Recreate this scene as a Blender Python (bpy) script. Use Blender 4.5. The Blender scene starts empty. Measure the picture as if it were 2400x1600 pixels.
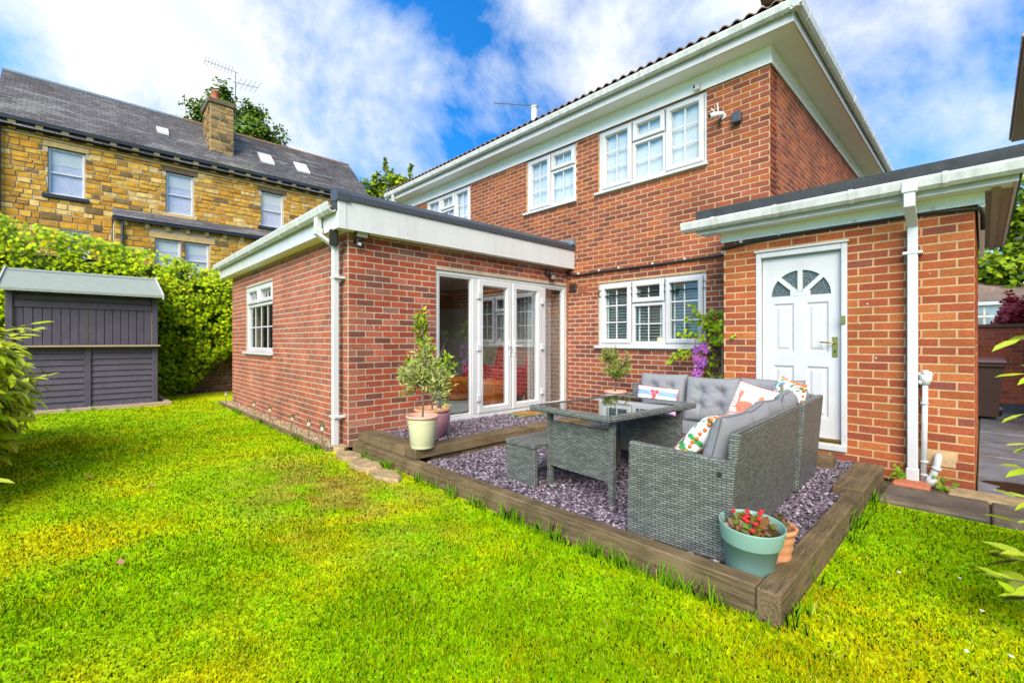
import bpy, math, random
import numpy as np
from mathutils import Vector, Matrix
rnd = random.Random(7)
nr = np.random.RandomState(11)
PI = math.pi
scene = bpy.context.scene
C = scene.collection

# ------------------------------------------------------------------ camera
cam_d = bpy.data.cameras.new("camera"); cam = bpy.data.objects.new("camera", cam_d); C.objects.link(cam)
cam.location = (0, 0, 1.25); cam.rotation_euler = (math.radians(90), 0, math.radians(46.17))
cam_d.sensor_width = 36; cam_d.lens = 15.9; cam_d.clip_start = 0.05; cam_d.clip_end = 2000
scene.camera = cam
# ------------------------------------------------------------------ world + sun
SUN_EL, SUN_AZ = math.radians(37), math.radians(-35)      # azimuth: direction the light comes from, measured from -Y towards +X
w = bpy.data.worlds.new("World"); scene.world = w; w.use_nodes = True
nt = w.node_tree; nt.nodes.clear()
def wn(t, **k):
    n = nt.nodes.new(t)
    for a, b in k.items(): setattr(n, a, b)
    return n
out = wn('ShaderNodeOutputWorld'); bg = wn('ShaderNodeBackground'); bg.inputs['Strength'].default_value = 0.125
sky = wn('ShaderNodeTexSky', sky_type='NISHITA'); sky.sun_disc = False; sky.sun_elevation = SUN_EL
sky.sun_rotation = math.radians(180) - SUN_AZ
sky.air_density = 1.0; sky.dust_density = 0.4; sky.ozone_density = 2.2
tc = wn('ShaderNodeTexCoord'); sep = wn('ShaderNodeSeparateXYZ'); nt.links.new(tc.outputs['Generated'], sep.inputs[0])
zz = wn('ShaderNodeMath', operation='MAXIMUM'); nt.links.new(sep.outputs['Z'], zz.inputs[0]); zz.inputs[1].default_value = 0.0
za = wn('ShaderNodeMath', operation='ADD'); nt.links.new(zz.outputs[0], za.inputs[0]); za.inputs[1].default_value = 0.32
dx = wn('ShaderNodeMath', operation='DIVIDE'); nt.links.new(sep.outputs['X'], dx.inputs[0]); nt.links.new(za.outputs[0], dx.inputs[1])
dy = wn('ShaderNodeMath', operation='DIVIDE'); nt.links.new(sep.outputs['Y'], dy.inputs[0]); nt.links.new(za.outputs[0], dy.inputs[1])
cmb = wn('ShaderNodeCombineXYZ'); nt.links.new(dx.outputs[0], cmb.inputs[0]); nt.links.new(dy.outputs[0], cmb.inputs[1])
mp = wn('ShaderNodeMapping'); nt.links.new(tc.outputs['Generated'], mp.inputs[0])
mp.inputs['Location'].default_value = (5.2, 4.4, 1.0); mp.inputs['Scale'].default_value = (1.0, 1.0, 1.0)
n1 = wn('ShaderNodeTexNoise'); n1.inputs['Scale'].default_value = 2.1; n1.inputs['Detail'].default_value = 9; n1.inputs['Roughness'].default_value = 0.6
n1.inputs['Distortion'].default_value = 0.25; nt.links.new(mp.outputs[0], n1.inputs['Vector'])
r1 = wn('ShaderNodeValToRGB'); r1.color_ramp.elements[0].position = 0.43; r1.color_ramp.elements[1].position = 0.60
r1.color_ramp.elements[0].color = (0.0, 0.0, 0.0, 1); r1.color_ramp.elements[1].color = (1, 1, 1, 1)
nt.links.new(n1.outputs['Fac'], r1.inputs[0])
n2 = wn('ShaderNodeTexNoise'); n2.inputs['Scale'].default_value = 4.5; n2.inputs['Detail'].default_value = 8; nt.links.new(mp.outputs[0], n2.inputs['Vector'])
r2 = wn('ShaderNodeValToRGB'); r2.color_ramp.elements[0].position = 0.3; r2.color_ramp.elements[1].position = 0.62
r2.color_ramp.elements[0].color = (2.3, 2.75, 3.25, 1); r2.color_ramp.elements[1].color = (3.4, 3.45, 3.55, 1)
nt.links.new(n2.outputs['Fac'], r2.inputs[0])
gain = wn('ShaderNodeMixRGB', blend_type='MULTIPLY'); gain.inputs[0].default_value = 1
nt.links.new(sky.outputs[0], gain.inputs[1]); gain.inputs[2].default_value = (0.07, 0.48, 0.84, 1)
mix = wn('ShaderNodeMixRGB'); nt.links.new(r1.outputs[0], mix.inputs[0]); nt.links.new(gain.outputs[0], mix.inputs[1]); nt.links.new(r2.outputs[0], mix.inputs[2])
nt.links.new(mix.outputs[0], bg.inputs['Color']); nt.links.new(bg.outputs[0], out.inputs['Surface'])
sd = bpy.data.lights.new("sun", 'SUN'); sd.energy = 2.7; sd.angle = math.radians(45); sd.color = (1.0, 0.93, 0.82)
sun = bpy.data.objects.new("sun", sd); C.objects.link(sun)
sdir = Vector((math.sin(-SUN_AZ) * math.cos(SUN_EL), -math.cos(SUN_AZ) * math.cos(SUN_EL), math.sin(SUN_EL)))
sun.rotation_euler = (-sdir).to_track_quat('-Z', 'Y').to_euler(); sun.location = (3, -6, 12)
vs = scene.view_settings; vs.view_transform = 'Standard'; vs.look = 'None'; vs.gamma = 1; vs.exposure = 1.4; vs.use_curve_mapping = False
scene.render.resolution_x = 1024; scene.render.resolution_y = 682
scene.cycles.max_bounces = 6; scene.cycles.transparent_max_bounces = 12

# ------------------------------------------------------------------ materials
MATS = {}
def _new(name):
    m = bpy.data.materials.new(name); m.use_nodes = True; MATS[name] = m
    return m, m.node_tree, m.node_tree.nodes['Principled BSDF']
def L(t, a, b): t.links.new(a, b)
def N(t, ty, **k):
    n = t.nodes.new(ty)
    for a, b in k.items():
        if a in n.inputs.keys(): n.inputs[a].default_value = b
        else: setattr(n, a, b)
    return n
def mat(name, col, rough=0.6, var=0.15, scale=8, bump=0.0, bscale=40, metal=0.0, spec=0.5, attr=False, stretch=(1, 1, 1), dirt=None, dscale=2.0, grime=0.0, wash=0.0):
    """plain procedural material: base colour (or vertex tint) broken up by noise, fine bump, optional wear stains"""
    m, t, b = _new(name)
    co = N(t, 'ShaderNodeTexCoord'); mpn = N(t, 'ShaderNodeMapping', Scale=stretch); L(t, co.outputs['Object'], mpn.inputs[0])
    no = N(t, 'ShaderNodeTexNoise', Scale=scale, Detail=6, Roughness=0.6); L(t, mpn.outputs[0], no.inputs['Vector'])
    mr = N(t, 'ShaderNodeMapRange'); mr.inputs['To Min'].default_value = 1 - var; mr.inputs['To Max'].default_value = 1 + var
    mr.inputs['From Min'].default_value = 0.25; mr.inputs['From Max'].default_value = 0.75
    L(t, no.outputs['Fac'], mr.inputs[0])
    mul = N(t, 'ShaderNodeMixRGB', blend_type='MULTIPLY'); mul.inputs[0].default_value = 1
    if attr:
        at = N(t, 'ShaderNodeAttribute', attribute_name='Col'); L(t, at.outputs['Color'], mul.inputs[1])
    else: mul.inputs[1].default_value = (*col, 1)
    L(t, mr.outputs[0], mul.inputs[2])
    last = mul.outputs[0]
    if dirt:
        nd = N(t, 'ShaderNodeTexNoise', Scale=dscale, Detail=8, Roughness=0.7); L(t, mpn.outputs[0], nd.inputs['Vector'])
        rp = N(t, 'ShaderNodeValToRGB'); rp.color_ramp.elements[0].position = 0.5; rp.color_ramp.elements[1].position = 0.72; L(t, nd.outputs['Fac'], rp.inputs[0])
        mx = N(t, 'ShaderNodeMixRGB'); L(t, rp.outputs[0], mx.inputs[0]); L(t, last, mx.inputs[1]); mx.inputs[2].default_value = (*dirt, 1); last = mx.outputs[0]
    if grime or wash:   # run-off streaks / patchy weathering in world space
        gp = N(t, 'ShaderNodeNewGeometry'); gm = N(t, 'ShaderNodeMapping', Scale=(6, 6, 0.7) if grime else (0.9, 0.9, 0.6)); L(t, gp.outputs['Position'], gm.inputs[0])
        gn = N(t, 'ShaderNodeTexNoise', Scale=2.0, Detail=7, Roughness=0.65); L(t, gm.outputs[0], gn.inputs['Vector'])
        gr_ = N(t, 'ShaderNodeMapRange'); gr_.inputs['From Min'].default_value = 0.42 if grime else 0.3; gr_.inputs['From Max'].default_value = 0.75 if grime else 0.7
        gr_.inputs['To Min'].default_value = 1.0 if grime else 1 - wash; gr_.inputs['To Max'].default_value = 1 - grime if grime else 1 + wash; L(t, gn.outputs['Fac'], gr_.inputs[0])
        gx = N(t, 'ShaderNodeMixRGB', blend_type='MULTIPLY'); gx.inputs[0].default_value = 1; L(t, last, gx.inputs[1]); L(t, gr_.outputs[0], gx.inputs[2]); last = gx.outputs[0]
    L(t, last, b.inputs['Base Color'])
    b.inputs['Roughness'].default_value = rough; b.inputs['Metallic'].default_value = metal; b.inputs['Specular IOR Level'].default_value = spec
    if bump:
        nb = N(t, 'ShaderNodeTexNoise', Scale=bscale, Detail=5); L(t, mpn.outputs[0], nb.inputs['Vector'])
        bp = N(t, 'ShaderNodeBump', Strength=bump, Distance=0.01); L(t, nb.outputs['Fac'], bp.inputs['Height']); L(t, bp.outputs[0], b.inputs['Normal'])
    return m
def leafmat(name, rough=0.45, trans=0.35, spec=0.4, upn=0.0):
    m, t, b = _new(name)
    at = N(t, 'ShaderNodeAttribute', attribute_name='Col')
    L(t, at.outputs['Color'], b.inputs['Base Color']); b.inputs['Roughness'].default_value = rough; b.inputs['Specular IOR Level'].default_value = spec
    tr = N(t, 'ShaderNodeBsdfTranslucent'); L(t, at.outputs['Color'], tr.inputs['Color'])
    if upn:      # soft turf shading: blades are lit mostly like the sward they form
        ge = N(t, 'ShaderNodeNewGeometry'); mv = N(t, 'ShaderNodeMixRGB'); mv.inputs[0].default_value = upn; L(t, ge.outputs['Normal'], mv.inputs[1]); mv.inputs[2].default_value = (0, 0, 1, 1)
        nn = N(t, 'ShaderNodeVectorMath', operation='NORMALIZE'); L(t, mv.outputs[0], nn.inputs[0]); L(t, nn.outputs[0], b.inputs['Normal'])
    ms = N(t, 'ShaderNodeMixShader'); ms.inputs[0].default_value = trans
    L(t, b.outputs[0], ms.inputs[1]); L(t, tr.outputs[0], ms.inputs[2]); L(t, ms.outputs[0], t.nodes['Material Output'].inputs['Surface'])
    return m
def glassmat(name, tint=(0.9, 0.95, 0.95), refl=0.12, rough=0.01):
    m, t, b = _new(name); t.nodes.remove(b)
    tr = N(t, 'ShaderNodeBsdfTransparent'); tr.inputs[0].default_value = (*tint, 1)
    gl = N(t, 'ShaderNodeBsdfGlossy'); gl.inputs['Roughness'].default_value = rough; gl.inputs[0].default_value = (0.95, 0.97, 1, 1)
    fr = N(t, 'ShaderNodeLayerWeight', Blend=0.5); pw = N(t, 'ShaderNodeMath', operation='POWER'); L(t, fr.outputs['Facing'], pw.inputs[0]); pw.inputs[1].default_value = 4.0
    ad = N(t, 'ShaderNodeMath', operation='MULTIPLY_ADD'); ad.use_clamp = True
    L(t, pw.outputs[0], ad.inputs[0]); ad.inputs[1].default_value = 0.9; ad.inputs[2].default_value = refl
    ms = N(t, 'ShaderNodeMixShader'); L(t, ad.outputs[0], ms.inputs[0]); L(t, tr.outputs[0], ms.inputs[1]); L(t, gl.outputs[0], ms.inputs[2])
    L(t, ms.outputs[0], t.nodes['Material Output'].inputs['Surface'])
    return m
def timbermat(name, axis, c1, c2, ring=55, green=None):
    """solid wood: growth rings round an axis give grain on the sides and rings on the ends"""
    m, t, b = _new(name)
    co = N(t, 'ShaderNodeTexCoord'); oi = N(t, 'ShaderNodeObjectInfo')
    sp = N(t, 'ShaderNodeSeparateXYZ'); L(t, co.outputs['Object'], sp.inputs[0])
    keep = {'X': ('Y', 'Z'), 'Y': ('X', 'Z'), 'Z': ('X', 'Y')}[axis]
    st = {'X': (1.2, 22, 22), 'Y': (22, 1.2, 22), 'Z': (22, 22, 1.2)}[axis]
    mpn = N(t, 'ShaderNodeMapping', Scale=st); L(t, co.outputs['Object'], mpn.inputs[0])
    dn = N(t, 'ShaderNodeTexNoise', Scale=1.5, Detail=5); L(t, mpn.outputs[0], dn.inputs['Vector'])
    cb = N(t, 'ShaderNodeCombineXYZ'); L(t, sp.outputs[keep[0]], cb.inputs[0]); L(t, sp.outputs[keep[1]], cb.inputs[1])
    ln = N(t, 'ShaderNodeVectorMath', operation='LENGTH'); L(t, cb.outputs[0], ln.inputs[0])
    ma = N(t, 'ShaderNodeMath', operation='MULTIPLY_ADD'); L(t, dn.outputs['Fac'], ma.inputs[0]); ma.inputs[1].default_value = 0.03; L(t, ln.outputs['Value'], ma.inputs[2])
    mm = N(t, 'ShaderNodeMath', operation='MULTIPLY'); L(t, ma.outputs[0], mm.inputs[0]); mm.inputs[1].default_value = ring * 6.28
    sn = N(t, 'ShaderNodeMath', operation='SINE'); L(t, mm.outputs[0], sn.inputs[0])
    fine = N(t, 'ShaderNodeTexNoise', Scale=7, Detail=8, Roughness=0.7); L(t, mpn.outputs[0], fine.inputs['Vector'])
    big = N(t, 'ShaderNodeTexNoise', Scale=3.0, Detail=6); L(t, co.outputs['Object'], big.inputs['Vector'])
    f1 = N(t, 'ShaderNodeMath', operation='MULTIPLY_ADD'); L(t, sn.outputs[0], f1.inputs[0]); f1.inputs[1].default_value = 0.06; L(t, fine.outputs['Fac'], f1.inputs[2])
    f2 = N(t, 'ShaderNodeMath', operation='MULTIPLY_ADD'); L(t, big.outputs['Fac'], f2.inputs[0]); f2.inputs[1].default_value = 0.7; L(t, f1.outputs[0], f2.inputs[2])
    rp = N(t, 'ShaderNodeValToRGB'); rp.color_ramp.elements[0].position = 0.55; rp.color_ramp.elements[1].position = 1.15 / 1.2
    rp.color_ramp.elements[0].color = (*c1, 1); rp.color_ramp.elements[1].color = (*c2, 1); L(t, f2.outputs[0], rp.inputs[0])
    last = rp.outputs[0]
    if green:
        g = N(t, 'ShaderNodeTexNoise', Scale=5, Detail=7); L(t, co.outputs['Object'], g.inputs['Vector'])
        gr = N(t, 'ShaderNodeValToRGB'); gr.color_ramp.elements[0].position = 0.5; gr.color_ramp.elements[1].position = 0.75
        gr.color_ramp.elements[1].color = (0.6, 0.6, 0.6, 1); L(t, g.outputs['Fac'], gr.inputs[0])
        mx = N(t, 'ShaderNodeMixRGB'); L(t, gr.outputs[0], mx.inputs[0]); L(t, last, mx.inputs[1]); mx.inputs[2].default_value = (*green, 1); last = mx.outputs[0]
    L(t, last, b.inputs['Base Color']); b.inputs['Roughness'].default_value = 0.85; b.inputs['Specular IOR Level'].default_value = 0.2
    bp = N(t, 'ShaderNodeBump', Strength=0.5, Distance=0.006); L(t, f1.outputs[0], bp.inputs['Height']); L(t, bp.outputs[0], b.inputs['Normal'])
    return m
def wickermat(name, rot=0.0):
    m, t, b = _new(name)
    co = N(t, 'ShaderNodeTexCoord'); sp = N(t, 'ShaderNodeSeparateXYZ'); L(t, co.outputs['Object'], sp.inputs[0])
    ge = N(t, 'ShaderNodeNewGeometry'); vt = N(t, 'ShaderNodeVectorTransform', vector_type='NORMAL', convert_from='WORLD', convert_to='OBJECT')
    L(t, ge.outputs['True Normal'], vt.inputs[0])
    ns = N(t, 'ShaderNodeSeparateXYZ'); L(t, vt.outputs[0], ns.inputs[0])
    ab = N(t, 'ShaderNodeMath', operation='ABSOLUTE'); L(t, ns.outputs['Z'], ab.inputs[0])
    up = N(t, 'ShaderNodeMath', operation='GREATER_THAN'); L(t, ab.outputs[0], up.inputs[0]); up.inputs[1].default_value = 0.7
    u = N(t, 'ShaderNodeMath', operation='ADD'); L(t, sp.outputs['X'], u.inputs[0]); L(t, sp.outputs['Y'], u.inputs[1])
    c1 = N(t, 'ShaderNodeCombineXYZ'); L(t, u.outputs[0], c1.inputs[0]); L(t, sp.outputs['Z'], c1.inputs[1])
    c2 = N(t, 'ShaderNodeCombineXYZ'); L(t, sp.outputs['Y'], c2.inputs[0]); L(t, sp.outputs['X'], c2.inputs[1])
    mv = N(t, 'ShaderNodeMixRGB'); L(t, up.outputs[0], mv.inputs[0]); L(t, c1.outputs[0], mv.inputs[1]); L(t, c2.outputs[0], mv.inputs[2])
    br = N(t, 'ShaderNodeTexBrick'); L(t, mv.outputs[0], br.inputs['Vector']); br.inputs['Scale'].default_value = 1.0
    br.inputs['Brick Width'].default_value = 0.046; br.inputs['Row Height'].default_value = 0.0135; br.inputs['Mortar Size'].default_value = 0.0024
    br.inputs['Mortar Smooth'].default_value = 0.6; br.offset = 0.5
    br.inputs['Color1'].default_value = (0.10, 0.107, 0.098, 1); br.inputs['Color2'].default_value = (0.185, 0.20, 0.18, 1); br.inputs['Mortar'].default_value = (0.028, 0.029, 0.029, 1)
    no = N(t, 'ShaderNodeTexNoise', Scale=9, Detail=4); L(t, co.outputs['Object'], no.inputs['Vector'])
    mr = N(t, 'ShaderNodeMapRange'); mr.inputs['To Min'].default_value = 0.7; mr.inputs['To Max'].default_value = 1.35; L(t, no.outputs['Fac'], mr.inputs[0])
    mul = N(t, 'ShaderNodeMixRGB', blend_type='MULTIPLY'); mul.inputs[0].default_value = 1; L(t, br.outputs['Color'], mul.inputs[1]); L(t, mr.outputs[0], mul.inputs[2])
    L(t, mul.outputs[0], b.inputs['Base Color']); b.inputs['Roughness'].default_value = 0.42; b.inputs['Specular IOR Level'].default_value = 0.5
    iv = N(t, 'ShaderNodeMath', operation='SUBTRACT'); iv.inputs[0].default_value = 1; L(t, br.outputs['Fac'], iv.inputs[1])
    bp = N(t, 'ShaderNodeBump', Strength=0.9, Distance=0.006); L(t, iv.outputs[0], bp.inputs['Height']); L(t, bp.outputs[0], b.inputs['Normal'])
    return m
M_BRICK = mat('brick_clay', (1, 1, 1), 0.9, 0.22, 38, 0.6, 90, spec=0.2, attr=True, wash=0.22)
M_MORT_G = mat('mortar_sandy', (0.46, 0.31, 0.16), 0.95, 0.2, 25, 0.3, 150, wash=0.2)
M_MORT_E = mat('mortar_pale', (0.45, 0.37, 0.27), 0.95, 0.2, 25, 0.3, 150, wash=0.2)
M_MORT_S = mat('mortar_stone', (0.44, 0.37, 0.25), 0.95, 0.2, 8, 0.3, 60)
M_STONE = mat('sandstone', (1, 1, 1), 0.92, 0.35, 7, 0.8, 14, spec=0.15, attr=True)
M_UPVC = mat('white_upvc', (0.575, 0.578, 0.58), 0.3, 0.04, 3, grime=0.10)
M_WPAINT = mat('white_paint', (0.53, 0.532, 0.533), 0.42, 0.06, 5, 0.08, 60, grime=0.07)
M_GUT = mat('gutter_plastic', (0.60, 0.605, 0.595), 0.38, 0.08, 6, dirt=(0.42, 0.43, 0.36), dscale=6, grime=0.3)
M_FRIEZE = mat('frieze_shade_lift', (0.84, 0.84, 0.83), 0.35, 0.04, 4, grime=0.08)  # white brightened in the colour itself to make up for the eave shade
M_SOFF = mat('soffit_board', (0.80, 0.80, 0.78), 0.5, 0.05, 3)  # board colour raised too, standing in for light the overhang blocks
M_BLACK = mat('black_plastic', (0.018, 0.019, 0.02), 0.4, 0.2, 10)
M_FELT = mat('roof_felt', (0.035, 0.04, 0.045), 0.85, 0.35, 12, 0.5, 120)
M_TRIM = mat('grey_edge_trim', (0.045, 0.052, 0.065), 0.45, 0.08, 6)
M_TILE = mat('roof_tile_clay', (0.13, 0.075, 0.05), 0.85, 0.4, 14, 0.5, 60)
M_LEAD = mat('lead_flashing', (0.16, 0.19, 0.23), 0.5, 0.15, 10, 0.2, 30)
M_TERRA = mat('terracotta', (0.42, 0.13, 0.06), 0.8, 0.12, 20)
M_BRASS = mat('brass', (0.55, 0.36, 0.10), 0.3, 0.2, 30, metal=1.0)
M_STEEL = mat('brushed_steel', (0.55, 0.55, 0.53), 0.3, 0.1, 40, metal=1.0)
M_ALU = mat('aerial_alloy', (0.10, 0.105, 0.11), 0.5, 0.15, 30, metal=0.3)
M_SLATE = mat('roof_slate', (1, 1, 1), 0.75, 0.35, 5, 0.3, 30, attr=True)
M_GLASS = glassmat('window_glass', (0.93, 0.96, 0.96), 0.05)
M_GLASSD = glassmat('door_glass', (0.90, 0.92, 0.92), 0.17)
M_GLASSU = glassmat('upper_glass', (0.95, 0.97, 0.97), 0.06)
M_OBSC = mat('obscure_glass', (0.05, 0.075, 0.075), 0.25, 0.7, 60, 0.8, 80, spec=0.8)
M_TTOP = glassmat('smoked_table_glass', (0.12, 0.11, 0.10), 0.08)
M_CURT = mat('net_curtain', (0.60, 0.62, 0.62), 0.9, 0.06, 6, stretch=(8, 8, 0.5))
M_BLIND = mat('blind_slat', (0.50, 0.58, 0.57), 0.5, 0.08, 4)
M_ROOM = mat('room_plaster', (0.36, 0.35, 0.33), 0.9, 0.05, 3)
M_ROOMD = mat('room_dark', (0.42, 0.41, 0.39), 0.9, 0.1, 3)
M_FLOORW = mat('laminate_floor', (0.22, 0.17, 0.13), 0.35, 0.25, 6, stretch=(6, 0.5, 1))
M_RUG = mat('rug_wool', (0.28, 0.34, 0.34), 0.95, 0.3, 25, 0.6, 120)
M_RED = mat('red_velvet', (0.42, 0.012, 0.03), 0.75, 0.15, 6)
M_ORANGE = mat('orange_leather', (0.62, 0.17, 0.012), 0.45, 0.12, 6)
M_PINE = mat('pine_leg', (0.55, 0.30, 0.08), 0.5, 0.1, 10)
M_SHED = mat('shed_paint', (0.064, 0.054, 0.080), 0.7, 0.22, 5, 0.4, 30, stretch=(1, 1, 1))
M_SHEDFELT = mat('green_roof_felt', (0.25, 0.29, 0.255), 0.95, 0.10, 10, 0.5, 200)
M_BARE = mat('bare_wood', (0.36, 0.27, 0.18), 0.8, 0.25, 8, 0.3, 40, stretch=(1, 0.2, 4))
M_SLX = timbermat('sleeper_wood_x', 'X', (0.024, 0.018, 0.010), (0.19, 0.132, 0.07), 45, (0.06, 0.05, 0.016))
M_SLY = timbermat('sleeper_wood_y', 'Y', (0.024, 0.018, 0.010), (0.19, 0.132, 0.07), 45, (0.06, 0.05, 0.016))
M_WICK = wickermat('grey_wicker')
M_CUSH = mat('grey_cushion', (0.205, 0.208, 0.218), 0.85, 0.06, 6, 0.15, 220)
M_PIPE = mat('cushion_piping', (0.10, 0.10, 0.11), 0.8, 0.1, 10)
M_PRINT = mat('printed_fabric', (1, 1, 1), 0.85, 0.05, 30, 0.1, 200, attr=True)
M_POM = mat('orange_wool', (0.75, 0.16, 0.015), 0.95, 0.2, 60)
M_CREAM = mat('cream_glaze', (0.58, 0.58, 0.36), 0.5, 0.05, 8)
M_CREAMRIM = mat('peach_rim', (0.62, 0.33, 0.24), 0.5, 0.08, 8)
M_PINK = mat('pink_glaze', (0.42, 0.20, 0.25), 0.45, 0.10, 6)
M_TERRIM = mat('tan_rim', (0.55, 0.27, 0.13), 0.6, 0.12, 10)
M_MINT = mat('mint_plastic', (0.19, 0.335, 0.285), 0.42, 0.05, 4)
M_SOIL = mat('potting_soil', (0.035, 0.022, 0.014), 0.95, 0.4, 30, 0.8, 60)
M_BARK = mat('bark', (0.14, 0.10, 0.065), 0.9, 0.3, 25, 0.6, 60)
M_LEAF = leafmat('leaf_green', 0.4, 0.30, 0.5, 0.5); M_LEAFG = leafmat('leaf_glossy', 0.3, 0.22, 0.5, 0.75); M_PETAL = leafmat('petal', 0.6, 0.4)
M_GRASS = leafmat('grass_blade', 0.9, 0.25, 0.0, 0.8)
M_CHIP = mat('slate_chip', (1, 1, 1), 0.6, 0.2, 30, attr=True)
M_GRAVBASE = mat('gravel_bed', (0.07, 0.055, 0.07), 0.9, 0.5, 40, 0.9, 60)
M_PEB = mat('pebble', (1, 1, 1), 0.75, 0.2, 30, attr=True)
M_PEBBASE = mat('pebble_bed', (0.22, 0.15, 0.08), 0.9, 0.5, 50, 0.9, 80)
M_FLAG = mat('flagstone_dark', (0.10, 0.078, 0.055), 0.75, 0.5, 5, 0.5, 30, dirt=(0.26, 0.19, 0.11), dscale=3)
M_YORK = mat('york_stone', (0.34, 0.24, 0.12), 0.85, 0.4, 9, 0.6, 25, dirt=(0.16, 0.15, 0.05), dscale=5)
M_WET = mat('wet_paving', (0.20, 0.21, 0.23), 0.22, 0.35, 3, 0.12, 20, dirt=(0.085, 0.06, 0.035), dscale=1.3)
M_WATER = mat('puddle_water', (0.035, 0.025, 0.015), 0.03, 0.2, 3)
M_EARTH = mat('earth', (0.09, 0.065, 0.035), 0.95, 0.4, 6, 0.5, 30)
M_FARGRASS = mat('far_grass', (0.12, 0.19, 0.03), 0.95, 0.3, 0.6)
M_BINB = mat('brown_bin_plastic', (0.05, 0.022, 0.015), 0.65, 0.15, 8)
M_COIR = mat('doormat', (1, 1, 1), 0.95, 0.25, 60, 0.9, 200, attr=True)
M_BIRDG = mat('led_panel', (0.36, 0.34, 0.26), 0.35, 0.5, 120)
M_REND = mat('pale_render', (0.72, 0.74, 0.74), 0.7, 0.05, 3)

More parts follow.
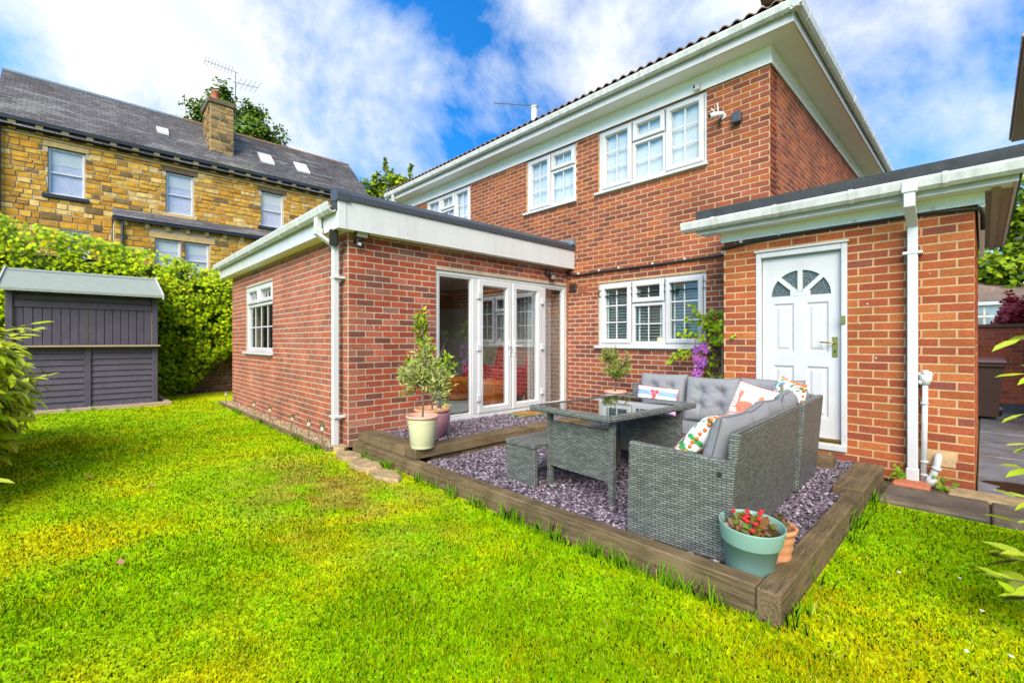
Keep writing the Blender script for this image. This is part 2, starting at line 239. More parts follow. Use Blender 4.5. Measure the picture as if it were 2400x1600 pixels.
# ------------------------------------------------------------------ mesh helpers
class Fr:
    """wall frame: u along the wall, n outwards, z up"""
    def __init__(s, o, u, n): s.o = Vector(o); s.u = Vector(u); s.n = Vector(n); s.flip = s.u.cross(s.n).z < 0
    def p(s, u, n, z): return (s.o.x + s.u.x * u + s.n.x * n, s.o.y + s.u.y * u + s.n.y * n, s.o.z + z)
WORLD = Fr((0, 0, 0), (1, 0, 0), (0, 1, 0))
class MB:
    def __init__(s, fr=WORLD): s.v = []; s.f = []; s.c = []; s.fr = fr; s.col = None
    def pts(s, P):
        i = len(s.v); s.v += [s.fr.p(*p) for p in P]
        if s.col is not None: s.c += [s.col] * len(P)
        return i
    def face(s, *idx): s.f.append(tuple(reversed(idx)) if s.fr.flip else tuple(idx))
    def hexa(s, P, skip=()):
        i = s.pts(P)   # P: 4 bottom ccw, 4 top ccw
        fs = [(3, 2, 1, 0), (4, 5, 6, 7), (0, 1, 5, 4), (1, 2, 6, 5), (2, 3, 7, 6), (3, 0, 4, 7)]
        for k, q in enumerate(fs):
            if k not in skip: s.face(*[i + a for a in q])
        return s
    def box(s, x0, x1, y0, y1, z0, z1):
        if x0 > x1: x0, x1 = x1, x0
        if y0 > y1: y0, y1 = y1, y0
        if z0 > z1: z0, z1 = z1, z0
        return s.hexa([(x0, y0, z0), (x1, y0, z0), (x1, y1, z0), (x0, y1, z0), (x0, y0, z1), (x1, y0, z1), (x1, y1, z1), (x0, y1, z1)])
    def cbox(s, x0, x1, y0, y1, z0, z1, b=0.006):
        """box with chamfered vertical-profile edges (octagonal section along the long axis is not needed: chamfer top and sides)"""
        i = s.pts([(x0 + b, y0 + b, z0), (x1 - b, y0 + b, z0), (x1 - b, y1 - b, z0), (x0 + b, y1 - b, z0),
                   (x0, y0 + b, z0 + b), (x0 + b, y0, z0 + b), (x1 - b, y0, z0 + b), (x1, y0 + b, z0 + b), (x1, y1 - b, z0 + b), (x1 - b, y1, z0 + b), (x0 + b, y1, z0 + b), (x0, y1 - b, z0 + b),
                   (x0, y0 + b, z1 - b), (x0 + b, y0, z1 - b), (x1 - b, y0, z1 - b), (x1, y0 + b, z1 - b), (x1, y1 - b, z1 - b), (x1 - b, y1, z1 - b), (x0 + b, y1, z1 - b), (x0, y1 - b, z1 - b),
                   (x0 + b, y0 + b, z1), (x1 - b, y0 + b, z1), (x1 - b, y1 - b, z1), (x0 + b, y1 - b, z1)])
        F = lambda *a: s.face(*[i + q for q in a])
        F(3, 2, 1, 0); F(20, 21, 22, 23)
        for k in range(8): F(4 + k, 4 + (k + 1) % 8, 12 + (k + 1) % 8, 12 + k)
        F(0, 1, 6, 5); F(1, 7, 6); F(1, 2, 8, 7); F(2, 9, 8); F(2, 3, 10, 9); F(3, 11, 10); F(3, 0, 4, 11); F(0, 5, 4)
        F(20, 13, 14, 21); F(21, 14, 15); F(21, 15, 16, 22); F(22, 16, 17); F(22, 17, 18, 23); F(23, 18, 19); F(23, 19, 12, 20); F(20, 12, 13)
        return s
    def quad(s, a, b, c, d): i = s.pts([a, b, c, d]); s.face(i, i + 1, i + 2, i + 3); return s
    def prism(s, poly, axis, a0, a1):
        """extrude a 2D polygon (ccw) along axis 0=x 1=y 2=z"""
        def mk(p, a):
            return (a, p[0], p[1]) if axis == 0 else ((p[0], a, p[1]) if axis == 1 else (p[0], p[1], a))
        n = len(poly); i = s.pts([mk(p, a0) for p in poly] + [mk(p, a1) for p in poly])
        rev = axis == 1
        for k in range(n):
            q = (i + k, i + (k + 1) % n, i + n + (k + 1) % n, i + n + k); s.face(*(reversed(q) if rev else q))
        b = tuple(i + k for k in reversed(range(n))); t = tuple(i + n + k for k in range(n))
        if rev: b, t = tuple(reversed(b)), tuple(reversed(t))
        s.face(*b); s.face(*t); return s
    def tube(s, path, r, seg=8, cap=True):
        path = [Vector(p) for p in path]; rs = r if isinstance(r, (list, tuple)) else [r] * len(path)
        base = []; prev = None
        for k, p in enumerate(path):
            d = (path[min(k + 1, len(path) - 1)] - path[max(k - 1, 0)]).normalized()
            if prev is None: a = d.orthogonal().normalized()
            else: a = (prev - d * prev.dot(d)).normalized()
            prev = a; bb = d.cross(a)
            base.append(s.pts([tuple(p + (a * math.cos(2 * PI * q / seg) + bb * math.sin(2 * PI * q / seg)) * rs[k]) for q in range(seg)]))
        for k in range(len(path) - 1):
            for q in range(seg):
                s.face(base[k] + q, base[k] + (q + 1) % seg, base[k + 1] + (q + 1) % seg, base[k + 1] + q)
        if cap: s.face(*[base[0] + q for q in reversed(range(seg))]); s.face(*[base[-1] + q for q in range(seg)])
        return s
    def lathe(s, prof, c=(0, 0, 0), seg=32, sx=1, sy=1):
        base = [s.pts([(c[0] + r * sx * math.cos(2 * PI * q / seg), c[1] + r * sy * math.sin(2 * PI * q / seg), c[2] + z) for q in range(seg)]) for r, z in prof]
        for k in range(len(prof) - 1):
            for q in range(seg): s.face(base[k] + q, base[k] + (q + 1) % seg, base[k + 1] + (q + 1) % seg, base[k + 1] + q)
        return s
    def sphere(s, c, r, seg=8, rings=6):
        prof = [(max(1e-4, r * math.sin(PI * k / rings)), -r * math.cos(PI * k / rings)) for k in range(rings + 1)]
        return s.lathe(prof, c, seg)
    def build(s, name, m, parent=None, smooth=False):
        off = OFF.get(parent.name, Vector((0, 0, 0))) if parent else Vector((0, 0, 0))
        V = np.array(s.v, dtype=np.float64).reshape(-1, 3)
        if parent: V = V - np.array(off)
        me = bpy.data.meshes.new(name); me.from_pydata(V.tolist(), [], s.f); me.materials.append(m)
        if s.c: setcol(me, np.array(s.c, dtype=np.float32))
        if smooth: me.shade_smooth()
        return link(name, me, parent)
OFF = {}
def setcol(me, arr):
    a = me.attributes.new('Col', 'FLOAT_COLOR', 'POINT')
    if arr.shape[1] == 3: arr = np.concatenate([arr, np.ones((len(arr), 1), np.float32)], 1)
    a.data.foreach_set('color', np.ascontiguousarray(arr, dtype=np.float32).ravel())
def link(name, me, parent=None):
    o = bpy.data.objects.new(name, me); C.objects.link(o)
    if parent: o.parent = parent; OFF[o.name] = OFF.get(parent.name, Vector((0, 0, 0)))
    else: OFF[o.name] = Vector((0, 0, 0))
    return o
def npmesh(name, V, F, m, parent=None, col=None, smooth=False):
    """V (n,3) float, F (k,3 or 4) int"""
    V = np.asarray(V, dtype=np.float32)
    if parent is not None: V = V - np.array(OFF.get(parent.name, Vector((0, 0, 0))), dtype=np.float32)
    F = np.asarray(F, dtype=np.int32); k = F.shape[1]
    me = bpy.data.meshes.new(name); me.vertices.add(len(V)); me.vertices.foreach_set('co', np.ascontiguousarray(V).ravel())
    me.loops.add(F.size); me.loops.foreach_set('vertex_index', F.ravel()); me.polygons.add(len(F))
    me.polygons.foreach_set('loop_start', np.arange(0, F.size, k, dtype=np.int32))
    me.update(calc_edges=True); me.materials.append(m)
    if col is not None: setcol(me, col)
    if smooth: me.shade_smooth()
    return link(name, me, parent)
def thing(name, label, cat, loc=(0, 0, 0), rz=0.0, group=None, local=False):
    o = bpy.data.objects.new(name, None); o.empty_display_size = 0.1; C.objects.link(o); o.location = loc; o.rotation_euler = (0, 0, rz)
    o['label'] = label; o['category'] = cat
    if group: o['group'] = group
    OFF[o.name] = Vector((0, 0, 0)) if local else Vector(loc)
    return o
def tag(o, label, cat, group=None):
    o['label'] = label; o['category'] = cat
    if group: o['group'] = group
    return o
def struct(o): o['kind'] = 'structure'; return o
def stuff(o): o['kind'] = 'stuff'; return o
def vnoise(x, y, seed, scale):
    """smooth value noise for colour/scatter variation"""
    g = np.random.RandomState(seed).rand(64, 64); x = np.asarray(x) * scale + 17.3; y = np.asarray(y) * scale + 5.1
    xi = np.floor(x).astype(int); yi = np.floor(y).astype(int); fx = x - xi; fy = y - yi; fx = fx * fx * (3 - 2 * fx); fy = fy * fy * (3 - 2 * fy)
    G = lambda a, b: g[a % 64, b % 64]
    return (G(xi, yi) * (1 - fx) + G(xi + 1, yi) * fx) * (1 - fy) + (G(xi, yi + 1) * (1 - fx) + G(xi + 1, yi + 1) * fx) * fy
# ------------------------------------------------------------------ ground
def rect_cells(u0, u1, z0, z1, holes):
    us = sorted({u0, u1, *[a for h in holes for a in h[:2] if u0 < a < u1]}); zs = sorted({z0, z1, *[a for h in holes for a in h[2:4] if z0 < a < z1]})
    for i in range(len(us) - 1):
        for j in range(len(zs) - 1):
            cu, cz = (us[i] + us[i + 1]) / 2, (zs[j] + zs[j + 1]) / 2
            if not any(h[0] < cu < h[1] and h[2] < cz < h[3] for h in holes): yield us[i], us[i + 1], zs[j], zs[j + 1]
g = MB(); g.quad((-400, -400, -0.04), (400, -400, -0.04), (400, 400, -0.04), (-400, 400, -0.04)); struct(g.build('ground', M_FARGRASS))
def lawn_color(x, y):
    """moss, clover and worn patches of the lawn itself"""
    a = vnoise(x, y, 1, 0.8) * 0.38 + vnoise(x, y, 2, 2.7) * 0.27 + vnoise(x, y, 3, 8) * 0.2 + vnoise(x, y, 7, 23) * 0.15
    yel = np.clip((a - 0.41) * 3.2, 0, 1)[:, None]
    green = np.array([0.27, 0.47, 0.001]); yell = np.array([0.52, 0.51, 0.002])
    c = green * (1 - yel) + yell * yel
    # worn dry patch near the corner of the raised bed
    d = np.hypot((x + 3.9) / 1.6, (y - 1.55) / 0.75)
    wv = np.clip(1.15 - d, 0, 1) * np.clip((vnoise(x, y, 4, 5) - 0.32) * 3, 0, 1)
    c = c * (1 - 0.75 * wv[:, None]) + np.array([0.38, 0.25, 0.05]) * 0.75 * wv[:, None]
    rr = (np.clip(1.0 - d, 0, 1) * (vnoise(x, y, 5, 11) > 0.74))[:, None] * 0.6
    c = c * (1 - rr) + np.array([0.34, 0.10, 0.015]) * rr
    return c * (0.72 + 0.36 * vnoise(x, y, 6, 6) + 0.25 * vnoise(x, y, 10, 17))[:, None]
def lawn_z(x, y): return 0.012 * (vnoise(x, y, 8, 1.2) - 0.5) + 0.006 * (vnoise(x, y, 9, 5) - 0.5)
def grid(x0, x1, y0, y1, st):
    nx, ny = int((x1 - x0) / st) + 1, int((y1 - y0) / st) + 1
    X, Y = np.meshgrid(np.linspace(x0, x1, nx), np.linspace(y0, y1, ny), indexing='ij'); X = X.ravel(); Y = Y.ravel()
    I = np.arange(nx * ny).reshape(nx, ny); F = np.stack([I[:-1, :-1], I[1:, :-1], I[1:, 1:], I[:-1, 1:]], -1).reshape(-1, 4)
    return X, Y, F
X1, Y1, F1 = grid(-13.2, 4, -7, 2.26, 0.09); X2, Y2, F2 = grid(-0.63, 4, 2.26, 4.5, 0.09); X3, Y3, F3 = grid(-13.2, -10.6, 2.26, 3.2, 0.09)
LX = np.concatenate([X1, X2, X3]); LY = np.concatenate([Y1, Y2, Y3]); LF = np.concatenate([F1, F2 + len(X1), F3 + len(X1) + len(X2)])
M_TURF = mat('turf', (1, 1, 1), 0.95, 0.5, 45, 0.9, 70, attr=True, spec=0.1)
lawn = npmesh('lawn', np.stack([LX, LY, lawn_z(LX, LY) - 0.004], 1), LF, M_TURF, None, (lawn_color(LX, LY) * 0.95).astype(np.float32)); struct(lawn)
# paved alley beside the house
al = struct(MB().box(-1.86, 6, 5.41, 12.2, -0.2, -0.06).build('alley', M_EARTH))
for i, (y0, y1) in enumerate([(5.41, 6.3), (6.3, 7.25), (7.25, 8.2), (8.2, 9.15), (9.15, 10.1), (10.1, 11.05), (11.05, 12.0)]):
    for j, (x0, x1) in enumerate([(-0.04, 0.86), (0.86, 1.8)]):
        if i % 2: x0, x1 = x0 - (0.0 if j == 0 else 0.3), x1 - 0.3
        MB().cbox(x0 + 0.004, x1 - 0.004, y0 + 0.004, y1 - 0.004, -0.06, -0.012 - 0.004 * ((i + j) % 2), 0.006).build('paving_slab', M_WET, al)
pu = MB(); pp = []
for k in range(40):
    a = 2 * PI * k / 40; rr = 1 + 0.18 * math.sin(3 * a + 1) + 0.1 * math.sin(5 * a)
    pp.append((0.36 + 0.36 * rr * math.cos(a), 5.83 + 0.19 * rr * math.sin(a)))
pu.prism(pp, 2, -0.03, -0.009); tag(pu.build('puddle', M_WATER), 'shallow brown rain puddle on the wet paving beside the porch corner', 'puddle')
# flagstones along the porch foot
pf = struct(MB().box(-0.6, 3.0, 4.46, 5.40, -0.15, -0.015).build('path', M_EARTH))
for (x0, x1, y0, y1, z) in [(-0.57, 0.03, 4.52, 5.06, 0.022), (0.045, 0.46, 4.5, 5.1, 0.012), (0.475, 1.1, 4.5, 5.1, 0.016), (1.115, 1.8, 4.5, 5.1, 0.01), (1.815, 2.6, 4.5, 5.1, 0.014)]:
    MB().cbox(x0, x1, y0, y1, -0.04, z, 0.01).build('flagstone', M_FLAG, pf)
for (x0, x1) in [(-0.2, 0.5), (0.515, 1.3), (1.315, 2.2)]: MB().cbox(x0, x1, 5.115, 5.39, -0.04, 0.012, 0.01).build('flagstone', M_YORK, pf)
rb_ = MB(); rb_.cbox(-0.56, -0.31, 5.13, 5.385, -0.04, 0.03, 0.02); rb_.build('flagstone', M_TERRA, pf)

# ------------------------------------------------------------------ brick walls
PAL_G = [((0.40, 0.105, 0.035), 5), ((0.36, 0.085, 0.035), 3), ((0.32, 0.08, 0.04), 2), ((0.45, 0.14, 0.045), 2), ((0.26, 0.075, 0.05), 0.35)]
PAL_M = [((0.31, 0.088, 0.048), 4), ((0.26, 0.078, 0.048), 3), ((0.215, 0.066, 0.042), 2.5), ((0.37, 0.105, 0.038), 1.5), ((0.18, 0.06, 0.044), 0.6)]
PAL_E = [((0.36, 0.078, 0.038), 5), ((0.29, 0.066, 0.04), 3), ((0.19, 0.066, 0.05), 2.5), ((0.40, 0.115, 0.07), 2), ((0.24, 0.085, 0.06), 1)]
PALK = {id(PAL_G): 0.80, id(PAL_M): 0.90, id(PAL_E): 0.90}
def pick(pal):
    t = rnd.random() * sum(w_ for _, w_ in pal)
    for c, w_ in pal:
        t -= w_
        if t <= 0: break
    k = (0.86 + 0.28 * rnd.random()) * PALK.get(id(pal), 1.0); return tuple(round(v * k, 4) for v in c)
def brick_layout(u0, u1, z0, z1, holes, lap=0.0, L_=0.225, H_=0.075, J=0.012, zphase=None):
    res = []; zp = z0 if zphase is None else zphase; k = math.floor((z0 - zp) / H_)
    while True:
        a, b = zp + k * H_, zp + k * H_ + H_ - J
        if a >= z1: break
        a2, b2 = max(a, z0), min(b, z1)
        if b2 - a2 > 0.012:
            x = u0 + lap - L_ + (0.5 * L_ if k % 2 else 0.0)
            while x < u1:
                segs = [(max(x, u0), min(x + L_ - J, u1))]
                for h in holes:
                    if h[2] < b2 - 0.012 and h[3] > a2 + 0.012:
                        ns = []
                        for (s0, s1) in segs:
                            if h[1] <= s0 or h[0] >= s1: ns.append((s0, s1))
                            else:
                                if h[0] > s0: ns.append((s0, h[0]))
                                if h[1] < s1: ns.append((h[1], s1))
                        segs = ns
                for s0, s1 in segs:
                    if s1 - s0 > 0.02: res.append((s0, s1, a2, b2))
                x += L_
        k += 1
    return res
def brick_pts(u0, u1, z0, z1, dep=0.004, ins=0.0015, back=0.012, j=0.0):
    return [(u0, -back, z0), (u1, -back, z0), (u1 - ins, dep, z0 + ins), (u0 + ins, dep, z0 + ins), (u0, -back, z1), (u1, -back, z1), (u1 - ins, dep, z1 - ins), (u0 + ins, dep, z1 - ins)]
def wall_backing(mb, u0, u1, z0, z1, holes, reveal=0.12, back=0.25):
    for a, b, c, d in rect_cells(u0, u1, z0, z1, holes):
        mb.quad((a, 0, c), (a, 0, d), (b, 0, d), (b, 0, c)); mb.quad((a, -back, c), (b, -back, c), (b, -back, d), (a, -back, d))
    for h in holes:
        a, b, c, d = h[:4]; c = max(c, z0)
        mb.quad((a, 0, c), (a, -back, c), (a, -back, d), (a, 0, d)); mb.quad((b, 0, c), (b, 0, d), (b, -back, d), (b, -back, c))
        mb.quad((a, 0, d), (a, -back, d), (b, -back, d), (b, 0, d)); mb.quad((a, 0, c), (b, 0, c), (b, -back, c), (a, -back, c))
    mb.quad((u0, 0, z0), (u0, -back, z0), (u0, -back, z1), (u0, 0, z1)); mb.quad((u1, 0, z0), (u1, 0, z1), (u1, -back, z1), (u1, -back, z0))
    mb.quad((u0, 0, z1), (u0, -back, z1), (u1, -back, z1), (u1, 0, z1))
CAM = Vector((0, 0, 1.25))
def place_pieces(root, recs, name, m, limit=300, fieldname='brickwork'):
    """recs: (wallobj, frame, pts, colour, area, centre). The largest become objects, the rest one mesh"""
    recs.sort(key=lambda r: -r[4])
    cache = {}
    for wo, fr, P, col, ar, ctr, key in recs[:limit]:
        kk = (key, col, id(fr)) if key else None
        if kk and kk in cache: me, base = cache[kk]
        else:
            mb = MB(Fr((0, 0, 0), fr.u, fr.n)); mb.col = col; c0 = (P[0][0], 0, P[0][2])
            mb.hexa([(p[0] - c0[0], p[1], p[2] - c0[2]) for p in P], skip=(2,))
            me = bpy.data.meshes.new(name); me.from_pydata(mb.v, [], mb.f); me.materials.append(m); setcol(me, np.array(mb.c, np.float32))
            if kk: cache[kk] = (me, None)
        o = bpy.data.objects.new(name, me); C.objects.link(o); o.parent = wo
        o.location = Vector(fr.p(P[0][0], 0, P[0][2])) - OFF[wo.name]
    byfr = MB(); byfr.col = (1, 1, 1)
    for wo, fr, P, col, ar, ctr, key in recs[limit:]:
        byfr.fr = fr; byfr.col = col; byfr.hexa(P, skip=(2,))
    if byfr.v: stuff(byfr.build(fieldname, m, root))
def wall(root, name, fr, u0, u1, z0, z1, holes, pal, mortar, recs, lap=0.0, zphase=None, weather=None):
    mb = MB(fr); wall_backing(mb, u0, u1, z0, z1, holes); wo = mb.build(name, mortar, root)
    for s0, s1, a, b in brick_layout(u0, u1, z0, z1, holes, lap, zphase=zphase):
        col = pick(pal)
        if weather: col = weather((s0 + s1) / 2, (a + b) / 2, col)
        dep = 0.002 + 0.002 * rnd.random(); ctr = Vector(fr.p((s0 + s1) / 2, 0, (a + b) / 2)); d = ctr - CAM
        cosv = max(0.0, -d.normalized().dot(fr.n)); ar = (s1 - s0) * (b - a) * cosv / d.length_squared
        recs.append((wo, fr, brick_pts(s0, s1, a, b, dep), col, ar, ctr, (round(s1 - s0, 3), round(b - a, 3), round(dep, 4))))
    return wo
FM = Fr((0, 6.28, 0), (1, 0, 0), (0, -1, 0)); FG = Fr((0, 5.40, 0), (1, 0, 0), (0, -1, 0)); FX = Fr((-5.12, 0, 0), (0, 1, 0), (1, 0, 0)); FL = Fr((0, 2.267, 0), (1, 0, 0), (0, -1, 0))
FMR = Fr((-1.856, 0, 0), (0, 1, 0), (1, 0, 0)); FGR = Fr((-0.05, 0, 0), (0, 1, 0), (1, 0, 0))
house = thing('brick_house', 'red brick two storey house with white windows, flat roofed extension and porch', 'house', (-5.0, 6.3, 0))
RECS = []
H_UW = (-4.45, -2.65, 3.72, 4.733); H_UM = (-6.13, -4.925, 3.72, 4.733); H_U3 = (-9.62, -7.87, 3.72, 4.733); H_KW = (-4.455, -2.66, 1.175, 2.215)
H_DOOR = (-1.736, -0.915, 0.2, 2.216); H_FR = (3.49, 6.25, 0.13, 2.228); H_EW = (-9.52, -7.93, 1.06, 2.24)
def wpale(u, z, c):      # lime bloom and splash staining low on the extension wall
    k = 0.0
    if z < 0.42: k = 0.35 * rnd.random()
    elif rnd.random() < 0.12: k = 0.25
    return tuple(round(c[i] * (1 - k) + (0.42, 0.25, 0.20)[i] * k, 3) for i in range(3))
def wside(u, z, c):      # sun-bleached, salty side wall
    k = 0.20 + 0.45 * float(vnoise(np.array([u]), np.array([z]), 44, 0.8)[0]) * rnd.uniform(0.6, 1.0)
    return tuple(round(c[i] * (1 - k) + (0.41, 0.165, 0.10)[i] * k, 3) for i in range(3))
wall(house, 'main_wall', FM, -10.58, -1.856, 2.0, 4.955, [H_UW, H_UM, H_U3, (-4.455, -2.66, 1.9, 2.215)], PAL_M, M_MORT_G, RECS, 0.06, 0.0)
wall(house, 'main_wall', FM, -5.115, -1.856, 0.0, 2.0, [(-4.455, -2.66, 1.175, 2.1)], PAL_M, M_MORT_E, RECS, 0.06, 0.0)
wall(house, 'main_flank_wall', FMR, 6.285, 13.4, 2.3, 4.955, [], PAL_M, M_MORT_G, RECS, 0.11, 0.0)
wall(house, 'porch_wall', FG, -2.08, -0.05, -0.02, 2.47, [H_DOOR], PAL_G, M_MORT_G, RECS, 0.02, 0.01)
wall(house, 'porch_flank_wall', FGR, 5.405, 8.6, -0.02, 2.47, [], PAL_G, M_MORT_G, RECS, 0.11, 0.01)
wall(house, 'extension_garden_wall', FX, 2.275, 6.275, 0.02, 2.53, [H_FR], PAL_E, M_MORT_E, RECS, 0.10, 0.03, wpale)
wall(house, 'extension_side_wall', FL, -10.56, -5.125, 0.02, 2.53, [H_EW], PAL_E, M_MORT_E, RECS, 0.04, 0.03, wside)
place_pieces(house, RECS, 'brick', M_BRICK)
# brick corner piers are closed by the two wall sheets; back walls of extension and house
MB().box(-10.56, -10.31, 2.53, 6.28, 0.02, 2.52).build('extension_end_wall', M_MORT_E, house)
MB().box(-10.58, -10.33, 6.54, 13.4, 0, 4.95).build('house_end_wall', M_MORT_G, house)
MB().box(-10.58, -1.86, 13.15, 13.4, 0, 4.95).build('house_back_wall', M_MORT_G, house)
MB().box(-10.3, -2.0, 6.56, 13.1, 2.62, 2.72).build('upper_floor', M_ROOM, house)
MB().box(-10.3, -2.0, 6.56, 13.1, 0.05, 0.12).build('ground_floor', M_FLOORW, house)
MB().box(-10.3, -2.0, 9.6, 9.7, 0.12, 4.9).build('partition', M_ROOM, house)
MB().box(-10.57, -1.87, 6.55, 13.1, 4.88, 4.95).build('ceiling', M_ROOM, house)

# ------------------------------------------------------------------ windows
def bar(mb, u0, u1, n0, n1, z0, z1, b=0.008):
    mb.cbox(u0, u1, n0, n1, z0, z1, min(b, (u1 - u0) / 3, (z1 - z0) / 3))
def frame4(mb, u0, u1, z0, z1, wd, n0, n1, b=0.012):
    """mitred bevelled frame"""
    o = [(u0, z0), (u1, z0), (u1, z1), (u0, z1)]; i_ = [(u0 + wd, z0 + wd), (u1 - wd, z0 + wd), (u1 - wd, z1 - wd), (u0 + wd, z1 - wd)]
    m1 = [(u0 + b, z0 + b), (u1 - b, z0 + b), (u1 - b, z1 - b), (u0 + b, z1 - b)]; m2 = [(u0 + wd - b, z0 + wd - b), (u1 - wd + b, z0 + wd - b), (u1 - wd + b, z1 - wd + b), (u0 + wd - b, z1 - wd + b)]
    rings = [[(p[0], n0, p[1]) for p in o], [(p[0], n1 - b, p[1]) for p in o], [(p[0], n1, p[1]) for p in m1], [(p[0], n1, p[1]) for p in m2], [(p[0], n1 - b * 1.6, p[1]) for p in i_], [(p[0], n0, p[1]) for p in i_]]
    ids = [mb.pts(r) for r in rings]
    for a, b_ in zip(ids, ids[1:] + ids[:1]):
        for k in range(4): mb.face(b_ + k, b_ + (k + 1) % 4, a + (k + 1) % 4, a + k)
def window(root, fr, h, cells, glass, sill=True, setback=0.02, label=None, sillover=0.06, sill_dep=0.09):
    """cells: (u0,u1,z0,z1 fractions, sash?, bars_u, bars_z)"""
    u0, u1, z0, z1 = h; wo = MB(fr)
    n1 = -setback; n0 = n1 - 0.06
    frame4(wo, u0, u1, z0, z1, 0.045, n0, n1, 0.008)
    W, H = u1 - u0, z1 - z0
    for (a, b, c, d, sash, bu, bz) in cells:
        pass
    win = wo.build('window', M_UPVC, root)
    if label: win['label'] = label
    for (a, b, c, d, sash, bu, bz) in cells:
        a, b, c, d = u0 + a * W, u0 + b * W, z0 + c * H, z0 + d * H
        mb = MB(fr); e = 0.012
        if sash: frame4(mb, a + e, b - e, c + e, d - e, 0.075, n0 + 0.005, n1 + 0.022, 0.014); ins = 0.075 + e
        else: frame4(mb, a, b, c, d, 0.048, n0 + 0.004, n1 + 0.002, 0.010); ins = 0.048
        s = mb.build('sash', M_UPVC, win)
        MB(fr).box(a + ins - 0.01, b - ins + 0.01, n0 + 0.02, n0 + 0.028, c + ins - 0.01, d - ins + 0.01).build('pane', glass, win)
        gb = MB(fr)
        for k in range(1, bu): x = a + ins + (b - a - 2 * ins) * k / bu; gb.box(x - 0.010, x + 0.010, n0 + 0.029, n0 + 0.037, c + ins - 0.005, d - ins + 0.005)
        for k in range(1, bz): z = c + ins + (d - c - 2 * ins) * k / bz; gb.box(a + ins - 0.005, b - ins + 0.005, n0 + 0.0295, n0 + 0.0375, z - 0.010, z + 0.010)
        if gb.v: gb.build('glazing_bar', M_UPVC, win)
    if sill:
        sb = MB(fr); sb.cbox(u0 - sillover, u1 + sillover * 0.4, n0, sill_dep - 0.03, z0 - 0.038, z0 + 0.002, 0.008); sb.build('sill', M_UPVC, win)
    return win
THREE = [(0.02, 0.345, 0.03, 0.975, True, 2, 3), (0.345, 0.655, 0.03, 0.64, False, 2, 2), (0.345, 0.655, 0.64, 0.975, True, 2, 1), (0.655, 0.98, 0.03, 0.975, True, 2, 3)]
TWO = [(0.03, 0.5, 0.03, 0.975, True, 2, 3), (0.5, 0.97, 0.03, 0.64, False, 2, 2), (0.5, 0.97, 0.64, 0.975, True, 2, 1)]
window(house, FM, H_UW, THREE, M_GLASSU); window(house, FM, H_UM, TWO, M_GLASSU); window(house, FM, H_U3, THREE, M_GLASSU)
window(house, FM, H_KW, THREE, M_GLASS)
window(house, FL, H_EW, [(0.02, 0.48, 0.72, 0.985, True, 2, 1), (0.48, 0.98, 0.72, 0.985, True, 2, 1), (0.02, 0.98, 0.03, 0.72, False, 4, 2)], M_GLASS)
# net curtains upstairs, slatted blinds in the kitchen
def drape(name, fr, u0, u1, z0, z1, n, folds, amp, m, parent):
    k = max(8, int(folds * 8)); V = []; F = []
    for i in range(k + 1):
        u = u0 + (u1 - u0) * i / k; nn = n + amp * math.sin(2 * PI * folds * i / k) + amp * 0.4 * math.sin(5.1 * i / k * folds)
        V += [fr.p(u, nn, z0), fr.p(u, nn, z1)]
    for i in range(k): F.append((2 * i, 2 * i + 2, 2 * i + 3, 2 * i + 1))
    return npmesh(name, V, F, m, parent, smooth=True)
for h in (H_UW, H_UM, H_U3): drape('net_curtain', FM, h[0] + 0.03, h[1] - 0.03, h[2] + 0.02, h[3] - 0.03, -0.10, 7, 0.005, M_CURT, house)
bl = MB(FM)
for a, b in ((-4.42, -3.86), (-3.84, -3.28), (-3.26, -2.70)):
    for x in (a + 0.1, b - 0.1): bl.box(x - 0.015, x + 0.015, -0.092, -0.090, 1.2, 2.2)
    bl.box(a, b, -0.14, -0.09, 2.17, 2.2)
blo = bl.build('blind', M_BLIND, house)
for a, b in ((-4.42, -3.86), (-3.84, -3.28), (-3.26, -2.70)):
    z = 1.23
    while z < 2.16:
        MB(FM).hexa([(a, -0.135, z - 0.016), (b, -0.135, z - 0.016), (b, -0.095, z + 0.010), (a, -0.095, z + 0.010), (a, -0.135, z - 0.012), (b, -0.135, z - 0.012), (b, -0.095, z + 0.014), (a, -0.095, z + 0.014)]).build('slat', M_BLIND, blo); z += 0.047

